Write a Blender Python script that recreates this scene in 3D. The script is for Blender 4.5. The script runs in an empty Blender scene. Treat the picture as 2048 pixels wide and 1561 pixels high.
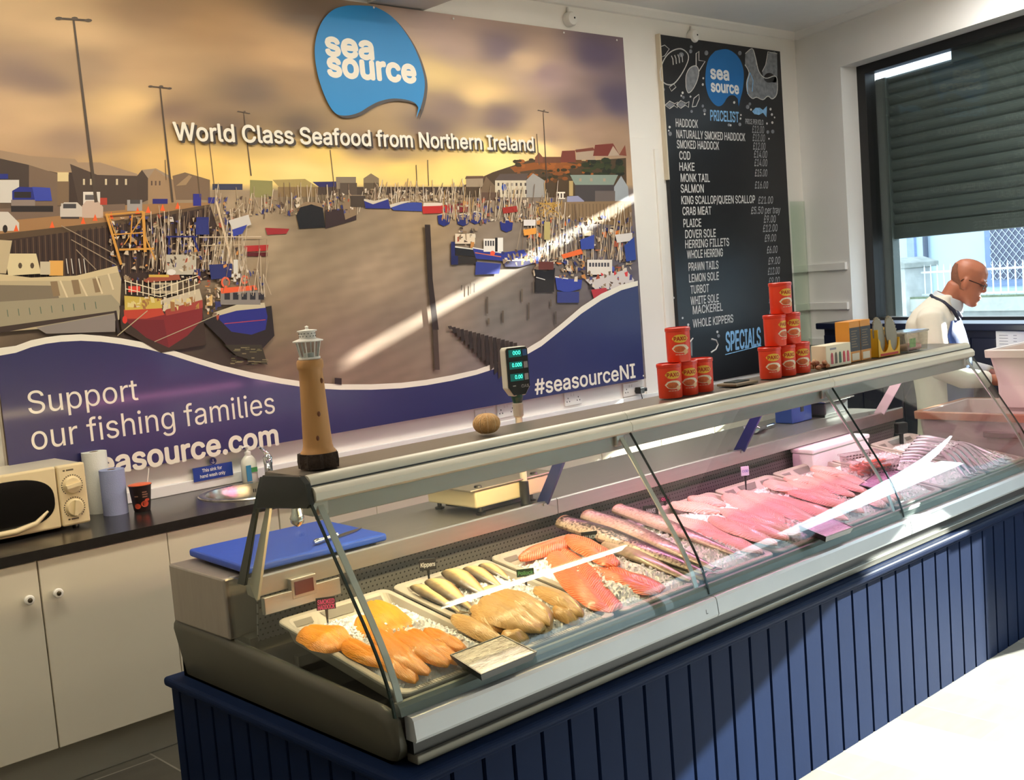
import bpy, bmesh, math, random, os
import numpy as np
from mathutils import Vector, Matrix, Euler
from mathutils.geometry import tessellate_polygon, interpolate_bezier
R_ = math.radians
rng = random.Random(7)
SC = bpy.context.scene
COL = SC.collection

# ------------------------------------------------------------------ camera
YAW, PITCH, ROLL, FPX, CAMH = 0.742050305, -0.0939055242, -0.0787376936, 2256.91615, 1.75
def _cam_axes():
    cy, sy = math.cos(YAW), math.sin(YAW)
    f = np.array([sy*math.cos(PITCH), cy*math.cos(PITCH), math.sin(PITCH)])
    rt = np.array([cy, -sy, 0.0]); up = np.cross(rt, f)
    r2 = math.cos(ROLL)*rt + math.sin(ROLL)*up
    u2 = -math.sin(ROLL)*rt + math.cos(ROLL)*up
    return r2, u2, f
RT, UP, FW = _cam_axes()
CAMP = np.array([0.0, 0.0, CAMH])
cam = bpy.data.cameras.new('camera')
cam.sensor_fit = 'HORIZONTAL'; cam.sensor_width = 36.0
cam.lens = FPX/2048.0*36.0; cam.clip_start = 0.05; cam.clip_end = 200
camo = bpy.data.objects.new('camera', cam); COL.objects.link(camo)
camo.matrix_world = Matrix(((RT[0], UP[0], -FW[0], 0), (RT[1], UP[1], -FW[1], 0), (RT[2], UP[2], -FW[2], CAMH), (0, 0, 0, 1)))
SC.camera = camo

# ------------------------------------------------------------------ world, sun, exposure
SC.view_settings.view_transform = 'Standard'; SC.view_settings.look = 'None'
SC.view_settings.gamma = 1.0; SC.view_settings.use_curve_mapping = False
SC.view_settings.exposure = 0.0
SKY_COL, SKY_STR = (0.72, 0.86, 1.0, 1), 3.3
SUN_STR = 44.0
SUN_DIR = Vector((-0.80, 0.245, -0.31)).normalized()
world = bpy.data.worlds.new('sky'); SC.world = world; world.use_nodes = True
_bg = world.node_tree.nodes['Background']
_bg.inputs[0].default_value = SKY_COL
# hazy sky, brighter round the sun
_nt = world.node_tree; _tc = _nt.nodes.new('ShaderNodeTexCoord'); _dp = _nt.nodes.new('ShaderNodeVectorMath'); _dp.operation = 'DOT_PRODUCT'
_nt.links.new(_tc.outputs['Generated'], _dp.inputs[0]); _dp.inputs[1].default_value = tuple(-SUN_DIR)
_mx = _nt.nodes.new('ShaderNodeMath'); _mx.operation = 'MAXIMUM'; _mx.inputs[1].default_value = 0.0; _nt.links.new(_dp.outputs['Value'], _mx.inputs[0])
_pw = _nt.nodes.new('ShaderNodeMath'); _pw.operation = 'POWER'; _pw.inputs[1].default_value = 30.0; _nt.links.new(_mx.outputs[0], _pw.inputs[0])
_ma = _nt.nodes.new('ShaderNodeMath'); _ma.operation = 'MULTIPLY_ADD'; _ma.inputs[1].default_value = SKY_STR*10; _ma.inputs[2].default_value = SKY_STR
_nt.links.new(_pw.outputs[0], _ma.inputs[0]); _nt.links.new(_ma.outputs[0], _bg.inputs[1])
sl = bpy.data.lights.new('sun', 'SUN'); sl.energy = SUN_STR; sl.angle = R_(0.6); sl.color = (1.0, 0.96, 0.9)
so = bpy.data.objects.new('sun', sl); COL.objects.link(so)
so.rotation_euler = SUN_DIR.to_track_quat('-Z', 'Y').to_euler(); so.location = (12, -6, 8)
CEIL = 3.44
# ceiling fluorescent fittings of the shop, the window-end one added to brighten that side: (x, y, colour, watts)
ROOM_LAMPS = [(0.75, 3.3, (1.0, 0.88, 0.70), 27), (2.3, 3.4, (1.0, 0.90, 0.74), 26), (4.3, 3.5, (1.0, 0.95, 0.87), 28), (5.9, 3.1, (1.0, 0.98, 0.95), 26), (4.88, -0.03, (1.0, 0.92, 0.80), 9)]
SC.cycles.use_denoising = True
SC.cycles.max_bounces = 8; SC.cycles.transparent_max_bounces = 16
SC.cycles.caustics_reflective = False; SC.cycles.caustics_refractive = False
SC.cycles.sample_clamp_indirect = 6.0

# ------------------------------------------------------------------ from a pixel of the photograph to a point of the room
def ray(px, py):
    return RT*((px-1024.0)/FPX) - UP*((py-780.5)/FPX) + FW
def at_x(px, py, X): d = ray(px, py); return CAMP + d*(X/d[0])
def at_y(px, py, Y): d = ray(px, py); return CAMP + d*(Y/d[1])
def at_z(px, py, Z): d = ray(px, py); return CAMP + d*((Z-CAMH)/d[2])
def at_plane(px, py, P, N):
    d = ray(px, py); N = np.array(N, float); return CAMP + d*(np.dot(N, np.array(P)-CAMP)/np.dot(N, d))

# ------------------------------------------------------------------ materials
def lin(c):
    out = []
    for v in c[:3]:
        v = v/255.0
        out.append(v/12.92 if v <= 0.04045 else ((v+0.055)/1.055)**2.4)
    return (out[0], out[1], out[2], 1.0)
_mats = {}
def mat(name, col=(200, 200, 200), rough=0.5, metal=0.0, var=0.06, scale=8.0, bump=0.0, bscale=60.0, coat=0.0, spec=0.5,
        emit=None, estr=0.0, stretch=(1, 1, 1), vcol=False, alpha=1.0, col2=None, trans=0.0):
    if name in _mats: return _mats[name]
    m = bpy.data.materials.new(name); m.use_nodes = True
    nt = m.node_tree; b = nt.nodes['Principled BSDF']
    N = nt.nodes.new; L = nt.links.new
    tc = N('ShaderNodeTexCoord'); mp = N('ShaderNodeMapping'); mp.inputs['Scale'].default_value = stretch
    L(tc.outputs['Object'], mp.inputs['Vector'])
    nz = N('ShaderNodeTexNoise'); nz.inputs['Scale'].default_value = scale; nz.inputs['Detail'].default_value = 4
    L(mp.outputs[0], nz.inputs['Vector'])
    mx = N('ShaderNodeMix'); mx.data_type = 'RGBA'; L(nz.outputs['Fac'], mx.inputs['Factor'])
    c = lin(col)
    if col2 is None:
        A = tuple(max(0, v*(1-2*var)) for v in c[:3])+(1,); B = tuple(min(1, v*(1+2*var)) for v in c[:3])+(1,)
    else: A, B = c, lin(col2)
    if vcol:
        at = N('ShaderNodeVertexColor'); at.layer_name = 'Col'
        ml = N('ShaderNodeMix'); ml.data_type = 'RGBA'; ml.blend_type = 'MULTIPLY'; ml.inputs['Factor'].default_value = 1
        mx.inputs[6].default_value = (1-2*var,)*3+(1,); mx.inputs[7].default_value = (1+2*var,)*3+(1,)
        L(at.outputs['Color'], ml.inputs[6]); L(mx.outputs[2], ml.inputs[7]); L(ml.outputs[2], b.inputs['Base Color'])
    else:
        mx.inputs[6].default_value = A; mx.inputs[7].default_value = B
        L(mx.outputs[2], b.inputs['Base Color'])
    b.inputs['Roughness'].default_value = rough; b.inputs['Metallic'].default_value = metal
    b.inputs['Specular IOR Level'].default_value = spec; b.inputs['Coat Weight'].default_value = coat
    b.inputs['Coat Roughness'].default_value = 0.08
    b.inputs['Alpha'].default_value = alpha
    b.inputs['Transmission Weight'].default_value = trans
    if emit is not None:
        b.inputs['Emission Color'].default_value = lin(emit); b.inputs['Emission Strength'].default_value = estr
    if bump > 0:
        n2 = N('ShaderNodeTexNoise'); n2.inputs['Scale'].default_value = bscale; n2.inputs['Detail'].default_value = 3
        L(mp.outputs[0], n2.inputs['Vector'])
        bp = N('ShaderNodeBump'); bp.inputs['Strength'].default_value = bump; bp.inputs['Distance'].default_value = 0.01
        L(n2.outputs['Fac'], bp.inputs['Height']); L(bp.outputs[0], b.inputs['Normal'])
    _mats[name] = m
    return m
def glass(name, tint=(238, 246, 242), rough=0.01, ior=1.45, haze=0.0):
    if name in _mats: return _mats[name]
    m = bpy.data.materials.new(name); m.use_nodes = True
    nt = m.node_tree; nt.nodes.clear(); N = nt.nodes.new; L = nt.links.new
    o = N('ShaderNodeOutputMaterial'); mx = N('ShaderNodeMixShader'); fr = N('ShaderNodeFresnel'); ge = N('ShaderNodeNewGeometry'); mi = N('ShaderNodeMapRange'); mi.inputs['To Min'].default_value = ior; mi.inputs['To Max'].default_value = 1.0/ior; L(ge.outputs['Backfacing'], mi.inputs[0]); L(mi.outputs[0], fr.inputs[0])
    t = N('ShaderNodeBsdfTransparent'); t.inputs[0].default_value = lin(tint)
    g = N('ShaderNodeBsdfGlossy'); g.inputs['Roughness'].default_value = rough
    if haze > 0:
        df = N('ShaderNodeBsdfDiffuse'); df.inputs[0].default_value = (0.8, 0.8, 0.8, 1)
        nz = N('ShaderNodeTexNoise'); nz.inputs['Scale'].default_value = 9; nz.inputs['Detail'].default_value = 5
        mm = N('ShaderNodeMath'); mm.operation = 'MULTIPLY'; mm.inputs[1].default_value = haze*2
        L(nz.outputs['Fac'], mm.inputs[0])
        m2 = N('ShaderNodeMixShader'); L(mm.outputs[0], m2.inputs[0]); L(t.outputs[0], m2.inputs[1]); L(df.outputs[0], m2.inputs[2]); base = m2
    else: base = t
    L(fr.outputs[0], mx.inputs[0]); L(base.outputs[0], mx.inputs[1]); L(g.outputs[0], mx.inputs[2]); L(mx.outputs[0], o.inputs[0])
    _mats[name] = m
    return m

# ------------------------------------------------------------------ mesh building
class MB:
    def __init__(s): s.v = []; s.f = []; s.c = None
    def add(s, vs, fs, M=None, col=None):
        o = len(s.v)
        if M is not None: vs = [tuple(M @ Vector(p)) for p in vs]
        s.v.extend([tuple(float(q) for q in p) for p in vs]); s.f.extend([tuple(i+o for i in f) for f in fs])
        if col is not None:
            if s.c is None: s.c = []
            s.c.extend([col]*len(fs))
        return s
    def box(s, x0, x1, y0, y1, z0, z1, M=None):
        v = [(x, y, z) for z in (z0, z1) for y in (y0, y1) for x in (x0, x1)]
        return s.add(v, [(0, 2, 3, 1), (4, 5, 7, 6), (0, 1, 5, 4), (2, 6, 7, 3), (0, 4, 6, 2), (1, 3, 7, 5)], M)
    def tube(s, pts, r, n=8, caps=True, M=None):
        pts = [Vector(p) for p in pts]; rs = r if isinstance(r, (list, tuple)) else [r]*len(pts)
        vs = []; fs = []; prev = None
        for i, p in enumerate(pts):
            d = (pts[min(i+1, len(pts)-1)]-pts[max(i-1, 0)]).normalized()
            if prev is None: a = d.cross(Vector((0, 0, 1)) if abs(d.z) < 0.9 else Vector((1, 0, 0))).normalized()
            else: a = (prev-d*prev.dot(d)).normalized()
            prev = a; b = d.cross(a)
            for k in range(n):
                t = 2*math.pi*k/n; vs.append(p+(a*math.cos(t)+b*math.sin(t))*rs[i])
        for i in range(len(pts)-1):
            for k in range(n): fs.append((i*n+k, i*n+(k+1) % n, (i+1)*n+(k+1) % n, (i+1)*n+k))
        if caps: fs.append(tuple(range(n-1, -1, -1))); fs.append(tuple((len(pts)-1)*n+k for k in range(n)))
        return s.add(vs, fs, M)
    def lathe(s, prof, n=24, M=None, sx=1.0, sy=1.0, caps=True):
        vs = []; fs = []
        for r, z in prof:
            for k in range(n):
                t = 2*math.pi*k/n; vs.append((r*math.cos(t)*sx, r*math.sin(t)*sy, z))
        for i in range(len(prof)-1):
            for k in range(n): fs.append((i*n+k, i*n+(k+1) % n, (i+1)*n+(k+1) % n, (i+1)*n+k))
        if caps and prof[0][0] > 1e-6: fs.append(tuple(range(n-1, -1, -1)))
        if caps and prof[-1][0] > 1e-6: fs.append(tuple((len(prof)-1)*n+k for k in range(n)))
        return s.add(vs, fs, M)
    def prism(s, poly, axis, a, b, M=None):
        n = len(poly)
        def P(p, t):
            if axis == 'x': return (t, p[0], p[1])
            if axis == 'y': return (p[0], t, p[1])
            return (p[0], p[1], t)
        vs = [P(p, a) for p in poly]+[P(p, b) for p in poly]
        fs = [tuple(range(n-1, -1, -1)), tuple(range(n, 2*n))]+[(i, (i+1) % n, n+(i+1) % n, n+i) for i in range(n)]
        return s.add(vs, fs, M)
    def loft(s, rings, caps=True, M=None, closed=True):
        n = len(rings[0]); vs = [p for r in rings for p in r]; fs = []
        for i in range(len(rings)-1):
            for k in range(n if closed else n-1): fs.append((i*n+k, i*n+(k+1) % n, (i+1)*n+(k+1) % n, (i+1)*n+k))
        if caps and closed: fs.append(tuple(range(n-1, -1, -1))); fs.append(tuple((len(rings)-1)*n+k for k in range(n)))
        return s.add(vs, fs, M)
    def ball(s, c, r, nu=14, nv=9, M=None):
        if not isinstance(r, (tuple, list)): r = (r, r, r)
        rings = []
        for j in range(nv+1):
            t = -math.pi/2+math.pi*j/nv; q = max(0.001, math.cos(t))
            rings.append([(c[0]+r[0]*q*math.cos(2*math.pi*k/nu), c[1]+r[1]*q*math.sin(2*math.pi*k/nu), c[2]+r[2]*math.sin(t)) for k in range(nu)])
        return s.loft(rings, True, M)
    def build(s, name, material, parent=None, smooth=False, bevel=0.0, seg=2, world=False, angle=0.6):
        me = bpy.data.meshes.new(name)
        vs = s.v
        if world and parent is not None:
            off = Vector((0, 0, 0)); q = parent
            while q is not None: off += q.location; q = q.parent
            vs = [(p[0]-off.x, p[1]-off.y, p[2]-off.z) for p in vs]
        me.from_pydata(vs, [], s.f)
        bm = bmesh.new(); bm.from_mesh(me); bmesh.ops.recalc_face_normals(bm, faces=bm.faces); bm.to_mesh(me); bm.free()
        if s.c is not None:
            ca = me.color_attributes.new('Col', 'FLOAT_COLOR', 'CORNER')
            arr = []
            for p in me.polygons:
                c = s.c[p.index]
                for _ in range(p.loop_total): arr.extend((c[0], c[1], c[2], 1.0))
            ca.data.foreach_set('color', arr)
        me.materials.append(material)
        o = bpy.data.objects.new(name, me); COL.objects.link(o)
        if parent is not None: o.parent = parent
        if smooth:
            me.polygons.foreach_set('use_smooth', [True]*len(me.polygons))
            try: me.set_sharp_from_angle(angle=R_(40))
            except Exception: pass
        if bevel > 0:
            bv = o.modifiers.new('bevel', 'BEVEL'); bv.width = bevel; bv.segments = seg; bv.limit_method = 'ANGLE'; bv.angle_limit = angle
        return o
def tag(o, label=None, cat=None, group=None, kind=None):
    if label: o['label'] = label
    if cat: o['category'] = cat
    if group: o['group'] = group
    if kind: o['kind'] = kind
    return o
def thing(name, label, cat, loc=(0, 0, 0), rz=0.0, group=None):
    o = bpy.data.objects.new(name, None); COL.objects.link(o)
    o.location = loc; o.rotation_euler = (0, 0, rz); o.empty_display_size = 0.1
    return tag(o, label, cat, group)
def struct(o): o['kind'] = 'structure'; return o
def copy_tree(o, parent=None):
    c = o.copy(); COL.objects.link(c); c.parent = parent
    for ch in list(o.children): copy_tree(ch, c)
    return c
def T(x=0, y=0, z=0, rx=0, ry=0, rz=0): return Matrix.Translation((x, y, z)) @ Euler((rx, ry, rz)).to_matrix().to_4x4()

# ------------------------------------------------------------------ lettering (flat meshes)
_font = None
try:
    _fp = os.path.join(bpy.utils.resource_path('LOCAL'), 'datafiles', 'fonts', 'Inter.woff2')
    if os.path.exists(_fp): _font = bpy.data.fonts.load(_fp)
except Exception: _font = None
_tcache = {}
def text_flat(body, builtin=False):
    """vertices (x,y) and faces of the text, baseline y=0, left x=0; also width and capital height"""
    key = (body, builtin)
    if key in _tcache: return _tcache[key]
    def geo(t):
        cu = bpy.data.curves.new('letters', 'FONT'); cu.body = t; cu.resolution_u = 3
        if _font is not None and not builtin: cu.font = _font
        ob = bpy.data.objects.new('letters', cu); COL.objects.link(ob)
        dg = bpy.context.evaluated_depsgraph_get(); tc = ob.to_curve(dg, apply_modifiers=False)
        loops = []
        for sp in tc.splines:
            pl = []; P = sp.bezier_points; n = len(P)
            for i in range(n):
                p, q = P[i], P[(i+1) % n]
                if p.handle_right_type == 'VECTOR' and q.handle_left_type == 'VECTOR': pl.append(p.co.copy()); continue
                straight = ((p.handle_right-p.co).cross(q.co-p.co).length < 1e-5) and ((q.handle_left-q.co).cross(q.co-p.co).length < 1e-5)
                pl += [p.co.copy()] if straight else [x.copy() for x in interpolate_bezier(p.co, p.handle_right, q.handle_left, q.co, 6)[:-1]]
            if len(pl) > 2: loops.append([Vector((x.x, x.y, 0)) for x in pl])
        def simple_loops(L):
            """cuts a self-crossing outline at its crossings into plain loops"""
            n = len(L); cuts = {i: [] for i in range(n)}; k = 0
            for i in range(n):
                a, b = L[i], L[(i+1) % n]
                for j in range(i+2, n):
                    if i == 0 and j == n-1: continue
                    c, d = L[j], L[(j+1) % n]; den = (b.x-a.x)*(d.y-c.y)-(b.y-a.y)*(d.x-c.x)
                    if abs(den) < 1e-12: continue
                    t = ((c.x-a.x)*(d.y-c.y)-(c.y-a.y)*(d.x-c.x))/den; u = ((c.x-a.x)*(b.y-a.y)-(c.y-a.y)*(b.x-a.x))/den
                    if 1e-6 < t < 1-1e-6 and 1e-6 < u < 1-1e-6:
                        p = a+(b-a)*t; cuts[i].append((t, k, p)); cuts[j].append((u, k, p)); k += 1
            if k == 0: return [L]
            seq = []
            for i in range(n):
                seq.append((None, L[i])); seq += [(q, p) for _, q, p in sorted(cuts[i], key=lambda r: r[0])]
            out = []; st = []
            for q, p in seq:
                if q is not None and any(s[0] == q for s in st):
                    m = next(i for i, s in enumerate(st) if s[0] == q); out.append([s[1] for s in st[m:]]); st = st[:m+1]
                else: st.append((q, p))
            out.append([s[1] for s in st])
            return [o for o in out if len(o) > 2]
        loops = [m for L in loops for m in simple_loops(L)]
        area = lambda L: 0.5*sum(L[i].x*L[(i+1) % len(L)].y-L[(i+1) % len(L)].x*L[i].y for i in range(len(L)))
        def inside(pt, L):
            r = False
            for i in range(len(L)):
                a, b = L[i], L[i-1]
                if (a.y > pt.y) != (b.y > pt.y) and pt.x < (b.x-a.x)*(pt.y-a.y)/(b.y-a.y)+a.x: r = not r
            return r
        sg = 1 if area(max(loops, key=lambda L: abs(area(L)))) > 0 else -1
        outs = [L for L in loops if area(L)*sg > 0]; holes = [L for L in loops if area(L)*sg <= 0]
        v = []; f = []
        for Lo in outs:      # every outline of a letter is filled on its own, so overlapping strokes leave no gaps
            hs = [h for h in holes if abs(area(h)) < abs(area(Lo)) and inside(h[0], Lo)]
            pts = [p for L in [Lo]+hs for p in L]; o = len(v)
            v += [(p.x, p.y, outs.index(Lo) % 5) for p in pts]; f += [tuple(i+o for i in t) for t in tessellate_polygon([Lo]+hs)]
        ob.to_curve_clear(); bpy.data.objects.remove(ob); bpy.data.curves.remove(cu)
        return v, f
    v, f = geo(body)
    if ('H', builtin) not in _tcache:
        hv, _ = geo('H'); _tcache[('H', builtin)] = max(p[1] for p in hv)
    cap = _tcache[('H', builtin)]
    x0 = min(p[0] for p in v); v = [(p[0]-x0, p[1], p[2]) for p in v]
    r = (v, f, max(p[0] for p in v), cap)
    _tcache[key] = r
    return r
def put_text(mb, body, O, U, V, width, cap, bold=0.0, builtin=False, lift=0.0, shear=0.0, col=None):
    """O left end of the baseline, U along, V up (unit vectors); letters scaled to width and capital height"""
    v, f, w, c = text_flat(body, builtin)
    O, U, V = Vector(O), Vector(U), Vector(V); N = U.cross(V)
    sx, sy = width/w, cap/c
    offs = [(0, 0)] if bold == 0 else [(bold*cap*math.cos(a), bold*cap*math.sin(a)) for a in [k*math.pi/4 for k in range(8)]]
    for i, (dx, dy) in enumerate(offs):
        mb.add([O+U*(p[0]*sx+p[1]*sy*shear+dx)+V*(p[1]*sy+dy)+N*(lift+i*2.5e-5+p[2]*4e-6) for p in v], f, col=col)
# ------------------------------------------------------------------ shared materials
m_wall = mat('white_paint', (236, 233, 226), 0.65, var=0.02, scale=3, bump=0.05, bscale=90)
m_wall2 = mat('cool_white_paint', (232, 232, 230), 0.65, var=0.02, scale=3, bump=0.05, bscale=90)
m_white = mat('white_plastic', (232, 230, 224), 0.4, var=0.02)
m_cream = mat('cream_plastic', (222, 206, 168), 0.35, var=0.03)
m_black = mat('black_plastic', (18, 18, 20), 0.35, var=0.1)
m_steel = mat('brushed_steel', (176, 172, 166), 0.32, 0.9, var=0.06, scale=5, stretch=(1, 12, 12))
m_steel2 = mat('worktop_steel', (150, 146, 140), 0.38, 0.75, var=0.06, scale=5, stretch=(1, 14, 14))
m_chrome = mat('chrome', (215, 215, 215), 0.1, 1.0, var=0.02)
m_alu = mat('satin_aluminium', (196, 200, 203), 0.42, 0.35, var=0.03)
m_cabinet = mat('cabinet_laminate', (222, 214, 194), 0.35, var=0.015, scale=2)
m_worktop = mat('black_worktop', (38, 36, 35), 0.22, var=0.12, scale=40)
m_navy = mat('navy_paint', (17, 31, 60), 0.55, var=0.06, scale=6, bump=0.03, bscale=40, spec=0.05)
m_navy_d = mat('dark_navy_paint', (18, 25, 50), 0.4, var=0.08)
m_glass = glass('clear_glass', (247, 251, 249))
m_glass_edge = mat('glass_edge', (22, 40, 36), 0.15, var=0.1)
m_dark = mat('dark_frame', (22, 23, 24), 0.4, var=0.1)

# ------------------------------------------------------------------ floor, ceiling, walls
def floor_mat(nm, c1, c2, c3, bw, rh):
    m = bpy.data.materials.new(nm); m.use_nodes = True; nt = m.node_tree; N = nt.nodes.new; L = nt.links.new
    b = nt.nodes['Principled BSDF']; tc = N('ShaderNodeTexCoord'); mp = N('ShaderNodeMapping')
    mp.inputs['Rotation'].default_value = (0, 0, R_(90)); L(tc.outputs['Object'], mp.inputs['Vector'])
    br = N('ShaderNodeTexBrick'); br.inputs['Scale'].default_value = 1.0; br.inputs['Brick Width'].default_value = bw; br.inputs['Row Height'].default_value = rh
    br.inputs['Mortar Size'].default_value = 0.004; br.offset = 0.5
    br.inputs['Color1'].default_value = lin(c1); br.inputs['Color2'].default_value = lin(c2); br.inputs['Mortar'].default_value = lin(c3)
    L(mp.outputs[0], br.inputs['Vector'])
    nz = N('ShaderNodeTexNoise'); nz.inputs['Scale'].default_value = 5; nz.inputs['Detail'].default_value = 6
    mp2 = N('ShaderNodeMapping'); mp2.inputs['Scale'].default_value = (1, 4, 1); L(tc.outputs['Object'], mp2.inputs['Vector']); L(mp2.outputs[0], nz.inputs['Vector'])
    mx = N('ShaderNodeMix'); mx.data_type = 'RGBA'; mx.blend_type = 'MULTIPLY'; mx.inputs['Factor'].default_value = 0.5
    rp = N('ShaderNodeMapRange'); rp.inputs['To Min'].default_value = 0.7; rp.inputs['To Max'].default_value = 1.25; L(nz.outputs['Fac'], rp.inputs[0])
    cc = N('ShaderNodeCombineColor'); [L(rp.outputs[0], cc.inputs[i]) for i in range(3)]
    L(br.outputs['Color'], mx.inputs[6]); L(cc.outputs[0], mx.inputs[7]); L(mx.outputs[2], b.inputs['Base Color'])
    b.inputs['Roughness'].default_value = 0.55; b.inputs['Specular IOR Level'].default_value = 0.3
    return m
C0 = (7.57, 4.82); WANG = R_(250)            # inner corner and heading of the window wall (s along it, o outward)
MW = Matrix.Translation((C0[0], C0[1], 0)) @ Matrix.Rotation(WANG, 4, 'Z')
def WW(s, o, z): return np.array(MW @ Vector((s, o, z)))
WN = np.array((MW.to_3x3() @ Vector((0, 1, 0))))
def at_w(px, py, o):
    """pixel -> (s, z) on the plane o metres outside the window wall"""
    P = at_plane(px, py, WW(0, o, 0), WN); q = MW.inverted() @ Vector(P); return q.x, q.z
_fl = [(-1.5, 4.82), (7.57, 4.82), tuple(WW(8.2, 0, 0)[:2]), (-1.5, tuple(WW(8.2, 0, 0))[1])]
YB = _fl[2][1]
_fr = [(-1.5, 2.9), tuple(WW((4.82-2.9)/0.9397, 0, 0)[:2])]
struct(MB().prism([_fr[0], _fr[1], _fl[2], _fl[3]], 'z', -0.1, 0.0).build('floor', floor_mat('pale_plank_floor', (124, 121, 114), (146, 143, 136), (160, 157, 150), 0.9, 0.18)))
struct(MB().prism([_fl[0], _fl[1], _fr[1], _fr[0]], 'z', -0.1, 0.0).build('floor', floor_mat('dark_tile_floor', (66, 63, 56), (80, 77, 68), (112, 108, 98), 0.6, 0.3)))
struct(MB().prism(_fl, 'z', CEIL, CEIL+0.1).build('ceiling', mat('ceiling_paint', (236, 235, 232), 0.7, var=0.015)))
struct(MB().box(-1.5, 7.9, 4.82, 4.95, 0, CEIL).build('wall_back', m_wall))
struct(MB().box(-1.6, -1.5, YB, 4.95, 0, CEIL).build('wall_left', m_wall))
struct(MB().box(-1.6, _fl[2][0], YB-0.1, YB, 0, CEIL).build('wall_front', m_wall))
# window wall: solid corner, sill, head, then the glazed shop front nearer the camera
S0, S1, S4, S5 = 0.50, 2.62, 3.36, 7.2
wr = MB()
wr.box(S1, S4, 0, 0.30, 0, 3.10, MW); wr.box(0, S0, 0, 0.30, 0, CEIL, MW); wr.box(S0, S5, 0, 0.30, 3.10, CEIL, MW)
wr.box(S0, S1, 0, 0.30, 0, 1.25, MW); wr.box(S4, S5, 0, 0.30, 0, 0.35, MW); wr.box(S5, 8.2, 0, 0.30, 0, CEIL, MW)
struct(wr.build('wall_right', m_wall2))
def rail(mb, z): mb.box(0.0, S0-0.03, -0.022, 0.0, z, z+0.055, MW)
for i, z in enumerate((1.66, 1.37, 1.10)):
    b = MB(); rail(b, z); struct(b.build('trim_%d' % (i+1), m_wall2, bevel=0.004))
b = MB(); b.box(7.33, 7.56, 4.795, 4.82, 1.66, 1.715).box(7.33, 7.56, 4.795, 4.82, 1.37, 1.425)
struct(b.build('trim_4', m_wall, bevel=0.004))
# cornice between ceiling and walls
b = MB(); b.prism([(4.82, CEIL), (4.82, CEIL-0.05), (4.80, CEIL-0.045), (4.77, CEIL-0.012), (4.765, CEIL)], 'x', -1.5, 7.55)
struct(b.build('trim_5', m_wall))
b = MB(); b.prism([(0, CEIL), (0, CEIL-0.05), (-0.02, CEIL-0.045), (-0.05, CEIL-0.012), (-0.055, CEIL)], 'x', 0.03, 8.1, MW)
struct(b.build('trim_6', m_wall2))
# boxed beam under the ceiling, above the mural
b = MB(); b.box(3.62, 3.99, 4.10, 4.82, 3.245, CEIL); struct(b.build('trim_7', mat('beam_paint', (205, 203, 200), 0.6, var=0.02), bevel=0.006))
b = MB(); b.box(3.30, 3.62, 4.60, 4.82, 3.27, CEIL); struct(b.build('trim_8', m_wall, bevel=0.004))
# upstand behind the worktop, wall battens round the menu board
b = MB(); b.box(-0.6, 7.3, 4.80, 4.82, 0.915, 0.965); struct(b.build('trim_9', m_wall2, bevel=0.003))
b = MB(); b.box(5.83, 5.87, 4.80, 4.82, 0.97, 2.55).box(5.60, 5.83, 4.812, 4.82, 0.965, 2.62); struct(b.build('trim_10', m_wall, bevel=0.003))

# window frames (dark), glazing, shutters
m_frame = mat('black_window_frame', (17, 18, 20), 0.45, var=0.15, scale=14)
def win(n, s0, s1, z0, z1, mull=()):
    f = MB(); t = 0.085
    f.box(s0, s0+t, 0.14, 0.235, z0, z1, MW); f.box(s1-t, s1, 0.14, 0.235, z0, z1, MW)
    f.box(s0, s1, 0.14, 0.235, z1-0.065, z1, MW); f.box(s0, s1, 0.14, 0.235, z0, z0+0.05, MW)
    for q in mull: f.box(q-0.03, q+0.03, 0.15, 0.225, z0, z1, MW)
    fr = struct(f.build(n, m_frame, bevel=0.004))
    g = MB(); g.box(s0+t, s1-t, 0.185, 0.193, z0+0.05, z1-t, MW); g.build('pane', m_glass, fr)
    return fr
w1 = win('window_1', S0, S1, 1.25, 3.10)
w2 = win('window_2', S4, S5, 0.35, 3.10, (4.9, 6.0))
m_shut = mat('grey_shutter', (96, 104, 104), 0.45, 0.25, var=0.05, scale=3)
def shutter(lab, s0, s1, zb, zt, box0):
    th = thing('roller_shutter', lab, 'shutter', (C0[0], C0[1], 0), WANG)
    pr = []
    z = zb+0.10; pitch = 0.077
    while z < zt-0.001:
        h = min(pitch, zt-z)
        for q in range(6):
            a = q/6.0
            pr.append((0.300-0.014*math.sin(math.pi*a)+(0.004 if q == 0 else 0), z+a*h))
        z += h
    pr.append((0.300, zt)); back = [(0.318, zt), (0.318, zb+0.10)]
    MB().prism(pr+back, 'x', s0, s1).build('slat_curtain', m_shut, th)
    MB().box(s0, s1, 0.286, 0.325, zb, zb+0.10).build('bottom_rail', m_shut, th, bevel=0.006)
    for (a, c) in ((s0-0.10, s0+0.03), (s1-0.03, s1+0.035)):
        MB().box(a, c, 0.268, 0.335, 0.35 if c > 3 else 1.26, zt).build('guide_rail', m_shut, th, bevel=0.004)
    MB().box(box0, s1+0.03, 0.26, 0.50, zt-0.03, 3.22).build('roller_box', m_shut, th, bevel=0.01)
    return th
shutter('grey steel roller shutter half lowered outside the window behind the man', S0+0.115, S1-0.04, 1.85, 2.998, 1.28)
shutter('grey steel roller shutter half lowered outside the shop front window nearer the camera', S4+0.05, S5-0.05, 1.77, 2.97, S4+0.03)

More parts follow.
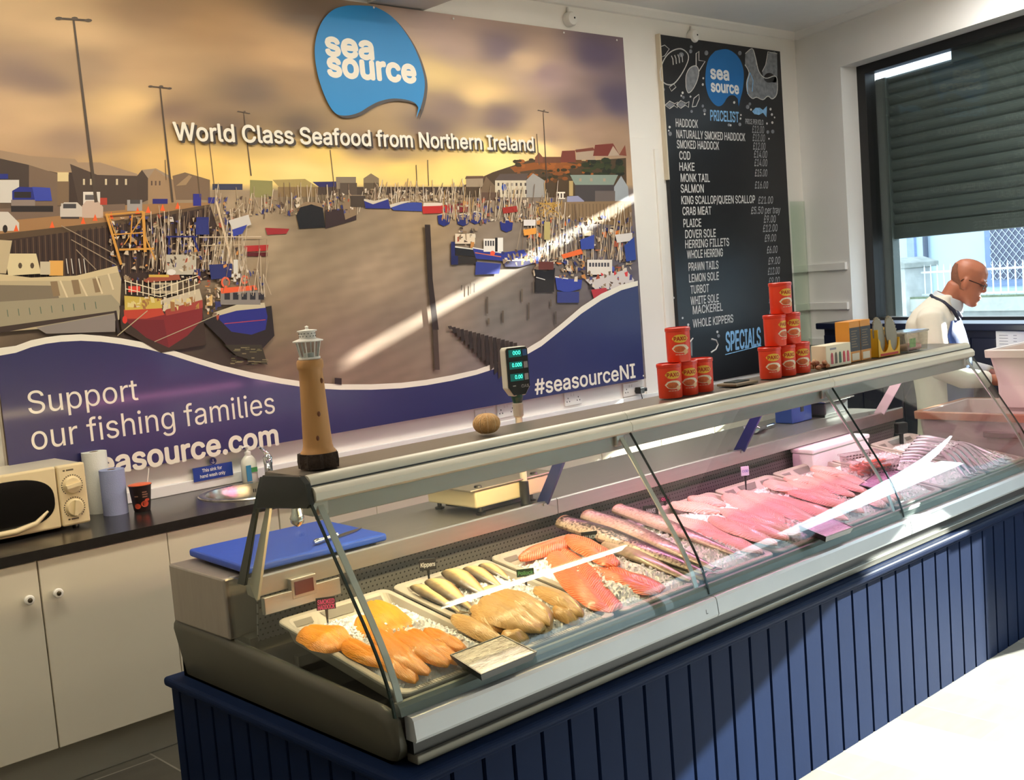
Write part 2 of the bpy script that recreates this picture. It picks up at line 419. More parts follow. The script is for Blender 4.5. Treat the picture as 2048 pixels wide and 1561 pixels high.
# navy panelled sill cabinet in front of the window
sc_ = thing('sill_cabinet', 'navy panelled sill counter along the wall under the shuttered window', 'counter', (C0[0], C0[1], 0), WANG)
MB().box(0.40, 2.7, -0.26, -0.002, 1.245, 1.29).build('top', m_navy_d, sc_, bevel=0.008)
pr = MB()
pr.box(0.45, 2.65, -0.22, -0.002, 0, 1.245); pr.build('carcass', m_navy_d, sc_)
for i in range(11):
    MB().box(0.455+i*0.2, 0.645+i*0.2, -0.232, -0.22, 0.06, 1.20).build('board', m_navy_d, sc_, bevel=0.004)
nt_ = MB(); a0 = at_w(1990, 655, -0.24); a1 = at_w(2060, 712, -0.24)
nt_.box(a0[0], a0[0]+0.21, -0.2355, -0.233, a1[1]-0.09, a0[1])
notice = tag(nt_.build('paper_notice', mat('paper', (238, 238, 240), 0.7, var=0.01)), 'white printed sheet stuck on the navy sill counter behind the man', 'notice')
notice.location = (C0[0], C0[1], 0); notice.rotation_euler = (0, 0, WANG)
ln = MB()
for r in range(9): ln.box(a0[0]+0.025, a0[0]+0.09, -0.2362, -0.2355, a0[1]-0.05-r*0.017, a0[1]-0.046-r*0.017).box(a0[0]+0.13, a0[0]+0.155, -0.2362, -0.2355, a0[1]-0.05-r*0.017, a0[1]-0.046-r*0.017)
ln.build('print', mat('grey_ink', (150, 150, 160), 0.7), notice)

# ------------------------------------------------------------------ outside: pavement, street wall, railings
m_pav = mat('pavement', (170, 172, 172), 0.8, var=0.06, scale=5)
pv = MB(); pv.box(-4, 14, 0.30, 9.5, -0.12, -0.02, MW); struct(pv.build('pavement', m_pav))
hb = thing('street_building', 'pale blue rendered house wall across the street with barred window', 'building', (C0[0], C0[1], 0), WANG)
BO = 7.6
MB().box(-9, 9, BO, BO+0.3, -0.02, 2.9).build('wall', mat('pale_blue_render', (186, 208, 226), 0.8, var=0.03, scale=2), hb)
wa_, wz_ = at_w(1972, 458, BO)
MB().box(wa_, wa_+1.6, BO-0.04, BO, 1.15, 2.3).build('window_frame', mat('blue_grey_paint', (120, 140, 176), 0.6), hb)
MB().box(wa_+0.12, wa_+1.5, BO-0.05, BO-0.04, 1.25, 2.2).build('window', mat('dark_window', (92, 96, 118), 0.3, var=0.1), hb)
gr = MB()
for i in range(-12, 14):
    x = wa_+0.12+i*0.12
    for dx in (1, -1):
        p0 = [x, 1.25]; p1 = [x+dx*0.95, 2.2]
        if dx < 0: p0[0] += 0.95; p1[0] += 0.95
        lo, hi = wa_+0.12, wa_+1.5
        def clip(p, q):
            (x0, z0), (x1, z1) = p, q
            if max(x0, x1) < lo or min(x0, x1) > hi: return None
            def cx(xx, zz):
                if xx < lo: t = (lo-x0)/(x1-x0); return (lo, z0+t*(z1-z0))
                if xx > hi: t = (hi-x0)/(x1-x0); return (hi, z0+t*(z1-z0))
                return (xx, zz)
            return cx(x0, z0), cx(x1, z1)
        r = clip(p0, p1)
        if r and abs(r[0][0]-r[1][0]) > 0.02: gr.tube([(r[0][0], BO-0.06, r[0][1]), (r[1][0], BO-0.06, r[1][1])], 0.006, 4)
gr.build('window_mesh', mat('pale_mesh', (196, 204, 220), 0.5), hb)
pa, _ = at_w(1818, 480, BO)
MB().box(pa, pa+0.16, BO-0.05, BO, -0.02, 2.8).build('corner_strip', mat('lilac_paint', (150, 166, 205), 0.7), hb)
MB().tube([(pa+0.42, BO-0.06, 0), (pa+0.42, BO-0.06, 2.8)], 0.04).build('drain_pipe', mat('drain_grey', (84, 92, 110), 0.5), hb)
FO = 5.2
lw = MB(); lw.box(-9, 8, FO, FO+0.3, -0.02, at_w(1960, 612, FO)[1]-0.06)
low = thing('low_wall', 'low grey stone wall across the street under the railings', 'wall', (C0[0], C0[1], 0), WANG)
lw.build('wall', mat('grey_stone', (150, 154, 152), 0.85, var=0.15, scale=7, bump=0.3, bscale=20), low)
MB().box(-9, 8, FO-0.04, FO+0.34, at_w(1960, 612, FO)[1]-0.06, at_w(1960, 595, FO)[1]).build('coping', mat('coping_stone', (176, 180, 174), 0.85, var=0.12, scale=9), low)
MB().box(-9, 8, FO-0.03, FO+0.03, at_w(1960, 595, FO)[1], at_w(1960, 595, FO)[1]+0.025).build('moss', mat('moss', (112, 124, 100), 0.9, var=0.3, scale=30), low)
fz0 = at_w(1960, 595, FO)[1]; fz1 = at_w(1990, 522, FO)[1]
rl = thing('railing', 'white spiked iron railings on the low wall across the street', 'railing', (C0[0], C0[1], 0), WANG)
m_rail = mat('white_iron', (224, 230, 236), 0.5)
s_a = at_w(1826, 540, FO)[0]; s_b = 4.4
MB().box(s_a, s_b, FO+0.13, FO+0.16, fz0+0.03, fz0+0.055).box(s_a, s_b, FO+0.13, FO+0.16, fz1-0.11, fz1-0.085).build('cross_rail', m_rail, rl)
k = 0; s = s_a+0.05
while s < s_b and k < 95:
    MB().tube([(s, FO+0.145, fz0), (s, FO+0.145, fz1-0.05), (s, FO+0.145, fz1)], [0.010, 0.010, 0.002], 5).build('post', m_rail, rl); s += 0.115; k += 1
pz = at_w(1800, 527, FO)[1]; pe = at_w(1822, 560, FO)[0]
gp = thing('gate_pillar', 'weathered square stone gate pillar at the end of the white railings', 'pillar', (C0[0], C0[1], 0), WANG)
MB().box(pe-0.46, pe, FO-0.1, FO+0.36, -0.02, pz-0.07).build('shaft', mat('pillar_stone', (186, 190, 190), 0.9, var=0.2, scale=5, bump=0.3, bscale=15), gp, bevel=0.01)
MB().prism([(pe-0.53, pz-0.07), (pe+0.07, pz-0.07), (pe+0.07, pz), (pe-0.2, pz+0.07), (pe-0.26, pz+0.07), (pe-0.53, pz)], 'y', FO-0.16, FO+0.42).build('cap', mat('pillar_cap', (150, 155, 152), 0.9, var=0.2), gp, bevel=0.01)

# ------------------------------------------------------------------ ceiling lamps of the shop, plus an added fill at the window end (behind and above the camera)
for i, (x, y, c, wt) in enumerate(ROOM_LAMPS):
    hang = 0.25 if i == 4 else 0.0; hl = 0.83 if i == 4 else 0.75
    t = thing('ceiling_light', ['ceiling light with twin tubes above the microwave end of the aisle', 'ceiling light with twin tubes above the staff aisle, nearer the sink', 'ceiling light with twin tubes above the staff aisle, nearer the menu board', 'added fill light with twin tubes at the window end of the shop', 'hanging twin tube light over the customer floor, mirrored in the counter glass'][i], 'light', (x, y, CEIL-hang))
    MB().box(-hl, hl, -0.08, 0.08, -0.055, -0.001).build('housing', m_white, t, bevel=0.006)
    if hang: MB().tube([(-0.5, 0, 0), (-0.5, 0, hang-0.001)], 0.006, 8).tube([(0.5, 0, 0), (0.5, 0, hang-0.001)], 0.006, 8).build('rod', m_white, t)
    for s in (-1, 1):
        MB().tube([(-hl+0.03, s*0.04, -0.075), (hl-0.03, s*0.04, -0.075)], 0.016, 8).build('tube', mat('warm_tube_%d' % (i == 4), (255, 240, 214), 0.4, emit=(255, 236, 205), estr=24 if i == 4 else 9), t)
    al = bpy.data.lights.new('ceiling_light_glow', 'AREA'); al.shape = 'RECTANGLE'; al.size = 2*hl-0.1; al.size_y = 0.08; al.energy = wt; al.color = c
    ao = bpy.data.objects.new('ceiling_light_glow', al); COL.objects.link(ao); ao.location = (x, y, CEIL-hang-0.10)
# ------------------------------------------------------------------ panelled plinth
PX0, PX1, PYF, PYB, PZ = 1.49, 5.26, 2.13, 3.31, 0.614
pl = thing('counter_plinth', 'dark navy tongue-and-groove panelled plinth carrying the glass fish counter', 'plinth', (PX0, PYF, 0))
def beadline(a, b, pitch=0.104, g=0.007, d=0.006):
    out = [(a, 0.0)]; x = a+pitch*0.55
    while x < b-0.02:
        out += [(x-g, 0.0), (x-g*0.65, d), (x-g*0.1, d), (x, 0.001), (x+g*0.1, d), (x+g*0.65, d), (x+g, 0.0)]; x += pitch
    out.append((b, 0.0)); return out
f = beadline(PX0, PX1); poly = [(x, PYF+d) for x, d in f]+[(PX1, PYF+0.03), (PX0, PYF+0.03)]
MB().prism(poly, 'z', 0.0, 0.595).build('front_panel', m_navy, pl, world=True)
f = beadline(PYF+0.03, PYB); poly = [(PX0+d, y) for y, d in f]+[(PX0+0.03, PYB), (PX0+0.03, PYF+0.03)]
MB().prism(poly, 'z', 0.0, 0.595).build('end_panel', m_navy, pl, world=True)
MB().box(PX0+0.03, PX1, PYF+0.03, PYB, 0.0, 0.59).build('core', m_navy_d, pl, world=True)
MB().box(PX0-0.022, PX1+0.01, PYF-0.035, PYB+0.01, 0.583, PZ).build('top_ledge', m_navy, pl, world=True, bevel=0.012, seg=3)
MB().box(PX0-0.002, PX1, PYF-0.008, PYF-0.0002, 0.565, 0.583).build('cover_moulding', m_navy, pl, world=True, bevel=0.003)

# ------------------------------------------------------------------ glass fronted refrigerated counter
XL, XR, J1, J2 = 1.51, 5.18, 2.735, 3.955
dc = thing('display_counter', 'long refrigerated serve-over fish counter with curved glass front on navy plinth', 'display counter', (XL, 2.15, PZ))
m_case = mat('grey_olive_case', (76, 74, 62), 0.42, var=0.05)
m_stay = mat('satin_stay', (188, 188, 184), 0.38, 0.6, var=0.04)
m_ends = mat('steel_end_cap', (158, 150, 140), 0.35, 0.55, var=0.06, scale=6, stretch=(1, 10, 1))
GP = [(2.437, 1.243), (2.388, 1.169), (2.338, 1.093), (2.288, 1.017), (2.249, 0.958), (2.221, 0.913), (2.194, 0.864), (2.173, 0.816), (2.159, 0.770), (2.154, 0.742)]
# moulded base of the left end
endp = [(3.27, 0.62), (3.27, 0.80), (2.95, 0.80), (2.90, 0.792), (2.60, 0.778), (2.20, 0.760), (2.165, 0.752), (2.150, 0.735), (2.150, 0.66), (2.165, 0.632), (2.19, 0.6145), (3.27, 0.6145)]
b = MB(); 
def inset(p, d, cx=2.75, cz=0.70): return [(y+(d if y < cx else -d)*(1 if y < 2.4 else 0), z-(d if z > cz else 0)) for y, z in p]
rings = []
for x, dd in ((1.534, 0.012), (1.528, 0.004), (1.518, 0.0), (1.508, 0.006), (1.502, 0.016), (1.500, 0.030)):
    rings.append([(x+(0.03*max(0, (0.70-z)/0.09) if dd > 0 else 0), y, z) for y, z in inset(endp, dd)])
b.loft(rings); b.build('end_moulding', m_case, dc, world=True, smooth=True)
MB().box(1.50, 1.60, 2.915, 3.26, 0.795, 0.975).build('end_cap', m_ends, dc, world=True, bevel=0.006)
# tank body under the deck and worktop
MB().prism([(2.19, 0.618), (3.25, 0.618), (3.25, 0.80), (2.86, 0.80), (2.86, 0.745), (2.19, 0.660)], 'x', 1.535, XR-0.01).build('tank', m_case, dc, world=True)
MB().prism([(2.185, 0.662), (2.862, 0.748), (2.862, 0.756), (2.185, 0.670)], 'x', 1.535, XR-0.02).build('deck', mat('black_deck', (34, 33, 34), 0.3, 0.3, var=0.2, scale=20), dc, world=True)
# front: lower steel band, rail and glass channel
for a, c in ((1.545, J1-0.002), (J1+0.002, J2-0.002), (J2+0.002, XR)):
    MB().prism([(2.122, 0.676), (2.118, 0.684), (2.124, 0.728), (2.130, 0.736), (2.160, 0.738), (2.160, 0.676)], 'x', a, c).build('front_band', m_alu, dc, world=True)
MB().box(1.55, XR, 2.128, 2.17, 0.617, 0.640).build('lower_rail', mat('olive_rail', (120, 118, 108), 0.35, 0.5), dc, world=True, bevel=0.003)
MB().box(1.55, XR, 2.140, 2.18, 0.640, 0.676).build('kick_recess', m_dark, dc, world=True)
MB().prism([(2.150, 0.738), (2.155, 0.758), (2.163, 0.768), (2.176, 0.768), (2.180, 0.738)], 'x', 1.53, XR).build('glass_channel', mat('grey_channel', (96, 104, 100), 0.35, 0.4, var=0.05), dc, world=True)
MB().box(1.536, XR-0.02, 2.176, 2.186, 0.66, 0.752).build('front_wall', mat('grey_body', (120, 118, 114), 0.5), dc, world=True)
for yy in (2.30, 2.66):
    zz = 0.7728+(yy-2.185)*0.158-0.062
    MB().box(1.56, XR-0.03, yy-0.012, yy+0.012, zz-0.055, zz-0.004).build('tray_rail', m_dark, dc, world=True)
# back: worktop, fascia, perforated air panel
MB().box(1.60, XR, 2.86, 3.26, 0.80, 0.958).build('rear_body', mat('grey_body', (120, 118, 114), 0.5), dc, world=True)
MB().box(1.60, XR, 2.845, 3.262, 0.958, 0.975).build('worktop', m_steel2, dc, world=True, bevel=0.004)
MB().prism([(2.795, 0.985), (2.800, 0.989), (2.840, 0.981), (2.846, 0.965), (2.838, 0.935), (2.803, 0.930), (2.795, 0.934)], 'x', XL+0.02, J1).build('front_lip', m_steel, dc, world=True)
MB().prism([(2.795, 0.985), (2.800, 0.989), (2.840, 0.981), (2.846, 0.965), (2.838, 0.935), (2.803, 0.930), (2.795, 0.934)], 'x', J1+0.003, XR).build('front_lip', m_steel, dc, world=True)
def perf_mat():
    m = bpy.data.materials.new('perforated_panel'); m.use_nodes = True; nt = m.node_tree; N = nt.nodes.new; L = nt.links.new
    bs = nt.nodes['Principled BSDF']; tc = N('ShaderNodeTexCoord'); sx = N('ShaderNodeSeparateXYZ'); L(tc.outputs['Object'], sx.inputs[0])
    def mt(op, a, c=None):
        n = N('ShaderNodeMath'); n.operation = op
        for i, v in enumerate((a, c)):
            if v is None: continue
            if isinstance(v, (int, float)): n.inputs[i].default_value = v
            else: L(v, n.inputs[i])
        return n.outputs[0]
    P = 0.0165
    vz = mt('DIVIDE', sx.outputs['Z'], P); row = mt('FLOOR', vz); off = mt('MULTIPLY', mt('MODULO', row, 2), 0.5)
    ux = mt('ADD', mt('DIVIDE', sx.outputs['X'], P), off)
    dx = mt('SUBTRACT', mt('FRACT', ux), 0.5); dz = mt('SUBTRACT', mt('FRACT', vz), 0.5)
    r = mt('SQRT', mt('ADD', mt('MULTIPLY', dx, dx), mt('MULTIPLY', dz, dz)))
    hole = mt('LESS_THAN', r, 0.17)
    mx = N('ShaderNodeMix'); mx.data_type = 'RGBA'; L(hole, mx.inputs['Factor'])
    mx.inputs[6].default_value = lin((140, 138, 134)); mx.inputs[7].default_value = (0.006, 0.006, 0.006, 1)
    L(mx.outputs[2], bs.inputs['Base Color']); bs.inputs['Roughness'].default_value = 0.4; bs.inputs['Metallic'].default_value = 0.35
    return m
MB().prism([(2.835, 0.934), (2.862, 0.775), (2.868, 0.775), (2.842, 0.934)], 'x', 1.56, XR).build('air_panel', perf_mat(), dc, world=True)
# temperature display on the fascia
bx = at_y(603, 1172, 2.79)
ctl = MB(); ctl.box(bx[0]-0.042, bx[0]+0.042, 2.775, 2.796, bx[2]-0.03, bx[2]+0.03).build('thermostat', m_steel, dc, world=True, bevel=0.003)
cd = [o for o in COL.objects if o.name == 'thermostat'][0]
MB().box(bx[0]-0.032, bx[0]+0.030, 2.772, 2.7755, bx[2]-0.018, bx[2]+0.02).build('red_display', mat('red_display', (60, 12, 20), 0.15, var=0.2, scale=40, emit=(150, 20, 40), estr=0.12), cd, world=True)
MB().prism([(2.776, 0.930), (2.776, 0.880), (2.794, 0.880), (2.794, 0.930)], 'x', 1.545, 1.80).build('cover_strip', m_steel, dc, world=True, bevel=0.002)
# canopy over the case
CAN = [(2.655, 1.300), (2.655, 1.278), (2.60, 1.262), (2.46, 1.238), (2.432, 1.236), (2.420, 1.244), (2.419, 1.262), (2.428, 1.274), (2.440, 1.278), (2.440, 1.292), (2.449, 1.303), (2.462, 1.306), (2.474, 1.300)]
m_can = mat('cream_aluminium', (214, 210, 194), 0.36, 0.15, var=0.02)
fr = [(2.600, 1.262), (2.46, 1.238), (2.432, 1.236), (2.420, 1.244), (2.419, 1.262), (2.428, 1.274), (2.440, 1.278), (2.440, 1.292), (2.449, 1.303), (2.462, 1.306), (2.474, 1.299), (2.60, 1.285)]
for a, c in ((XL+0.012, J1-0.001), (J1+0.001, J2-0.001), (J2+0.001, XR)):
    MB().prism(fr, 'x', a, c).build('canopy_moulding', m_can, dc, world=True, smooth=True)
MB().prism([(2.4385, 1.2765), (2.4385, 1.2815), (2.4415, 1.2815), (2.4415, 1.2765)], 'x', XL+0.012, XR).build('groove', m_dark, dc, world=True)  # dark strip standing in for the shade in the step between ridges
MB().prism([(2.472, 1.300), (2.472, 1.3035), (2.477, 1.3035), (2.477, 1.300)], 'x', XL+0.012, XR).build('groove', m_dark, dc, world=True)  # dark strip standing in for the shade behind the front ridge
MB().prism([(2.470, 1.302), (2.655, 1.302), (2.662, 1.296), (2.662, 1.278), (2.60, 1.282), (2.470, 1.296)], 'x', XL+0.012, XR).build('canopy_shelf', mat('shelf_steel', (134, 126, 116), 0.33, 0.55, var=0.05, scale=6, stretch=(1, 8, 1)), dc, world=True)
MB().box(XL+0.03, XR-0.02, 2.452, 2.466, 1.186, 1.245).build('valance', m_steel2, dc, world=True, bevel=0.003)
MB().box(XL+0.03, XR-0.02, 2.47, 2.63, 1.222, 1.262).build('lamp_housing', mat('lamp_housing', (176, 168, 160), 0.5), dc, world=True, bevel=0.004)
for nm, a, c, colr, st in (('lamp_tube', XL+0.07, J1-0.05, (255, 226, 172), 70), ('lamp_tube', J1+0.05, J2-0.05, (255, 158, 205), 52), ('lamp_tube', J2+0.05, XR-0.07, (255, 190, 220), 44)):
    MB().tube([(a, 2.545, 1.206), (c, 2.545, 1.206)], 0.012, 10).build(nm, mat('tube_%d' % int(a*100), colr, 0.4, emit=colr, estr=st), dc, world=True, smooth=True)
# curved front glass in three panels
for a, c in ((XL+0.004, J1-0.002), (J1+0.002, J2-0.002), (J2+0.002, XR-0.002)):
    out = [(y-0.006, z) for y, z in GP]
    MB().prism(GP+out[::-1], 'x', a, c).build('front_glass', m_glass, dc, world=True, smooth=True)
    # dark edge seen along the joint
    e = MB(); e.prism([(y+0.0005, z) for y, z in GP]+[(y-0.0065, z) for y, z in GP][::-1], 'x', c-0.003, c+0.002); e.build('glass_edge', m_glass_edge, dc, world=True)
e = MB(); e.prism([(y+0.0005, z) for y, z in GP]+[(y-0.007, z) for y, z in GP][::-1], 'x', XL-0.002, XL+0.004); e.build('glass_edge', m_glass_edge, dc, world=True)
# chrome stays behind the glass joints
for x in (XL+0.035, J1-0.035, J2-0.035, XR-0.035):
    st = MB(); off = 0.016
    inner = [(y+off, z-0.004) for y, z in GP]; outer = [(y+off-0.005, z-0.004) for y, z in GP]
    st.prism(inner+outer[::-1], 'x', x-0.009, x+0.009)
    s_o = st.build('glass_stay', m_stay, dc, world=True, smooth=True)
    MB().box(x-0.025, x+0.025, 2.44, 2.49, 1.20, 1.24).build('bracket', m_steel, s_o, world=True, bevel=0.004)
# end panes
EG = [(2.806, 0.985), (2.632, 1.290), (2.462, 1.298), (2.440, 1.285)]+GP[0:]+[(2.20, 0.765), (2.90, 0.795), (2.90, 0.985)]
for x in (XL, XR-0.004):
    g = MB().prism(EG, 'x', x-0.003, x+0.003).build('end_glass', m_glass, dc, world=True)
MB().prism([(2.645, 1.296), (2.462, 1.306), (2.436, 1.288), (2.426, 1.236), (2.44, 1.225), (2.66, 1.205), (2.70, 1.20)], 'x', XL-0.006, XL+0.010).build('canopy_end_cap', mat('smoked_cap', (40, 44, 42), 0.2, var=0.1), dc, world=True, bevel=0.002)
b = MB()
b.prism([(2.650, 1.290), (2.662, 1.290), (2.846, 0.972), (2.806, 0.972)], 'x', XL-0.004, XL+0.004); b.build('rear_edge', mat('dark_glass_edge', (46, 54, 50), 0.15, var=0.15), dc, world=True)
MB().prism([(2.645, 1.225), (2.662, 1.225), (2.806, 0.972), (2.780, 0.930), (2.772, 0.930)], 'x', XL+0.012, XL+0.02).build('end_post', mat('pale_post', (208, 196, 172), 0.4), dc, world=True)
lp = MB(); lp.lathe([(0.006, 1.155), (0.017, 1.165), (0.020, 1.178), (0.014, 1.192), (0.013, 1.205), (0.02, 1.21), (0.02, 1.235)], 14, T(XL+0.045, 2.575, 0.0)); lp.build('lamp_holder', m_chrome, dc, world=True, smooth=True)
# sloping struts between canopy and worktop
m_blue_film = mat('blue_film', (28, 38, 92), 0.35, var=0.1, scale=20)
m_pale_strut = mat('pale_strut', (206, 196, 196), 0.4)
for i, x in enumerate((2.685, 3.84, 4.985)):
    so_ = MB().prism([(2.845, 0.976), (2.79, 0.976), (2.612, 1.262), (2.655, 1.262)], 'x', x-0.006, x+0.006).build('strut', m_pale_strut if i == 2 else m_blue_film, dc, world=True, bevel=0.002)
    MB().box(x-0.02, x+0.02, 2.79, 2.86, 0.975, 0.983).build('foot', m_steel, so_, world=True)
# small size letters stamped on the front bands
for px, py, ch in ((1414, 1222, 'L'), (1812, 1052, 'M')):
    t = MB(); p = at_y(px, py, 2.117); put_text(t, ch, (p[0], 2.1195, p[2]-0.012), (1, 0, 0), (0, 0.12, 1), 0.009, 0.014); t.build('stamped_letter', m_dark, dc, world=True)
# ------------------------------------------------------------------ kitchen units along the back wall
KF, KT = 4.22, 0.915
m_kick = mat('kick_board', (190, 184, 168), 0.5, var=0.02)
m_knobw = mat('white_ceramic', (240, 238, 230), 0.2, var=0.01)
m_knobd = mat('pewter', (90, 84, 70), 0.35, 0.8)
def kitchen_unit(x0, lab):
    t = thing('kitchen_cabinet', lab, 'cabinet', (x0, KF, 0), group='white base cabinets under the black worktop')
    MB().box(0.002, 1.018, 0.02, 0.58, 0.155, 0.70 if 1.9 < x0 < 2.0 else 0.876).build('carcass', m_cabinet, t)
    MB().box(0.0, 1.02, 0.05, 0.066, 0.0, 0.153).build('kick_board', m_kick, t)
    for i in (0, 1):
        a = 0.002+i*0.5115
        d = MB().box(a, a+0.5055, 0.0, 0.019, 0.158, 0.872).build('door', m_cabinet, t, bevel=0.0025)
        kx = 0.46 if i == 0 else 0.565
        k = MB(); M = T(kx, 0.0, 0.742, rx=R_(90))
        k.lathe([(0.009, 0.0), (0.009, 0.012), (0.018, 0.016), (0.019, 0.024), (0.015, 0.029), (0.007, 0.030)], 18, M); kn = k.build('knob', m_knobw, d, smooth=True)
        MB().lathe([(0.0095, 0.029), (0.008, 0.0325), (0.003, 0.034)], 14, M).build('knob_boss', m_knobd, t, smooth=True)
    return t
ulab = ['white base cabinet below the microwave at the left edge of the photo', 'white two-door base cabinet below the paper rolls, left of the glass counter',
        'white base cabinet under the round sink, seen through the end glass', 'white base cabinet behind the weighing scale, seen through the counter glass',
        'white base cabinet behind the second blue strut, seen through the glass', 'white base cabinet furthest right, behind the blue box']
for i, l in enumerate(ulab): kitchen_unit(-0.09+1.02*i, l)
# worktop with a round cut-out for the sink
wt = MB(); SX, SY, SR = 2.50, 4.515, 0.205
wt.box(-0.6, SX-0.26, KF-0.012, 4.80, 0.878, KT).box(SX+0.26, 6.06, KF-0.012, 4.80, 0.878, KT)
n = 40; ring = [(SX+SR*math.cos(2*math.pi*k/n), SY+SR*math.sin(2*math.pi*k/n)) for k in range(n)]
def sq(a):
    c, s = math.cos(a), math.sin(a)
    tx = 0.26/abs(c) if abs(c) > 1e-6 else 9; ty = ((4.80-SY) if s > 0 else (SY-KF+0.012))/abs(s) if abs(s) > 1e-6 else 9
    t = min(tx, ty); return (SX+c*t, SY+s*t)
outer = [sq(2*math.pi*k/n) for k in range(n)]
for z, fl in ((KT, 0), (0.878, 1)):
    wt.add([(x, y, z) for x, y in ring]+[(x, y, z) for x, y in outer], [(k, (k+1) % n, n+(k+1) % n, n+k) for k in range(n)])
wt.add([(x, y, KT) for x, y in ring]+[(x, y, 0.878) for x, y in ring], [(k, (k+1) % n, n+(k+1) % n, n+k) for k in range(n)])
wt.box(SX-0.26, SX+0.26, KF-0.0121, KF-0.0119, 0.878, KT)
for cx in (-1, 1):   # corners of the cut-out panel
    for cy, yy in ((-1, KF-0.012), (1, 4.80)):
        ks = [p for p in outer if (p[0]-SX)*cx > 0 and (p[1]-SY)*cy > 0]
        a = min(ks, key=lambda p: abs(abs(p[0]-SX)-0.26)+(-abs(p[1]-SY))*0.001); ka = [p for p in ks if abs(abs(p[0]-SX)-0.26) < 1e-6]; kb = [p for p in ks if abs(p[1]-yy) < 1e-6]
        if ka and kb:
            A = max(ka, key=lambda p: abs(p[1]-SY)); B = max(kb, key=lambda p: abs(p[0]-SX))
            wt.add([(A[0], A[1], KT), (SX+cx*0.26, yy, KT), (B[0], B[1], KT)], [(0, 1, 2)])
tag(wt.build('worktop', m_worktop), 'long glossy black worktop running along the back wall on white cabinets', 'worktop')
# sink
sk = thing('sink', 'round stainless steel hand basin set in the black worktop', 'sink', (SX, SY, KT))
m_sink = mat('sink_steel', (190, 184, 172), 0.22, 0.95, var=0.04, scale=3)
MB().lathe([(0.0, -0.15), (0.03, -0.15), (0.12, -0.148), (0.165, -0.13), (0.183, -0.10), (0.192, -0.02), (0.197, 0.004), (0.205, 0.007), (0.226, 0.006), (0.230, 0.001)], 48, caps=False).build('basin', m_sink, sk, smooth=True)
MB().lathe([(0.0, -0.1475), (0.022, -0.147), (0.026, -0.149)], 20).build('waste', m_chrome, sk, smooth=True)
ov = MB()
for k in range(4): ov.box(-0.016+k*0.009, -0.012+k*0.009, 0.187, 0.1905, -0.038, -0.022, Matrix.Rotation(R_(-38), 4, 'Z'))
ov.build('overflow_slots', m_black, sk)
tp = thing('tap', 'chrome lever tap at the right rim of the round sink', 'tap', (2.71, 4.70, KT))
MB().lathe([(0.026, 0), (0.026, 0.008), (0.020, 0.012), (0.020, 0.075), (0.022, 0.08), (0.022, 0.11), (0.012, 0.125), (0.0, 0.127)], 20).build('body', m_chrome, tp, smooth=True)
MB().tube([(0, 0, 0.07), (-0.03, -0.05, 0.095), (-0.06, -0.10, 0.10), (-0.075, -0.125, 0.092), (-0.08, -0.132, 0.075)], [0.013, 0.012, 0.011, 0.011, 0.010], 12).build('spout', m_chrome, tp, smooth=True)
MB().tube([(0, 0, 0.125), (-0.012, 0.005, 0.14), (-0.045, -0.01, 0.165)], [0.012, 0.010, 0.006], 10).build('lever', m_chrome, tp, smooth=True)

# microwave
mwp = at_z(180, 1043, 0.930); MX1, MY = mwp[0], mwp[1]
mtop = at_y(165, 925, MY)[2]; MX0 = MX1-0.475; MZ0 = 0.930
mw = thing('microwave', 'cream microwave oven with round dials and oval black door window on the black worktop', 'microwave', (MX0, MY, KT))
W, Hh, D = MX1-MX0, mtop-KT, 0.305
m_mw = mat('cream_enamel', (226, 208, 164), 0.28, var=0.02)
MB().box(0, W, 0.02, D, 0.015, Hh).build('casing', mat('grey_casing', (206, 198, 178), 0.35), mw, bevel=0.008)
seam = W-0.115
MB().box(0.0, seam-0.002, -0.012, 0.02, 0.014, Hh+0.002).build('door', m_mw, mw, bevel=0.008)
MB().box(seam+0.002, W, -0.012, 0.02, 0.014, Hh+0.002).build('control_panel', m_mw, mw, bevel=0.008)
wn = [( seam-0.03-0.0*i, 0) for i in range(0)]
cx, cz = seam-0.20, 0.014+(Hh-0.014)*0.49
op = []
for k in range(48):
    a = 2*math.pi*k/48; c, s = math.cos(a), math.sin(a)
    x = cx+0.182*math.copysign(abs(c)**0.8, c); z = cz+0.098*math.copysign(abs(s)**0.75, s)
    op.append((max(0.012, x), z))
MB().prism(op, 'y', -0.0145, -0.010).build('window', mat('oven_window', (16, 15, 15), 0.12, var=0.1), mw, bevel=0.002)
hd = MB(); hd.tube([(cx-0.14, -0.014, 0.035), (cx+0.02, -0.022, 0.036), (cx+0.10, -0.018, 0.052), (cx+0.15, -0.014, 0.09)], [0.010, 0.012, 0.010, 0.005], 10); hd.build('handle_lip', m_mw, mw, smooth=True)
pcx = (seam+W)/2-0.002
for nm, zz, tw in (('dial', Hh*0.68, 8), ('dial', Hh*0.33, 80)):
    k = MB(); k.lathe([(0.036, 0), (0.034, 0.008), (0.031, 0.011), (0.030, 0.013)], 28, T(pcx, -0.012, zz, rx=R_(90)))
    k.box(-0.030, 0.030, -0.007, 0.007, 0.010, 0.026, T(pcx, -0.012, zz, rx=R_(90)) @ Matrix.Rotation(R_(tw), 4, 'Z'))
    kd = k.build(nm, m_mw, mw, smooth=True)
    tk = MB()
    for q in range(22):
        a = R_(-50+q*13); tk.box(0.039, 0.043, -0.002, 0.002, 0.0005, 0.001, T(pcx, -0.012, zz, rx=R_(90)) @ Matrix.Rotation(a, 4, 'Z'))
    tk.build('scale_marks', m_black, kd)
mk = MB()
for zz in (Hh*0.91, Hh*0.145): mk.box(pcx-0.03, pcx-0.022, -0.0128, -0.012, zz, zz+0.006).box(pcx-0.017, pcx+0.012, -0.0128, -0.012, zz, zz+0.006)
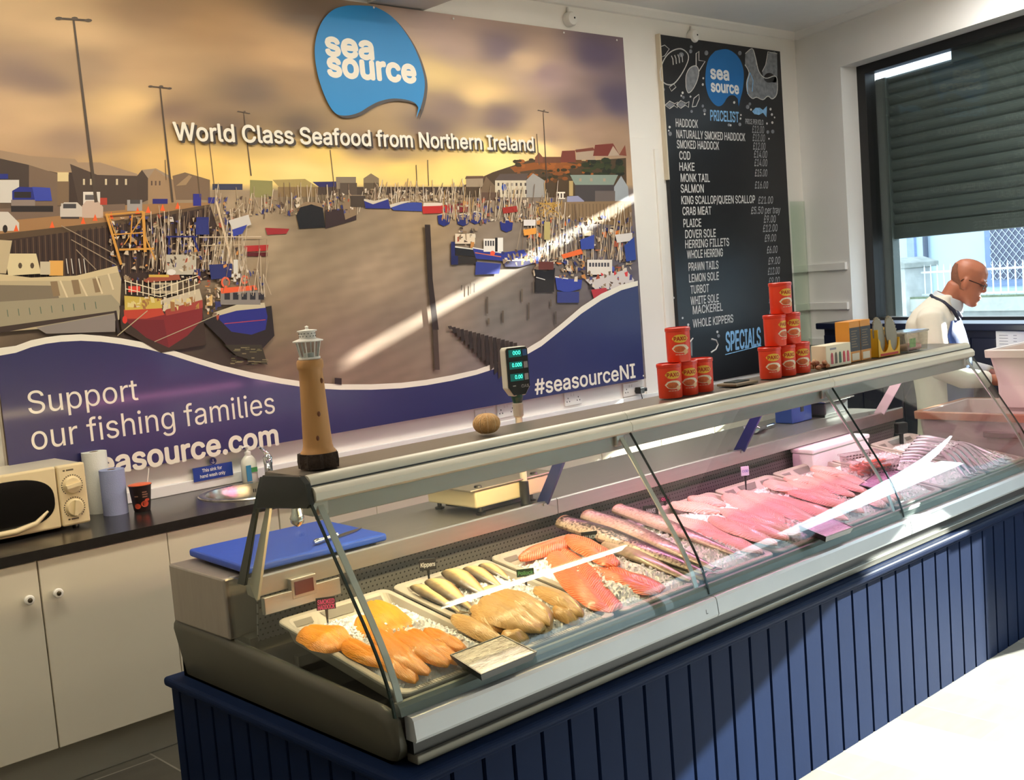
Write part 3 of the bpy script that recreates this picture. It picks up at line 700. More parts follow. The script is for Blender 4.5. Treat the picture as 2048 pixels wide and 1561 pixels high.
mk.build('printed_marks', mat('grey_print', (90, 80, 60), 0.6), mw)
ft = MB(); [ft.lathe([(0.014, 0.0), (0.012, 0.017)], 10, T(x, y, 0)) for x in (0.04, W-0.04) for y in (0.05, D-0.05)]; ft.build('feet', m_black, mw)

# paper rolls
def roll(name, lab, x, y, h, r, m, torn):
    t = thing(name, lab, 'paper roll', (x, y, KT), group=None)
    MB().lathe([(0.018, 0), (r, 0), (r, h*0.5), (r, h), (0.018, h)], 32, caps=False).build('paper', m, t, smooth=True)
    MB().lathe([(0.014, 0.001), (0.0182, 0.001), (0.0182, h-0.001), (0.014, h-0.001), (0.014, 0.001)], 20, caps=False).build('core', mat('cardboard', (150, 122, 92), 0.8), t, smooth=True)
    if torn:
        rr = r+0.0012; fl = []
        angs = [R_(-150+6*k) for k in range(24)]
        top = [(rr*math.cos(a), rr*math.sin(a), h-0.001) for a in angs]
        bot = [(rr*math.cos(a), rr*math.sin(a), h*(0.28+0.42*(k/23.0)**1.3)+rng.uniform(-.004, .004)) for k, a in enumerate(angs)]
        MB().add(top+bot, [(k, k+1, 24+k+1, 24+k) for k in range(23)]).build('loose_sheet', m, t, smooth=True)
    return t
roll('paper_towel_roll', 'tall white paper towel roll standing behind the blue roll', 1.905, 4.742, 0.262, 0.052, mat('white_tissue', (224, 226, 216), 0.9, var=0.02, bump=0.2, bscale=200), False)
roll('paper_towel_roll', 'shorter blue paper towel roll with torn loose sheet, beside the microwave', 1.925, 4.628, 0.190, 0.051, mat('blue_tissue', (150, 160, 196), 0.9, var=0.03, bump=0.2, bscale=200), True)
# noodle pot with fork
cp = at_z(285, 1022, KT)
t = thing('snack_pot', 'black and orange instant noodle pot with fork standing on the black worktop', 'pot', (cp[0], cp[1], KT))
MB().lathe([(0.032, 0), (0.034, 0.004), (0.046, 0.108), (0.0485, 0.110), (0.0485, 0.114), (0.044, 0.114), (0.031, 0.006), (0.0, 0.006)], 28).build('cup', mat('black_card', (36, 24, 22), 0.4, var=0.2), t, smooth=True)
MB().lathe([(0.0, 0.1165), (0.03, 0.118), (0.047, 0.1145), (0.0495, 0.113)], 28).build('lid', mat('orange_foil', (226, 104, 60), 0.35, var=0.1), t, smooth=True)
MB().tube([(0.03, 0.01, 0.06), (0.042, 0.014, 0.115), (0.058, 0.02, 0.172)], 0.0022, 6).build('fork', m_white, t)
def on_cyl(mb_src, r0, r1, h, ang0):
    """bend flat (x along, z up, y depth) verts round a tapering cup"""
    out = []
    for x, y, z in mb_src.v:
        r = r0+(r1-r0)*(z/h)+y; a = ang0+x/r; out.append((r*math.cos(a), r*math.sin(a), z))
    mb_src.v = out; return mb_src
g = MB()
for (x, z, rx, rz) in ((-0.018, 0.026, 0.014, 0.012), (0.014, 0.034, 0.017, 0.014), (0.026, 0.05, 0.012, 0.006)):
    g.add([(x+rx*math.cos(2*math.pi*k/14), 0.0012, z+rz*math.sin(2*math.pi*k/14)) for k in range(14)], [tuple(range(14))])
on_cyl(g, 0.0335, 0.0462, 0.108, math.atan2(-cp[1], -cp[0])).build('printed_picture', mat('tomato_print', (190, 74, 48), 0.4, var=0.3, scale=60), t)
g = MB()
for i, (x, z, w) in enumerate(((0.006, 0.082, 0.020), (0.006, 0.072, 0.024), (-0.028, 0.066, 0.016), (0.006, 0.062, 0.022))): g.add([(x, 0.0012, z), (x+w/2, 0.0012, z), (x+w, 0.0012, z), (x+w, 0.0012, z+0.005), (x+w/2, 0.0012, z+0.005), (x, 0.0012, z+0.005)], [(0, 1, 4, 5), (1, 2, 3, 4)])
on_cyl(g, 0.0335, 0.0462, 0.108, math.atan2(-cp[1], -cp[0])).build('printed_lines', mat('tan_print', (150, 110, 90), 0.5), t)
# soap pump
sp = at_z(494, 964, KT)
t = thing('soap_bottle', 'clear white pump bottle of hand soap beside the tap', 'soap dispenser', (sp[0], 4.74, KT))
MB().lathe([(0.0, 0.0), (0.036, 0.0), (0.040, 0.006), (0.040, 0.085), (0.036, 0.108), (0.018, 0.128), (0.013, 0.132)], 26, sx=1.0, sy=0.7).build('bottle', mat('milky_plastic', (226, 228, 216), 0.2, var=0.03), t, smooth=True)
pm = MB(); pm.lathe([(0.015, 0.13), (0.015, 0.146), (0.006, 0.148), (0.005, 0.166), (0.012, 0.168), (0.012, 0.174), (0.0, 0.176)], 16); pm.tube([(0, 0, 0.171), (-0.03, -0.012, 0.172), (-0.036, -0.015, 0.166)], 0.004, 8); pm.build('pump', m_white, t, smooth=True)
lb = MB(); lb.box(-0.031, -0.006, -0.031, -0.0275, 0.01, 0.085); lb.build('label_blue', mat('blue_label', (52, 132, 176), 0.4), t)
lb = MB(); lb.box(-0.006, 0.026, -0.0315, -0.0275, 0.05, 0.072); lb.build('label_green', mat('green_label', (60, 146, 76), 0.4), t)
# hand wash sign
sgn = MB(); s0, s1 = at_y(388, 967, 4.798), at_y(463, 925, 4.798)
sx0, sx1, sz0, sz1 = s0[0], s1[0], s0[2]+0.004, s0[2]+0.068
sg = thing('sink_sign', 'blue hand wash sign on the wall behind the round sink', 'sign', (sx0, 4.80, sz0))
MB().box(sx0, sx1, 4.794, 4.799, sz0, sz1).build('plate', mat('sign_blue', (24, 62, 150), 0.35), sg, world=True)
tx = MB(); put_text(tx, 'This sink for', (sx0+0.045, 4.794, sz0+0.039), (1, 0, 0), (0, 0, 1), 0.10, 0.015, 0.03, lift=0.0003); put_text(tx, 'hand wash only', (sx0+0.032, 4.794, sz0+0.013), (1, 0, 0), (0, 0, 1), 0.128, 0.015, 0.03, lift=0.0003)
tx.build('lettering', mat('white_print', (238, 238, 232), 0.5), sg, world=True)
ic = MB(); ic.lathe([(0.0, 0), (0.017, 0), (0.017, 0.003), (0.0, 0.003)], 24, T((sx0+sx1)/2+0.005, 4.797, sz1+0.018, rx=R_(90))); ic.build('round_symbol', mat('sign_blue2', (30, 48, 120), 0.35), sg, world=True)
a = MB(); xc, zc = (sx0+sx1)/2+0.005, sz1+0.018
a.box(xc-0.0012, xc+0.0012, 4.7935, 4.794, zc-0.010, zc+0.010); a.tube([(xc+0.008*math.cos(R_(q)), 4.7935, zc-0.002+0.008*math.sin(R_(q))) for q in range(190, 351, 20)], 0.0012, 5)
a.build('anchor_mark', mat('white_print'), sg, world=True)
# ------------------------------------------------------------------ printed harbour mural
MYF = 4.785                                     # face of the printed boards
mx0, mx1 = 1.563, 5.572
mzb, mzt = 1.070, 3.236
PRINT = 1.2                                    # ink strength of the print
def ink(c): return tuple(min(1.0, v*PRINT) for v in lin(c)[:3])
mur = thing('harbour_mural', 'wall-wide printed harbour mural at sunset with blue speech bubble and white slogan', 'mural', (mx0, 4.82, mzb))
bd = MB(); xs = [mx0, 2.565, 3.565, 4.572, mx1]
for a, c in zip(xs[:-1], xs[1:]): bd.box(a+0.0006, c-0.0006, MYF+0.0012, 4.8195, mzb, mzt)
bd.build('board', mat('mural_board', (190, 180, 165), 0.5), mur, world=True)
def print_mat(nm, rough=0.42):
    m = mat(nm, (255, 255, 255), rough, var=0.0, vcol=True, coat=0.0, spec=0.35); return m
skyp = [(0, 0, 196, 166, 126), (150, 60, 192, 162, 122), (300, 20, 150, 122, 92), (280, 130, 172, 142, 106), (450, 60, 165, 132, 94), (560, 100, 180, 144, 100), (620, 20, 96, 80, 66), (600, 160, 150, 120, 84),
 (60, 150, 124, 104, 94), (170, 130, 150, 126, 100), (0, 240, 178, 148, 116), (60, 230, 184, 154, 118), (150, 280, 146, 122, 102), (250, 205, 212, 178, 124), (350, 225, 120, 98, 82), (500, 185, 110, 92, 76), (450, 250, 106, 88, 72), (600, 250, 100, 84, 70), (60, 330, 156, 126, 98), (210, 330, 172, 142, 100),
 (330, 330, 200, 164, 104), (420, 335, 222, 184, 106), (500, 352, 230, 196, 118), (600, 345, 232, 200, 128), (700, 350, 230, 194, 120), (800, 335, 232, 196, 112), (650, 312, 222, 186, 104), (710, 285, 118, 98, 84), (790, 300, 150, 126, 92), (900, 345, 234, 198, 118), (870, 50, 152, 132, 124), (900, 90, 168, 144, 130), (1000, 95, 116, 100, 108), (880, 150, 206, 178, 120), (960, 185, 214, 182, 126),
 (1050, 125, 196, 168, 136), (1100, 150, 150, 126, 124), (1190, 110, 84, 72, 92), (1235, 200, 78, 68, 86), (1150, 215, 112, 94, 94), (900, 215, 124, 104, 94), (1000, 235, 108, 90, 88), (860, 255, 106, 90, 84), (1100, 275, 156, 130, 108), (1230, 280, 146, 120, 98), (1000, 312, 242, 212, 136), (1080, 300, 232, 198, 136), (1180, 270, 150, 124, 104)]
watp = [(500, 480, 152, 132, 106), (700, 450, 132, 114, 92), (750, 550, 146, 126, 104), (600, 600, 128, 108, 88), (600, 720, 106, 86, 70), (700, 700, 122, 102, 88), (800, 650, 114, 98, 84), (850, 450, 142, 120, 92), (900, 610, 130, 114, 100), (950, 560, 122, 110, 98), (1000, 640, 106, 100, 94), (1100, 600, 92, 84, 80), (1000, 720, 110, 100, 98), (450, 700, 52, 44, 34), (560, 650, 120, 104, 82), (750, 750, 112, 94, 80), (650, 420, 96, 82, 62), (560, 560, 140, 122, 98), (300, 640, 60, 48, 40), (1240, 580, 90, 84, 90)]
def ctrl(L): 
    return np.array([at_y(q[0], q[1], MYF)[[0, 2]] for q in L]), np.array([ink(q[2:]) for q in L])
ZH = at_y(760, 374, MYF)[2]
def idw(P, C, x, z, sx=1.0, sz=2.2, pw=3.2):
    d = np.sqrt(((P[:, 0]-x)*sx)**2+((P[:, 1]-z)*sz)**2)+0.02; w = 1/d**pw
    return (C*w[:, None]).sum(0)/w.sum()
def fbm(x, z, s):
    v = 0; a = 0.5
    for k in range(4):
        v += a*math.sin(x*s*1.3+2.1*math.sin(z*s*2.7+k)+k*1.7)*math.cos(z*s*3.9+1.3*math.sin(x*s*0.7+k*2.3)); s *= 2.03; a *= 0.55
    return v
gm = MB(); NX, NZ = 210, 125
(SP, SC_), (WP, WC_) = ctrl(skyp), ctrl(watp)
gv = [(mx0+(mx1-mx0)*i/NX, MYF+0.0008, mzb+(mzt-mzb)*j/NZ) for j in range(NZ+1) for i in range(NX+1)]
gf = []; gc = []
for j in range(NZ):
    for i in range(NX):
        x = mx0+(mx1-mx0)*(i+0.5)/NX; z = mzb+(mzt-mzb)*(j+0.5)/NZ
        if z > ZH:
            xx = x+0.05*fbm(x, z, 2.0); zz = z+0.03*fbm(x+3, z, 2.6)-0.03*(x-3)*0.1
            c = 1.13*idw(SP, SC_, xx, zz)*(1+0.13*fbm(x*0.9+z*0.35, z*1.6-x*0.1, 3.2))
        else:
            c = 1.2*idw(WP, WC_, x, z, 1, 1.3)*(1+0.16*math.sin(z*210+3*math.sin(x*9+z*40))*(0.35+0.65*abs(math.sin(x*31+z*77))))
        gf.append((j*(NX+1)+i, j*(NX+1)+i+1, (j+1)*(NX+1)+i+1, (j+1)*(NX+1)+i)); gc.append(tuple(np.clip(c, 0, 1)))
me = bpy.data.meshes.new('printed_sky'); me.from_pydata([(v[0]-mx0, v[1]-4.82, v[2]-mzb) for v in gv], [], gf)
# smooth shading of the inks: average the face colours at the grid points
vc = np.zeros(((NX+1)*(NZ+1), 4)); cnt = np.zeros((NX+1)*(NZ+1))
for f, c in zip(gf, gc):
    for q in f: vc[q, :3] += c; cnt[q] += 1
vc[:, :3] /= cnt[:, None]; vc[:, 3] = 1
ca = me.color_attributes.new('Col', 'FLOAT_COLOR', 'POINT'); ca.data.foreach_set('color', vc.ravel())
m_pr = print_mat('printed_vinyl'); me.materials.append(m_pr)
o = bpy.data.objects.new('printed_sky_and_water', me); COL.objects.link(o); o.parent = mur

art = MB(); _ay = [0.0]
def xz(p): q = at_y(p[0] if p[0] > 0 else p[0]-90, p[1], MYF); return (min(max(q[0], mx0+0.001), mx1-0.001), min(max(q[2], mzb), mzt-0.001))
def poly(col, pts):
    _ay[0] += 6e-6
    y = MYF+0.0004-_ay[0]; w = [xz(p) for p in pts]
    art.add([(a, y, b) for a, b in w], [tuple(range(len(w)))], col=ink(col))
def ln(col, a, b, w=1.5, w2=None):
    if w2 is None: w2 = w
    dx, dy = b[0]-a[0], b[1]-a[1]; L = math.hypot(dx, dy) or 1; nx, ny = -dy/L/2, dx/L/2
    poly(col, [(a[0]+nx*w, a[1]+ny*w), (b[0]+nx*w2, b[1]+ny*w2), (b[0]-nx*w2, b[1]-ny*w2), (a[0]-nx*w, a[1]-ny*w)])
def rect(col, x, y, w, h, sk=0.0): poly(col, [(x, y), (x+w, y+sk*w), (x+w, y+sk*w+h), (x, y+h)])
def ell(col, x, y, rx, ry, n=14): poly(col, [(x+rx*math.cos(2*math.pi*k/n), y+ry*math.sin(2*math.pi*k/n)) for k in range(n)])
R2 = random.Random(11)
def clutter(x0, y0, x1, y1, n, cols, w=(2, 7), h=(2, 9)):
    for _ in range(n):
        x = R2.uniform(x0, x1); y = R2.uniform(y0, y1); a, b = R2.uniform(*w), R2.uniform(*h); j = lambda: R2.uniform(-0.45, 0.45); poly(R2.choice(cols), [(x+j()*a, y+j()*b), (x+a*(1+j()), y+j()*b), (x+a*(1+j()), y+b*(1+j())), (x+j()*a, y+b*(1+j()))])
def masts(x0, x1, yb, n, hmin, hmax, cols, w=1.2):
    for _ in range(n):
        x = R2.uniform(x0, x1); h = R2.uniform(hmin, hmax); t = R2.uniform(-0.12, 0.2)*h
        ln(R2.choice(cols), (x, yb+R2.uniform(-6, 6)), (x+t, yb-h), w)
        if R2.random() < 0.5: ln(R2.choice(cols), (x+t, yb-h), (x+t+R2.uniform(-18, 18), yb), 0.7)
pale = [(196, 176, 150), (170, 150, 122), (210, 196, 176), (150, 128, 104), (120, 98, 80)]
dim = [(84, 66, 54), (104, 84, 66), (62, 50, 46), (130, 106, 80), (150, 128, 100)]
mix = pale+dim+[(70, 70, 120), (160, 76, 52), (190, 130, 70), (52, 52, 96)]
# --- far shore and sheds
rect((70, 56, 46), 560, 374, 420, 16)
poly((92, 76, 62), [(0, 300), (90, 340), (135, 350), (172, 340), (172, 460), (0, 460)])
poly((150, 126, 102), [(0, 288), (60, 312), (150, 318), (172, 345), (90, 342), (0, 303)])
poly((66, 54, 48), [(0, 303), (58, 330), (58, 400), (0, 400)])
poly((112, 92, 76), [(58, 330), (115, 348), (115, 420), (58, 430)])
rect((206, 186, 140), 115, 345, 22, 18); rect((116, 94, 72), 115, 363, 24, 48); rect((60, 46, 40), 138, 345, 30, 60)
poly((152, 128, 104), [(135, 325), (200, 325), (275, 348), (275, 352), (195, 350)])
poly((72, 58, 50), [(140, 328), (195, 350), (275, 352), (275, 415), (160, 420)])
for x in (166, 180, 210, 232, 250): rect((196, 180, 150), x, 358, 4, 12); 
poly((70, 56, 48), [(274, 352), (284, 340), (297, 358), (297, 400), (274, 410)]); poly((148, 128, 108), [(284, 340), (312, 337), (340, 352), (330, 372), (297, 358)])
poly((150, 122, 92), [(296, 358), (310, 338), (328, 352), (352, 362), (352, 410), (296, 410)]); [rect((84, 66, 56), x, 362, 3, 9) for x in (302, 310, 318)]
poly((116, 94, 74), [(345, 352), (370, 345), (420, 360), (420, 400), (352, 400)]); poly((150, 124, 92), [(352, 372), (378, 350), (384, 353), (372, 370)])
poly((136, 130, 80), [(500, 360), (545, 362), (545, 395), (500, 395)]); poly((160, 140, 86), [(545, 360), (610, 358), (635, 374), (560, 376)]); rect((128, 104, 70), 556, 374, 80, 20)
poly((44, 40, 90), [(625, 364), (678, 363), (682, 374), (638, 374)]); rect((126, 112, 94), 672, 354, 40, 24); rect((84, 70, 58), 680, 366, 34, 24)
poly((124, 108, 84), [(727, 357), (742, 347), (758, 357), (758, 385), (727, 385)]); rect((90, 76, 58), 728, 366, 30, 24)
rect((56, 58, 80), 425, 368, 60, 12)
# right hill
poly((74, 58, 40), [(925, 372), (985, 345), (1060, 320), (1090, 318), (1170, 322), (1252, 316), (1254, 395), (930, 395)])
poly((134, 78, 34), [(1020, 335), (1050, 328), (1100, 320), (1160, 330), (1120, 345), (1080, 338), (1030, 345)])
for _ in range(70): x = R2.uniform(1030, 1190); y = R2.uniform(318, 362)+(1100-x)*0.02; ell(R2.choice([(150, 86, 36), (96, 64, 34), (58, 48, 28), (126, 74, 34), (44, 46, 30)]), x, y, R2.uniform(3, 9), R2.uniform(2, 5), 7)
for _ in range(45): ell(R2.choice([(44, 50, 30), (54, 60, 34), (36, 38, 28)]), R2.uniform(1170, 1250), R2.uniform(320, 350), R2.uniform(4, 10), R2.uniform(3, 6), 7)
rect((104, 66, 46), 1070, 314, 52, 12); poly((120, 72, 52), [(1070, 315), (1078, 305), (1086, 315), (1086, 325), (1070, 325)])
poly((112, 56, 44), [(1120, 325), (1124, 302), (1150, 301), (1152, 325)]); rect((160, 140, 120), 1152, 298, 38, 22); poly((112, 60, 46), [(1150, 300), (1186, 295), (1190, 301), (1152, 305)])
poly((110, 50, 40), [(1186, 312), (1190, 290), (1226, 287), (1240, 312)]); poly((166, 146, 126), [(1216, 312), (1226, 292), (1240, 312)]); poly((120, 66, 50), [(1238, 310), (1250, 290), (1253, 312)])
# white harbour houses
rect((150, 132, 108), 932, 352, 34, 22); poly((96, 72, 54), [(932, 353), (966, 352), (970, 357), (930, 358)]); poly((110, 90, 68), [(960, 385), (972, 353), (990, 372), (990, 390)])
poly((86, 72, 66), [(990, 360), (1000, 348), (1056, 347), (1052, 361)]); rect((196, 184, 160), 990, 361, 62, 34); poly((150, 146, 140), [(1052, 361), (1066, 347), (1090, 362), (1090, 395), (1052, 395)])
for x in range(995, 1050, 9): rect((76, 66, 60), x, 366, 3.5, 6); rect((76, 66, 60), x+1, 380, 3.5, 8)
ell((44, 76, 160), 1008, 375, 5, 7); rect((92, 70, 56), 960, 385, 40, 16)
poly((128, 140, 128), [(1140, 350), (1236, 350), (1226, 372), (1150, 370)]); rect((70, 64, 64), 1150, 370, 80, 34); poly((150, 156, 160), [(1228, 374), (1242, 352), (1256, 374), (1258, 404), (1228, 404)])
rect((176, 150, 100), 1138, 362, 8, 30); rect((100, 90, 86), 1190, 382, 40, 22)
for x in (1158, 1180, 1206): rect((160, 140, 120), x, 357, 5, 6)
poly((140, 140, 166), [(1134, 393), (1156, 392), (1168, 402), (1168, 409), (1134, 409)]); rect((226, 216, 196), 1112, 384, 18, 14); [rect((70, 52, 46), 1115+6*k, 387, 3, 9) for k in range(3)]
poly((132, 108, 80), [(1080, 405), (1262, 402), (1265, 455), (1130, 440)])
for x in range(1130, 1262, 7): ln((104, 84, 62), (x, 408), (x+1, 440), 1.5)
# quay on the left
poly((150, 112, 74), [(0, 455), (0, 425), (160, 415), (300, 408), (420, 405), (420, 412), (215, 448), (0, 482)])
poly((112, 92, 78), [(0, 420), (250, 408), (250, 420), (0, 448)])
poly((58, 42, 36), [(0, 478), (215, 446), (420, 411), (440, 470), (420, 560), (180, 570), (0, 560)])
poly((84, 66, 48), [(0, 474), (215, 444), (420, 409), (420, 414), (215, 455), (0, 488)])
for x in range(6, 420, 6): ln((96, 74, 58) if x % 12 else (40, 28, 26), (x, 486-(x*0.165)), (x+3, 560-(x*0.05)), 1.6)
# vehicles
rect((196, 190, 182), 0, 360, 38, 46); rect((34, 44, 118), 0, 348, 16, 10)
poly((36, 44, 122), [(24, 382), (38, 374), (70, 375), (70, 400), (24, 400)]); poly((54, 66, 156), [(64, 374), (100, 376), (104, 402), (70, 402)]); rect((40, 34, 36), 28, 384, 34, 12); rect((130, 116, 108), 22, 400, 48, 14); rect((40, 34, 34), 22, 412, 84, 12)
rect((176, 168, 160), 122, 407, 34, 24); rect((70, 66, 70), 126, 408, 24, 10); rect((60, 52, 50), 122, 430, 36, 8); poly((188, 178, 168), [(120, 414), (128, 405), (154, 405), (166, 416), (166, 434), (120, 434)]); rect((64, 60, 62), 126, 408, 26, 9)
rect((206, 198, 188), 166, 384, 34, 28); rect((90, 84, 84), 170, 390, 20, 10); poly((184, 160, 144), [(164, 412), (172, 402), (196, 402), (206, 414), (206, 436), (164, 436)]); rect((168, 60, 44), 200, 396, 14, 14); rect((150, 144, 140), 254, 400, 30, 22); rect((70, 66, 64), 260, 400, 20, 8)
poly((196, 188, 178), [(0, 424), (16, 424), (38, 446), (38, 462), (0, 464)]); ell((40, 34, 32), 10, 458, 5, 8)
for x, y in ((32, 455), (166, 440), (190, 434), (222, 430), (275, 420), (296, 418), (325, 414), (355, 410), (104, 448)): poly((224, 92, 44), [(x-5, y+8), (x, y-6), (x+5, y+8)])
rect((44, 40, 110), 305, 398, 30, 10); rect((44, 44, 130), 386, 388, 16, 24); rect((46, 46, 124), 416, 395, 26, 12)
# lamp posts
for (x0, y0, x1, y1, w) in ((147, 40, 192, 405, 7), (320, 176, 345, 405, 4.5), (487, 226, 502, 352, 2.5), (1086, 224, 1095, 395, 2.2)):
    ln((74, 62, 52), (x0, y0), (x1, y1), w*0.55, w); hw = w*4.2
    ln((70, 58, 48), (x0-hw, y0-3), (x0+hw, y0+1), w*0.6); ell((84, 72, 62), x0-hw, y0-3, w*1.1, w*0.5, 8); ell((84, 72, 62), x0+hw, y0+1, w*1.1, w*0.5, 8); ell((84, 72, 62), x0+2, y0-3, w, w*0.5, 8)
for (x0, y0, x1, y1) in ((388, 280, 400, 395), (418, 280, 428, 372), (660, 300, 668, 372), (832, 330, 834, 374), (855, 320, 857, 372), (1073, 268, 1078, 330), (330, 320, 332, 360)): ln((96, 80, 62), (x0, y0), (x1, y1), 1.5)
# middle harbour boats
clutter(430, 392, 700, 430, 150, mix); masts(420, 720, 425, 60, 18, 60, pale)
poly((22, 20, 24), [(592, 432), (600, 414), (622, 408), (645, 416), (650, 455), (598, 458)]); poly((140, 116, 88), [(588, 420), (610, 404), (640, 406), (652, 425), (645, 416), (622, 409), (600, 415)])
poly((52, 36, 36), [(650, 420), (690, 418), (712, 430), (712, 440), (650, 458)]); poly((132, 110, 84), [(684, 408), (703, 394), (713, 430), (690, 440)]); clutter(650, 385, 705, 425, 40, mix, (2, 5), (2, 7))
poly((150, 40, 44), [(530, 456), (578, 458), (572, 468), (534, 470)]); poly((170, 44, 44), [(488, 492), (536, 490), (534, 502), (490, 504)]); rect((90, 26, 30), 490, 505, 44, 8)
rect((66, 54, 44), 700, 392, 30, 22)
clutter(725, 378, 920, 400, 110, pale+dim, (2, 6), (2, 6)); masts(730, 930, 402, 50, 14, 46, pale)
poly((40, 44, 120), [(727, 401), (745, 408), (775, 398), (780, 418), (730, 417)]); poly((196, 184, 164), [(727, 398), (748, 402), (775, 396), (775, 399), (745, 409), (727, 402)])
poly((52, 66, 142), [(780, 415), (800, 408), (825, 405), (843, 406), (843, 423), (786, 421)]); poly((200, 188, 170), [(778, 410), (800, 404), (825, 402), (800, 409), (780, 416)])
poly((176, 40, 36), [(843, 413), (880, 412), (900, 408), (900, 426), (845, 428)]); poly((210, 196, 180), [(846, 406), (880, 406), (900, 405), (880, 412), (845, 413)]); poly((120, 34, 38), [(896, 412), (935, 404), (938, 424), (900, 426)])
for (x, y, c) in ((887, 440, (34, 42, 110)), (925, 440, (34, 40, 100)), (950, 436, (34, 42, 108)), (1012, 452, (36, 44, 116))):
    poly(c, [(x-13, y-8), (x, y-13), (x+13, y-8), (x+11, y+8), (x, y+13), (x-11, y+8)]); poly((206, 196, 180), [(x-14, y-9), (x, y-14), (x+14, y-9), (x, y-11)])
clutter(880, 395, 1100, 440, 200, mix); masts(880, 1110, 440, 70, 20, 80, pale+[(190, 150, 90)])
for _ in range(26): ln((188, 146, 70), (R2.uniform(1065, 1125), R2.uniform(400, 440)), (R2.uniform(1065, 1125), R2.uniform(400, 440)), 1.2)
poly((150, 44, 36), [(1003, 416), (1032, 412), (1034, 424), (1005, 428)])
clutter(1060, 430, 1260, 470, 120, mix+[(210, 110, 50), (60, 70, 140)]); clutter(1040, 460, 1260, 540, 190, mix+[(216, 120, 60), (70, 84, 160), (226, 216, 206)], (2, 9), (2, 10)); masts(1040, 1262, 520, 60, 30, 120, pale+[(226, 214, 196)])
# right boats
def boat(hull, trim, pts, cab=None):
    poly(hull, pts); ln(trim, pts[0], pts[1], 2.2)
    if cab: rect((222, 214, 204), *cab); [rect((60, 56, 60), cab[0]+3+5*k, cab[1]+4, 3, cab[3]*0.4) for k in range(int(cab[2]//6))]
rect((214, 196, 170), 908, 468, 40, 20); clutter(908, 455, 950, 490, 20, mix)
boat((28, 26, 30), (220, 214, 200), [(906, 494), (952, 500), (952, 514), (910, 510)]); rect((34, 38, 90), 900, 484, 8, 28); rect((30, 34, 80), 900, 512, 14, 18); rect((44, 38, 34), 914, 514, 38, 14)
boat((46, 54, 132), (224, 216, 206), [(943, 496), (1000, 506), (1046, 500), (1052, 510), (1020, 524), (950, 518)], (965, 478, 26, 26)); rect((226, 222, 214), 992, 476, 12, 28); rect((30, 26, 28), 988, 476, 5, 28); ln((206, 110, 60), (948, 506), (1000, 514), 1.6); ell((222, 86, 60), 983, 507, 5, 5, 9); poly((52, 62, 136), [(950, 524), (1000, 528), (996, 548), (948, 550)])
boat((40, 34, 72), (230, 226, 220), [(1005, 522), (1066, 520), (1074, 524), (1040, 534), (1008, 534)]); clutter(1000, 500, 1070, 524, 30, mix)
poly((26, 22, 26), [(1066, 538), (1088, 544), (1108, 536), (1106, 560), (1070, 560)]); rect((96, 50, 44), 1075, 524, 30, 16); rect((40, 34, 32), 1068, 560, 38, 24); ln((210, 204, 196), (1070, 555), (1088, 560), 1.5)
boat((52, 64, 146), (220, 216, 210), [(1108, 554), (1134, 558), (1162, 560), (1160, 578), (1132, 586), (1112, 580)]); rect((54, 60, 120), 1112, 584, 44, 22); clutter(1110, 520, 1165, 556, 40, mix)
rect((214, 206, 196), 1172, 520, 50, 30); [rect((70, 66, 72), 1176+6*k, 526, 4, 8) for k in range(7)]; poly((196, 188, 184), [(1168, 560), (1250, 540), (1266, 560), (1264, 572), (1200, 590)]); clutter(1170, 540, 1262, 580, 40, mix+[(200, 60, 60)]); poly((170, 50, 58), [(1180, 580), (1210, 576), (1216, 590), (1186, 600)])
poly((222, 104, 52), [(1120, 510), (1160, 498), (1164, 508), (1124, 518)]); poly((206, 200, 196), [(1228, 470), (1262, 466), (1262, 482), (1232, 486)]); poly((48, 68, 140), [(1246, 492), (1266, 474), (1270, 520), (1250, 524)]); poly((56, 72, 150), [(1158, 480), (1186, 470), (1186, 498), (1160, 500)]); rect((232, 220, 190), 1166, 462, 14, 10)
poly((222, 150, 64), [(1044, 460), (1070, 456), (1070, 468), (1046, 472)]); rect((176, 160, 104), 1086, 444, 12, 36); rect((214, 206, 200), 1045, 440, 24, 12)
for k in range(11): ln(R2.choice([(60, 54, 48), (44, 40, 38)]), (R2.uniform(900, 1170), 560+R2.uniform(0, 16)), (R2.uniform(900, 1170)+2, 586+R2.uniform(0, 40)), 1.6) if k < 0 else rect(R2.choice([(92, 80, 68), (84, 74, 66), (102, 90, 76)]), R2.uniform(910, 1120), R2.uniform(548, 640), R2.uniform(2, 4), R2.uniform(10, 34))
# left: crane masts, blue and red trawlers
clutter(215, 430, 480, 560, 330, mix+[(44, 46, 112), (200, 190, 180)], (2, 8), (2, 9)); masts(300, 480, 540, 70, 40, 130, pale)
for a, b, w in (((210, 428), (240, 530), 5), ((284, 424), (288, 505), 6), ((212, 430), (284, 424), 3), ((288, 425), (246, 490), 2), ((222, 470), (284, 466), 2.5), ((236, 500), (306, 498), 4), ((286, 470), (308, 520), 3), ((215, 430), (232, 480), 2), ((262, 430), (258, 490), 2.5)): ln((196, 140, 62), a, b, w)
for a, b in (((120, 452), (225, 508)), ((140, 480), (230, 530)), ((150, 500), (190, 540))): ln((150, 132, 110), a, b, 1.6)
for a, b, w in (((330, 474), (392, 474), 3), ((336, 474), (334, 540), 3.5), ((384, 474), (400, 520), 4), ((390, 440), (415, 440), 10)): ln((36, 40, 106), a, b, w)
poly((40, 46, 110), [(390, 440), (414, 440), (416, 470), (388, 470)]); poly((196, 190, 184), [(454, 442), (494, 430), (500, 450), (464, 462)]); poly((52, 62, 150), [(462, 460), (492, 450), (482, 468), (464, 474)])
ln((204, 180, 150), (430, 404), (462, 530), 4); ln((196, 176, 150), (395, 475), (520, 474), 2); ln((180, 160, 130), (400, 492), (480, 490), 2)
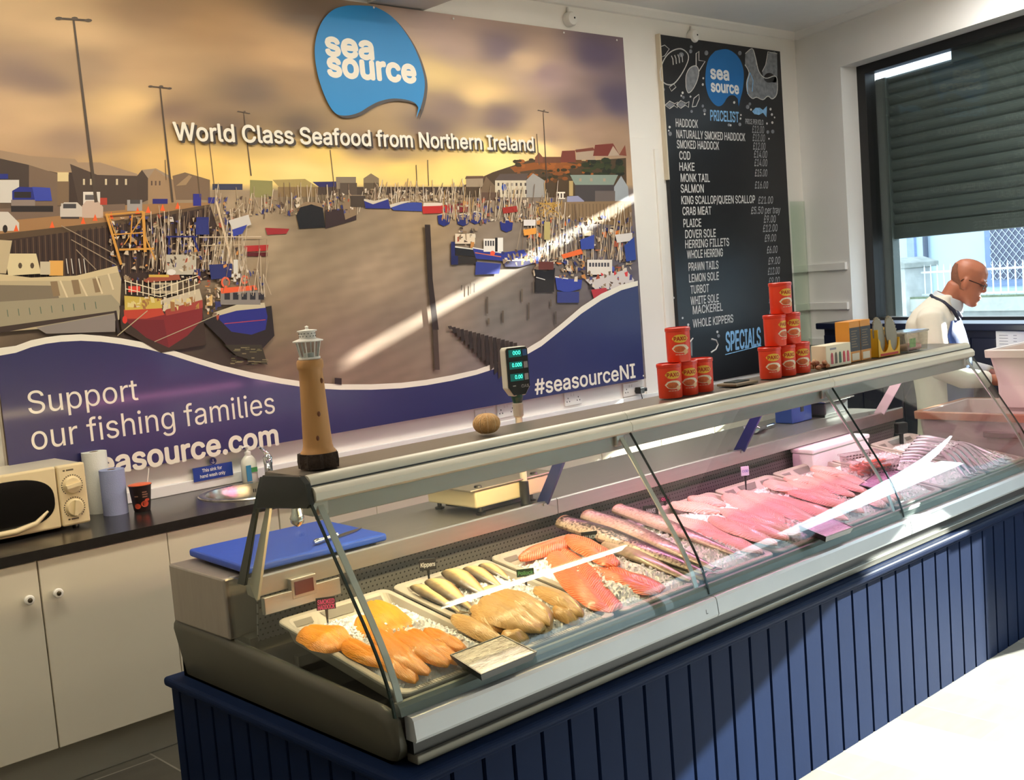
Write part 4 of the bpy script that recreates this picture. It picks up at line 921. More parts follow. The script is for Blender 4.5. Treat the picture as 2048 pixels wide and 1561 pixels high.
poly((40, 46, 100), [(415, 530), (462, 528), (462, 555), (420, 560)]); rect((180, 170, 152), 330, 510, 60, 40); clutter(330, 490, 400, 560, 60, mix)
# moored white hull at the left edge
poly((176, 160, 128), [(0, 552), (70, 560), (150, 554), (232, 535), (240, 560), (236, 640), (180, 650), (0, 672)]); poly((196, 178, 140), [(0, 548), (60, 556), (150, 552), (232, 532), (234, 545), (150, 562), (0, 566)])
poly((206, 190, 150), [(8, 508), (70, 508), (80, 548), (14, 552)]); rect((214, 160, 84), 96, 522, 28, 30); rect((190, 176, 150), 78, 524, 20, 26); [ell((80, 66, 50), x, 532, 4, 6, 8) for x in (38, 62)]; poly((182, 164, 132), [(0, 480), (22, 482), (10, 548), (0, 548)])
poly((120, 108, 90), [(0, 574), (110, 572), (118, 606), (0, 610)]); [poly((132, 110, 82), [(98+42*k, 564-3*k), (112+42*k, 563-3*k), (118+42*k, 592-4*k), (104+42*k, 594-4*k)]) for k in range(3)]; ln((206, 190, 156), (118, 562), (134, 600), 3.5); ln((206, 190, 156), (156, 560), (172, 594), 3.5); ln((206, 190, 156), (190, 554), (202, 588), 3.5); ln((206, 190, 156), (214, 548), (224, 580), 3.5)
poly((150, 140, 116), [(0, 610), (220, 590), (238, 610), (232, 640), (0, 668)]); ln((60, 48, 42), (0, 664), (230, 624), 4); poly((132, 124, 118), [(70, 656), (228, 628), (228, 664), (90, 668)]); ln((44, 34, 32), (228, 622), (236, 672), 5)
for k in range(9): ln((84, 100, 84), (12+22*k, 620-2*k), (14+22*k, 634-2*k), 1.6)
for x in (130, 140, 155, 165): ln((206, 198, 186), (x, 518), (x+4, 548), 1.6)
# red hulled trawler
poly((58, 44, 34), [(236, 612), (400, 600), (410, 690), (320, 706), (240, 660)])
poly((122, 38, 40), [(246, 628), (300, 634), (326, 628), (402, 608), (402, 640), (372, 672), (335, 696), (300, 680), (262, 654)]); poly((108, 34, 38), [(246, 640), (325, 640), (335, 696), (290, 676)]); poly((178, 64, 44), [(245, 620), (320, 616), (326, 630), (290, 638), (246, 638)]); poly((152, 62, 52), [(326, 618), (402, 598), (403, 616), (330, 632)])
poly((190, 164, 74), [(246, 592), (320, 598), (322, 617), (247, 621)]); poly((190, 176, 150), [(322, 600), (396, 578), (402, 600), (328, 620)]); clutter(250, 594, 396, 612, 40, [(170, 128, 62), (200, 186, 160), (150, 104, 60), (206, 190, 130)], (2, 7), (4, 12))
poly((150, 78, 56), [(284, 562), (300, 552), (356, 550), (358, 560), (290, 566)]); rect((196, 160, 70), 295, 550, 40, 5); rect((170, 154, 126), 300, 566, 54, 22); rect((48, 42, 40), 304, 570, 16, 12); rect((48, 42, 40), 324, 570, 14, 12); rect((206, 64, 48), 254, 573, 24, 12); ell((214, 208, 200), 340, 545, 9, 6)
for k in range(13): x = 248+11.5*k; ln((214, 200, 170), (x, 563-abs(k-6)*0.5), (x+1, 595-abs(k-6)*1.0), 1.8)
ln((214, 200, 170), (246, 562), (310, 580), 2); ln((214, 200, 170), (310, 580), (394, 552), 2); ln((214, 200, 170), (248, 578), (318, 594), 1.6); ln((214, 200, 170), (318, 594), (396, 568), 1.6); ell((206, 56, 44), 247, 640, 5, 8, 10)
# blue trawler
poly((38, 32, 30), [(400, 640), (540, 612), (546, 672), (520, 700), (450, 690)])
poly((38, 42, 122), [(434, 629), (470, 618), (528, 614), (532, 634), (528, 660), (500, 670), (460, 664), (436, 640)]); poly((190, 178, 150), [(424, 626), (470, 610), (526, 606), (528, 616), (470, 622), (434, 632)]); ln((168, 60, 70), (446, 648), (528, 640), 1.6)
rect((130, 122, 116), 438, 582, 80, 28); [rect((44, 42, 48), 446+17*k, 586, 11, 14) for k in range(5)]; poly((224, 92, 52), [(436, 577), (508, 571), (512, 580), (440, 588)]); ell((220, 96, 64), 448, 565, 9, 11); ell((120, 110, 104), 448, 565, 5, 7); ell((220, 96, 64), 486, 560, 8, 9); ell((116, 106, 100), 486, 560, 4, 5); rect((206, 200, 190), 464, 520, 9, 44); rect((206, 198, 186), 460, 548, 18, 8); clutter(440, 530, 520, 575, 30, mix); masts(440, 530, 590, 12, 40, 120, pale)
rect((206, 170, 110), 410, 590, 12, 22); clutter(405, 560, 432, 640, 40, mix)
poly((52, 48, 34), [(445, 690), (520, 690), (532, 730), (470, 712)]); [rect(R2.choice([(96, 92, 60), (120, 112, 80), (40, 38, 30)]), R2.uniform(450, 524), R2.uniform(694, 730), R2.uniform(5, 16), 2.0) for _ in range(30)]
ln((176, 164, 130), (232, 672), (292, 622), 1.8); ln((170, 160, 130), (306, 684), (432, 630), 1.5)
# pile and groyne
poly((46, 34, 30), [(846, 450), (857, 450), (862, 560), (874, 660), (862, 660), (852, 560)]); poly((70, 56, 48), [(862, 660), (872, 660), (876, 740), (866, 740)])
for k in range(17):
    x = 892+k*8.2; y = 653+k*2.1; h = 6+k*6.2
    poly((44, 34, 30) if k % 2 else (58, 46, 40), [(x, y), (x+7.4, y-1), (x+10, y+h*0.9), (x+3, y+h)])
poly((40, 30, 26), [(666, 756), (680, 757), (680, 770), (666, 768)])
ao_ = art.build('printed_harbour', m_pr, mur, world=True)

# navy wave with white border along the bottom
wave_t = [(-14, 712), (0, 705), (30, 692), (60, 681), (90, 675), (120, 671), (160, 669), (200, 672), (240, 677), (290, 686), (340, 700), (390, 716), (440, 731), (500, 745), (560, 757), (620, 766), (680, 769), (740, 769), (800, 766), (850, 760), (900, 751), (950, 740), (1000, 722), (1040, 704), (1080, 680), (1120, 648), (1160, 614), (1200, 588), (1240, 570), (1273, 562)]
wave_b = [(-14, 726), (0, 721), (30, 706), (60, 695), (90, 688), (120, 684), (160, 682), (200, 684), (240, 689), (290, 698), (340, 711), (390, 727), (440, 742), (500, 757), (560, 768), (620, 777), (680, 780), (740, 780), (800, 777), (850, 771), (900, 762), (950, 750), (1000, 734), (1040, 716), (1080, 693), (1120, 661), (1160, 628), (1200, 601), (1240, 581), (1273, 572)]
wt_, wb_ = [xz(p) for p in wave_t], [xz(p) for p in wave_b]
nv = len(wb_); b = MB(); y = MYF-0.0110
b.add([(a, y, c) for a, c in wb_]+[(a, y, mzb) for a, c in wb_], [(i, i+1, nv+i+1, nv+i) for i in range(nv-1)])
b.build('navy_wave', mat('navy_print', (38, 39, 92), 0.35, var=0.02, coat=0.15), mur, world=True)
b = MB(); b.add([(a, y-0.0002, c) for a, c in wt_]+[(a, y-0.0002, c) for a, c in wb_], [(i, i+1, nv+i+1, nv+i) for i in range(nv-1)])
b.build('white_border', mat('white_vinyl', (238, 232, 216), 0.4, var=0.01), mur, world=True)
# blue speech bubble
def spline(pts, n=6):
    out = []; N = len(pts)
    for i in range(N):
        p0, p1, p2, p3 = pts[i-1], pts[i], pts[(i+1) % N], pts[(i+2) % N]
        if p1[2:] == (1,) and False: pass
        for k in range(n):
            t = k/n; out.append(tuple(0.5*((2*p1[j])+(-p0[j]+p2[j])*t+(2*p0[j]-5*p1[j]+4*p2[j]-p3[j])*t*t+(-p0[j]+3*p1[j]-3*p2[j]+p3[j])*t**3) for j in (0, 1)))
    return out
bub = [(722, 12), (750, 16), (783, 36), (812, 72), (833, 112), (846, 157), (845, 190), (838, 218)]
bub2 = [(834, 216), (826, 206), (808, 200), (782, 198), (755, 204), (735, 214), (715, 226), (690, 232), (668, 227), (650, 200), (634, 155), (627, 110), (630, 75), (643, 42), (665, 20), (692, 12)]
allb = bub+[(830, 237)]+bub2
def open_spline(pts, n=6):
    out = []
    for i in range(len(pts)-1):
        p0, p1, p2, p3 = pts[max(i-1, 0)], pts[i], pts[i+1], pts[min(i+2, len(pts)-1)]
        for k in range(n):
            t = k/n; out.append(tuple(0.5*((2*p1[j])+(-p0[j]+p2[j])*t+(2*p0[j]-5*p1[j]+4*p2[j]-p3[j])*t*t+(-p0[j]+3*p1[j]-3*p2[j]+p3[j])*t**3) for j in (0, 1)))
    out.append(pts[-1]); return out
loop = [(692, 12)]+open_spline([(692, 12)]+bub)[1:]+[(830, 237)]+open_spline(bub2)[:-1]
bw = [xz(p) for p in loop]
sh = MB(); sh.add([(a+0.018, y-0.0003, c-0.012) for a, c in bw], [tuple(range(len(bw)))]); sh.build('bubble_drop_print', mat('dark_ink', (62, 52, 46), 0.4), mur, world=True)
b = MB(); b.add([(a, y-0.0006, c) for a, c in bw], [tuple(range(len(bw)))]); bb = b.build('speech_bubble', mat('sky_blue_vinyl', (36, 138, 204), 0.45, var=0.04, scale=1.5, spec=0.35), mur, world=True)
UX, VZ = Vector((1, 0, 0)), Vector((0, 0, 1))
def mtext(mb, body, p0, p1, ptop, bold=0.05, dx=0, dz=0, yy=0.0, xh=None):
    a = at_y(p0[0], p0[1], MYF); c = at_y(p1[0], p1[1], MYF); t = at_y(ptop[0], ptop[1], MYF)
    z = (a[2]+c[2])/2; cap = t[2]-a[2]
    if xh: cap = cap/xh
    put_text(mb, body, (a[0]+dx, y-0.0008-yy, z+dz), UX, VZ, c[0]-a[0], cap, bold)
b = MB(); mtext(b, 'sea', (651, 110), (744, 119), (652, 76), 0.075, xh=0.76); mtext(b, 'source', (655, 152), (829, 165), (655, 117), 0.075, xh=0.76)
m_wv = mat('white_vinyl'); b.build('bubble_lettering', m_wv, mur, world=True)
for nm, mm, dx, dz, yy in (('slogan_drop_print', mat('dark_ink'), 0.012, -0.010, 0.0), ('slogan', m_wv, 0, 0, 0.0004)):
    b = MB(); mtext(b, 'World Class Seafood from Northern Ireland', (347, 281), (1065, 302), (347, 246), 0.035, dx, dz, yy); b.build(nm, mm, mur, world=True)
b = MB(); mtext(b, 'Support', (56, 829), (275, 800), (57, 783), 0.0); mtext(b, 'our fishing families', (63, 901), (548, 826), (65, 852), 0.0)
mtext(b, 'seasource.com', (165, 957), (554, 889), (165, 923), 0.05, xh=0.76); b.build('wave_lettering', m_wv, mur, world=True); b = MB(); mtext(b, '#seasourceNI', (1068, 790), (1268, 755), (1068, 760), 0.03); b.build('hashtag_lettering', m_wv, mur, world=True)
sc_b = MB()
for px, py in ((904, 38), (1125, 66), (1231, 81), (1284, 752), (745, 16)):
    p = xz((px, py)); sc_b.ball((p[0], y-0.001, p[1]), (0.006, 0.003, 0.006), 8, 5)
sc_b.build('fixing_screws', m_white, mur, world=True)

# ------------------------------------------------------------------ chalk menu board
bx0, bx1, bz0, bz1 = 5.947, 7.322, 0.97, 3.290
mb_ = thing('menu_board', 'tall black chalkboard price list of fish on the back wall', 'chalkboard', (bx0, 4.82, bz0))
MB().box(bx0, bx1, 4.79, 4.8195, bz0, bz1).build('board', mat('blackboard', (26, 27, 31), 0.38, var=0.12, scale=2.5), mb_, world=True)
MB().box(bx0-0.014, bx0-0.001, 4.785, 4.8195, 2.35, bz1+0.004).build('wood_edge', mat('pale_batten', (206, 194, 172), 0.6), mb_, world=True)
BY = 4.7895
def bq(cx, cy): q = at_y(1280+cx/2.23, 40+cy/2.23, BY); return q
m_chalk = mat('chalk', (206, 206, 204), 0.9, var=0.18, scale=60); m_chalkb = mat('blue_chalk', (128, 178, 226), 0.9, var=0.2, scale=40); m_chalkg = mat('grey_chalk', (128, 132, 138), 0.9, var=0.35, scale=30)
def chalk(mb, body, cx, cy, cx2, cap=36, bold=0.02, lift=0.0004, shear=0.06):
    a, c, t = bq(cx, cy), bq(cx2, cy), bq(cx, cy-cap)
    put_text(mb, body, (a[0], BY, a[2]), UX, VZ, c[0]-a[0], t[2]-a[2], bold, False, lift, shear)
rows = [('HADDOCK', 160, 476, 258), ('NATURALLY SMOKED HADDOCK', 163, 526, 468), ('SMOKED HADDOCK', 165, 572, 352), ('COD', 176, 622, 224), ('HAKE', 176, 672, 243), ('MONK TAIL', 182, 722, 311), ('SALMON', 182, 770, 284),
        ('KING SCALLOP/QUEEN SCALLOP', 185, 822, 513), ('CRAB MEAT', 190, 871, 318), ('PLAICE', 194, 925, 273), ('DOVER SOLE', 202, 974, 338), ('HERRING FILLETS', 202, 1019, 398), ('WHOLE HERRING', 210, 1065, 370), ('PRAWN TAILS', 217, 1120, 350),
        ('LEMON SOLE', 219, 1171, 352), ('TURBOT', 226, 1222, 308), ('WHITE SOLE', 226, 1272, 352), ('MACKEREL', 236, 1313, 370), ('WHOLE KIPPERS', 236, 1373, 417)]
b = MB()
for s, x, yv, x2 in rows: chalk(b, s, x, yv, x2)
b.build('fish_names', m_chalk, mb_, world=True)
b = MB()
for s, x, yv, x2 in (('£12.00', 500, 503, 552), ('£12.00', 502, 540, 556), ('£12.00', 504, 578, 558), ('£14.00', 508, 614, 566), ('£14.00', 510, 652, 566), ('£15.00', 512, 698, 566), ('£16.00', 512, 752, 570), ('£21.00', 527, 820, 592), ('£5.50 per tray', 495, 866, 625),
        ('£9.00', 552, 905, 604), ('£12.00', 548, 946, 612), ('£9.00', 556, 990, 606), ('£6.00', 566, 1042, 612), ('£9.00', 572, 1092, 624), ('£12.00', 570, 1138, 622), ('£9.00', 574, 1182, 622), ('£9.00', 574, 1216, 622), ('£6.00', 574, 1264, 626), ('£10.00', 576, 1322, 632)):
    chalk(b, s, x, yv, x2, 32, 0.0, shear=0.2)
chalk(b, 'PRICE PER KILO', 470, 463, 550, 22, 0.02); b.build('prices', mat('faint_chalk', (170, 172, 174), 0.9, var=0.25, scale=60), mb_, world=True)
b = MB(); chalk(b, 'PRICELIST', 314, 448, 440, 46, 0.03); chalk(b, 'SPECIALS', 384, 1478, 540, 84, 0.03)
p, q = bq(380, 1494), bq(540, 1466); b.tube([(p[0], BY-0.0005, p[2]), (q[0], BY-0.0005, q[2]+0.02)], 0.0035, 4); b.build('headings', m_chalkb, mb_, world=True)
# the blue bubble again
ctr = [(378, 130), (410, 140), (440, 168), (458, 208), (463, 255), (458, 310), (448, 350), (440, 386)]
ctr2 = [(436, 352), (422, 338), (404, 336), (388, 348), (376, 368), (362, 382), (344, 384), (322, 366), (302, 330), (292, 280), (294, 220), (308, 170), (336, 138)]
cl = [bq(*p) for p in open_spline([(336, 138)]+ctr)[:-1]+[(440, 388)]+open_spline(ctr2)]
b = MB(); b.add([(p[0], BY-0.0003, p[2]) for p in cl], [tuple(range(len(cl)))]); b.build('blue_bubble', mat('blue_poster', (26, 108, 176), 0.5, var=0.05), mb_, world=True)
b = MB(); chalk(b, 'sea', 316, 260, 396, 54, 0.06, 0.0008, 0); chalk(b, 'source', 318, 318, 440, 48, 0.06, 0.0008, 0); b.build('bubble_lettering', mat('white_chalk', (226, 228, 230), 0.9, var=0.1), mb_, world=True)
# chalk drawings of fish and bubbles
def chalk_line(mb, pts, r=0.003, n=5): mb.tube([(bq(*p)[0], BY-0.0004, bq(*p)[2]) for p in pts], r, 4)
def fill(mb, pts, lift=0.0003): mb.add([(bq(*p)[0], BY-lift, bq(*p)[2]) for p in pts], [tuple(range(len(pts)))])
fw, fg, fb = MB(), MB(), MB()
fishA = [(95, 270), (90, 230), (108, 175), (140, 140), (180, 128), (208, 145), (216, 170), (205, 205), (180, 250), (150, 285), (120, 288), (95, 270)]
chalk_line(fw, open_spline(fishA, 4), 0.004); chalk_line(fw, [(150, 285), (130, 300), (140, 318), (160, 300), (150, 285)]); chalk_line(fw, [(90, 120), (110, 112), (130, 130), (110, 160), (95, 165), (90, 120)])
for k in range(4): chalk_line(fw, [(140+14*k, 160-3*k), (146+14*k, 175-3*k), (148+14*k, 200-4*k)], 0.0035)
fill(fg, [(184+11*math.cos(a), 155+11*math.sin(a)) for a in [k*math.pi/6 for k in range(12)]])
fishB = [(205, 300), (205, 250), (222, 215), (250, 205), (262, 230), (255, 270), (235, 310), (215, 325), (205, 300)]
fill(fg, open_spline(fishB, 4)[:-1]); chalk_line(fw, open_spline(fishB, 4), 0.003); chalk_line(fw, [(250, 205), (250, 150), (262, 140), (262, 180), (290, 185), (262, 230)], 0.004)
for cx, cy, s in ((140, 380, 1.0), (190, 378, 1.0)): chalk_line(fw, [(cx-28*s, cy), (cx-8*s, cy-18*s), (cx+15*s, cy-6*s), (cx+28*s, cy-14*s), (cx+26*s, cy+12*s), (cx+12*s, cy+2*s), (cx-8*s, cy+16*s), (cx-28*s, cy)], 0.003); fill(fg, [(cx-24*s, cy), (cx-6*s, cy-14*s), (cx+14*s, cy-2*s), (cx-6*s, cy+12*s)])
chalk_line(fw, [(232, 388), (240, 350), (262, 332), (264, 352), (250, 385), (232, 388)], 0.003)
squid = [(470, 150), (500, 128), (515, 170), (530, 230), (560, 260), (600, 250), (612, 270), (610, 330), (590, 352), (570, 340), (548, 356), (520, 345), (500, 350), (480, 325), (475, 280), (486, 235), (468, 200)]
fill(fg, open_spline(squid, 4)); chalk_line(fw, open_spline(squid, 4), 0.0035)
fill(fg, [(545, 230), (560, 200), (568, 150), (600, 140), (611, 150), (613, 250), (606, 280), (570, 275), (550, 258)]); chalk_line(fw, [(545, 230), (560, 200), (570, 142), (611, 150)], 0.003)
bk2 = MB(); fill(bk2, [(576+24*math.cos(a), 258+22*math.sin(a)) for a in [k*math.pi/8 for k in range(16)]], 0.0006); bk2.build('chalk_gap', mat('blackboard'), mb_, world=True)
fishC = [(500, 408), (515, 392), (535, 392), (548, 402), (566, 384), (564, 434), (548, 414), (530, 424), (510, 420)]
fill(fb, fishC); chalk_line(fb, [(480, 330), (478, 280), (490, 236), (504, 270), (500, 320)], 0.004)
for x, yv, r in ((228, 120, 7), (226, 140, 9), (296, 147, 11), (445, 148, 10), (190, 325, 6), (184, 338, 5), (194, 345, 7), (225, 342, 5), (280, 384, 7), (288, 404, 9), (288, 420, 5), (230, 408, 7), (420, 368, 6), (480, 388, 10), (490, 375, 7), (495, 400, 5), (582, 398, 6), (588, 422, 6), (566, 462, 5), (590, 458, 6), (570, 500, 8), (592, 498, 9), (575, 530, 4), (600, 435, 4), (396, 468, 7), (404, 470, 5), (445, 466, 8), (448, 440, 5), (450, 424, 4), (132, 478, 6), (134, 508, 10), (128, 494, 4), (282, 260, 5), (280, 288, 6), (105, 310, 8), (150, 1240, 5), (190, 1330, 5), (200, 1378, 8), (192, 1400, 10), (215, 1360, 6), (345, 1392, 6), (350, 1410, 8), (186, 1420, 5), (565, 1375, 9), (568, 1350, 6), (560, 1400, 6)):
    fill(fg if r > 6 else fw, [(x+r*0.8*math.cos(k*math.pi/5), yv+r*math.sin(k*math.pi/5)) for k in range(10)])
# chalk fish either side of SPECIALS
fill(fg, [(176, 1478), (215, 1440), (232, 1420), (234, 1500), (210, 1490), (180, 1520)]); chalk_line(fw, [(174, 1472), (200, 1465), (236, 1420)], 0.005); chalk_line(fw, [(178, 1525), (205, 1490), (236, 1520)], 0.005)
chalk_line(fw, [(318, 1424), (340, 1430), (348, 1448), (338, 1470), (316, 1484)], 0.006); chalk_line(fw, [(594, 1405), (572, 1428), (578, 1458), (600, 1466)], 0.006)
fw.build('chalk_outlines', m_chalk, mb_, world=True); fg.build('chalk_shading', m_chalkg, mb_, world=True); fb.build('blue_chalk_fish', m_chalkb, mb_, world=True)
# ------------------------------------------------------------------ things on the back wall
def socket(px, py, lab, y=4.82):
    p = at_y(px, py, 4.81); t = thing('wall_socket', lab, 'socket', (p[0], 4.82, p[2]), group='white double sockets under the mural')
    MB().box(-0.073, 0.073, -0.012, -0.0005, -0.043, 0.043).build('plate', m_white, t, bevel=0.003)
    for s in (-1, 1): MB().box(s*0.012-0.008, s*0.012+0.008, -0.016, -0.012, 0.014, 0.032).build('switch', m_white, t, bevel=0.002)
    h = MB()
    for s in (-1, 1):
        for dx, dz in ((0, 0.004), (-0.011, -0.016), (0.011, -0.016)): h.box(s*0.045+dx-0.003, s*0.045+dx+0.003, -0.0125, -0.0119, dz-0.004, dz+0.004)
    h.build('pin_holes', m_black, t)
    return t
socket(970, 832, 'white double socket behind the sea urchin shell'); socket(1013, 820, 'white double socket behind the scale pole'); socket(1146, 797, 'white double socket below the hashtag lettering, nothing plugged in'); socket(1262, 779, 'white double socket with a black plug in it')
pp = at_y(1278, 781, 4.79)
t = thing('power_plug', 'black plug with cable in the socket below the mural corner', 'plug', (pp[0], 4.805, pp[2]))
MB().box(-0.022, 0.022, -0.045, 0.002, -0.02, 0.02).build('plug', m_black, t, bevel=0.005)
MB().box(0.02, 0.06, -0.035, -0.012, -0.012, 0.012).build('adaptor', m_black, t, bevel=0.004)
MB().tube([(0, -0.03, -0.018), (0.004, -0.035, -0.05), (-0.004, -0.03, -0.10), (0.0, -0.02, -0.115)], 0.003, 6).build('cable', m_black, t)
def sensor(px, py, lab):
    p = at_y(px, py, 4.79); t = thing('wall_sensor', lab, 'alarm sensor', (p[0], 4.82, p[2]))
    MB().lathe([(0.0, 0.0), (0.042, 0.0), (0.044, 0.01), (0.044, 0.035), (0.036, 0.046), (0.0, 0.05)], 26, T(0, -0.001, 0, rx=R_(90))).build('housing', m_white, t, smooth=True)
    MB().tube([(0, -0.012, 0.04), (0, -0.012, CEIL-p[2]-0.06)], 0.009, 10).build('conduit', m_white, t, smooth=True)
    MB().box(-0.011, 0.011, -0.018, -0.004, 0.09, 0.11).build('clip', m_white, t)
    MB().lathe([(0.0, 0), (0.006, 0), (0.006, 0.002)], 10, T(0.01, -0.051, 0.004, rx=R_(90))).build('lens', m_black, t)
sensor(1142, 38, 'round white wall sensor on conduit above the mural'); sensor(1388, 72, 'round white wall sensor on conduit above the menu board')
gp0 = at_y(1572, 404, 4.80); 
gl = MB(); gl.box(7.335, 7.52, 4.776, 4.784, 0.97, gp0[2])
tag(gl.build('glass_screen', glass('green_glass', (240, 246, 241), 0.02), bevel=0.001), 'tall pale green glass sheet leaning on the wall right of the menu board', 'glass panel')

# ------------------------------------------------------------------ wooden lighthouse
CZ = 1.3062
lp_ = at_z(656, 938, CZ); t = thing('wooden_lighthouse', 'turned wooden lighthouse with white lantern top and bark base on the counter canopy', 'ornament', (lp_[0]+0.01, 2.545, CZ))
LS = 0.90
m_wood = mat('pine_wood', (188, 138, 82), 0.5, var=0.12, scale=14, stretch=(2, 2, 0.35))
bk = []; nb = 30
def bark(z, base): return [((base+0.005*math.sin(5*a+1)+0.003*math.sin(11*a))*math.cos(a), (base+0.005*math.sin(5*a+1)+0.003*math.sin(11*a))*math.sin(a), z) for a in [2*math.pi*k/nb for k in range(nb)]]
MB().loft([bark(0, 0.056), bark(0.02, 0.058), bark(0.044, 0.056)]).build('bark_base', mat('bark', (52, 38, 30), 0.85, var=0.35, scale=50, bump=0.6, bscale=90), t, smooth=True)
MB().lathe([(0.053, 0.044), (0.052, 0.047), (0.046, 0.054), (0.043, 0.066), (0.0415, 0.10), (0.036, 0.24), (0.0345, 0.288), (0.0375, 0.292), (0.039, 0.298), (0.039, 0.312), (0.036, 0.318), (0.0, 0.318)], 32).build('tower', m_wood, t, smooth=True)
kn = MB()
for a, z in ((-105, 0.16), (-70, 0.255), (-120, 0.09)):
    aa = R_(a); r = 0.0405-0.03*(z-0.1)*0.95
    kn.ball((r*math.cos(aa), r*math.sin(aa), z), (0.005, 0.005, 0.008), 10, 6)
kn.build('wood_knots', mat('dark_knot', (112, 62, 30), 0.5, var=0.2), t, smooth=True)
MB().lathe([(0.030, 0.318), (0.032, 0.320), (0.032, 0.326), (0.0, 0.326)], 24).build('lantern_base', m_white, t, smooth=True)
MB().lathe([(0.0265, 0.326), (0.036, 0.372)], 8).build('lantern_glass', glass('lantern_glass', (225, 230, 230), 0.03), t)
lb = MB()
for k in range(8):
    a = 2*math.pi*k/8; lb.tube([(0.027*math.cos(a), 0.027*math.sin(a), 0.326), (0.0365*math.cos(a), 0.0365*math.sin(a), 0.373)], 0.0018, 6)
lb.build('lantern_bars', m_white, t)
MB().lathe([(0.0, 0.326), (0.014, 0.326), (0.014, 0.338), (0.0, 0.338)], 16).build('tea_light', m_white, t)
MB().lathe([(0.044, 0.371), (0.045, 0.374), (0.024, 0.381), (0.024, 0.400), (0.029, 0.401), (0.029, 0.404), (0.006, 0.407), (0.004, 0.411), (0.006, 0.415), (0.0, 0.418)], 28).build('lantern_roof', m_white, t, smooth=True)
ho = MB()
for k in range(14):
    for j in (0, 1):
        a = 2*math.pi*(k+0.5*j)/14; ho.ball((0.0242*math.cos(a), 0.0242*math.sin(a), 0.387+0.008*j), 0.0017, 6, 4)
ho.build('vent_holes', m_black, t)
t.scale = (LS, LS, LS)

# ------------------------------------------------------------------ sea urchin shell
up = at_z(978, 868, CZ); t = thing('sea_urchin_shell', 'round tan ribbed sea urchin shell on the counter canopy', 'shell', (up[0], 2.545, CZ))
rings = []
for j in range(19):
    a = math.pi*j/18; r = 0.041*math.sin(a)**0.85; z = 0.031-0.031*math.cos(a)
    ring = []
    for k in range(60):
        th = 2*math.pi*k/60; q = 1+0.03*math.cos(10*th)
        ring.append((max(r, 0.0015)*q*math.cos(th), max(r, 0.0015)*q*math.sin(th), z))
    rings.append(ring)
MB().loft(rings).build('shell', mat('urchin', (206, 160, 104), 0.7, var=0.14, scale=60, bump=0.5, bscale=240), t, smooth=True)
rb = MB()
for k in range(10):
    th = 2*math.pi*(k+0.5)/10; pts = []
    for j in range(2, 17):
        a = math.pi*j/18; r = 0.041*math.sin(a)**0.85*0.985; pts.append((r*math.cos(th), r*math.sin(th), 0.031-0.031*math.cos(a)))
    rb.tube(pts, 0.0011, 5)
rb.build('pale_ribs', mat('urchin_rib', (228, 198, 152), 0.7, bump=0.4, bscale=300), t)

# ------------------------------------------------------------------ red tubs
m_red = mat('red_plastic', (222, 62, 30), 0.32, var=0.03)
m_yprint = mat('yellow_print', (226, 182, 60), 0.4, var=0.05); m_rprint = mat('red_print', (176, 40, 22), 0.4)
m_bprint = mat('brown_print', (196, 96, 48), 0.4, var=0.3, scale=120); m_wprint = mat('pale_print', (226, 214, 190), 0.4, var=0.06)
TR, TH = 0.043, 0.122
def flat_ellipse(x, z, rx, rz, y, n=20): return [(x+rx*math.cos(2*math.pi*k/n), y, z+rz*math.sin(2*math.pi*k/n)) for k in range(n)]
def make_tub():
    t = thing('food_tub', 'tub', 'tub', (0, 0, 0))
    MB().lathe([(0.0, 0), (TR-0.003, 0), (TR-0.001, 0.004), (TR, TH-0.012), (TR, TH-0.010), (0, TH-0.010)], 32).build('tub', m_red, t, smooth=True)
    MB().lathe([(TR+0.0005, TH-0.014), (TR+0.002, TH-0.013), (TR+0.002, TH-0.003), (TR, TH-0.001), (TR-0.004, TH), (TR-0.005, TH-0.004), (0, TH-0.004)], 32).build('lid', mat('red_lid', (206, 50, 26), 0.3), t, smooth=True)
    A = R_(-122)
    def wrap(mb): return on_cyl(mb, TR-0.0005, TR, TH, A)
    def oval(x, z, rx, rz, y):
        m = MB(); n = 24
        for q in range(6):     # strips so that the print follows the round wall
            xa, xb = -rx+2*rx*q/6, -rx+2*rx*(q+1)/6
            ha, hb = rz*math.sqrt(max(0, 1-(xa/rx)**2)), rz*math.sqrt(max(0, 1-(xb/rx)**2))
            m.add([(x+xa, y, z-ha), (x+xb, y, z-hb), (x+xb, y, z+hb), (x+xa, y, z+ha)], [(0, 1, 2, 3)])
        return m
    lab = wrap(oval(0, 0.083, 0.031, 0.0145, 0.0006)).build('label_oval', m_yprint, t)
    m = MB(); put_text(m, 'PAXO', (-0.023, 0.0, 0.0765), (1, 0, 0), (0, 0, 1), 0.046, 0.013, 0.06)
    m.v = [(x, 0.0011, z) for x, y, z in m.v]; wrap(m).build('lettering', m_rprint, lab)
    pc = wrap(oval(0.0, 0.048, 0.033, 0.015, 0.0006)).build('label_picture', m_wprint, t)
    wrap(oval(-0.004, 0.046, 0.023, 0.011, 0.0009)).build('printed_food', m_bprint, pc)
    wrap(oval(0.018, 0.036, 0.010, 0.008, 0.0012)).build('printed_slice', mat('tan_slice', (224, 178, 132), 0.4), pc)
    m = MB()
    for q in range(4): m.add([(-0.02+q*0.01, 0.0008, 0.026), (-0.012+q*0.01, 0.0008, 0.026), (-0.012+q*0.01, 0.0008, 0.0275), (-0.02+q*0.01, 0.0008, 0.0275)], [(0, 1, 2, 3)])
    wrap(m).build('small_print', m_wprint, t)
    return t
proto = make_tub(); used = [False]
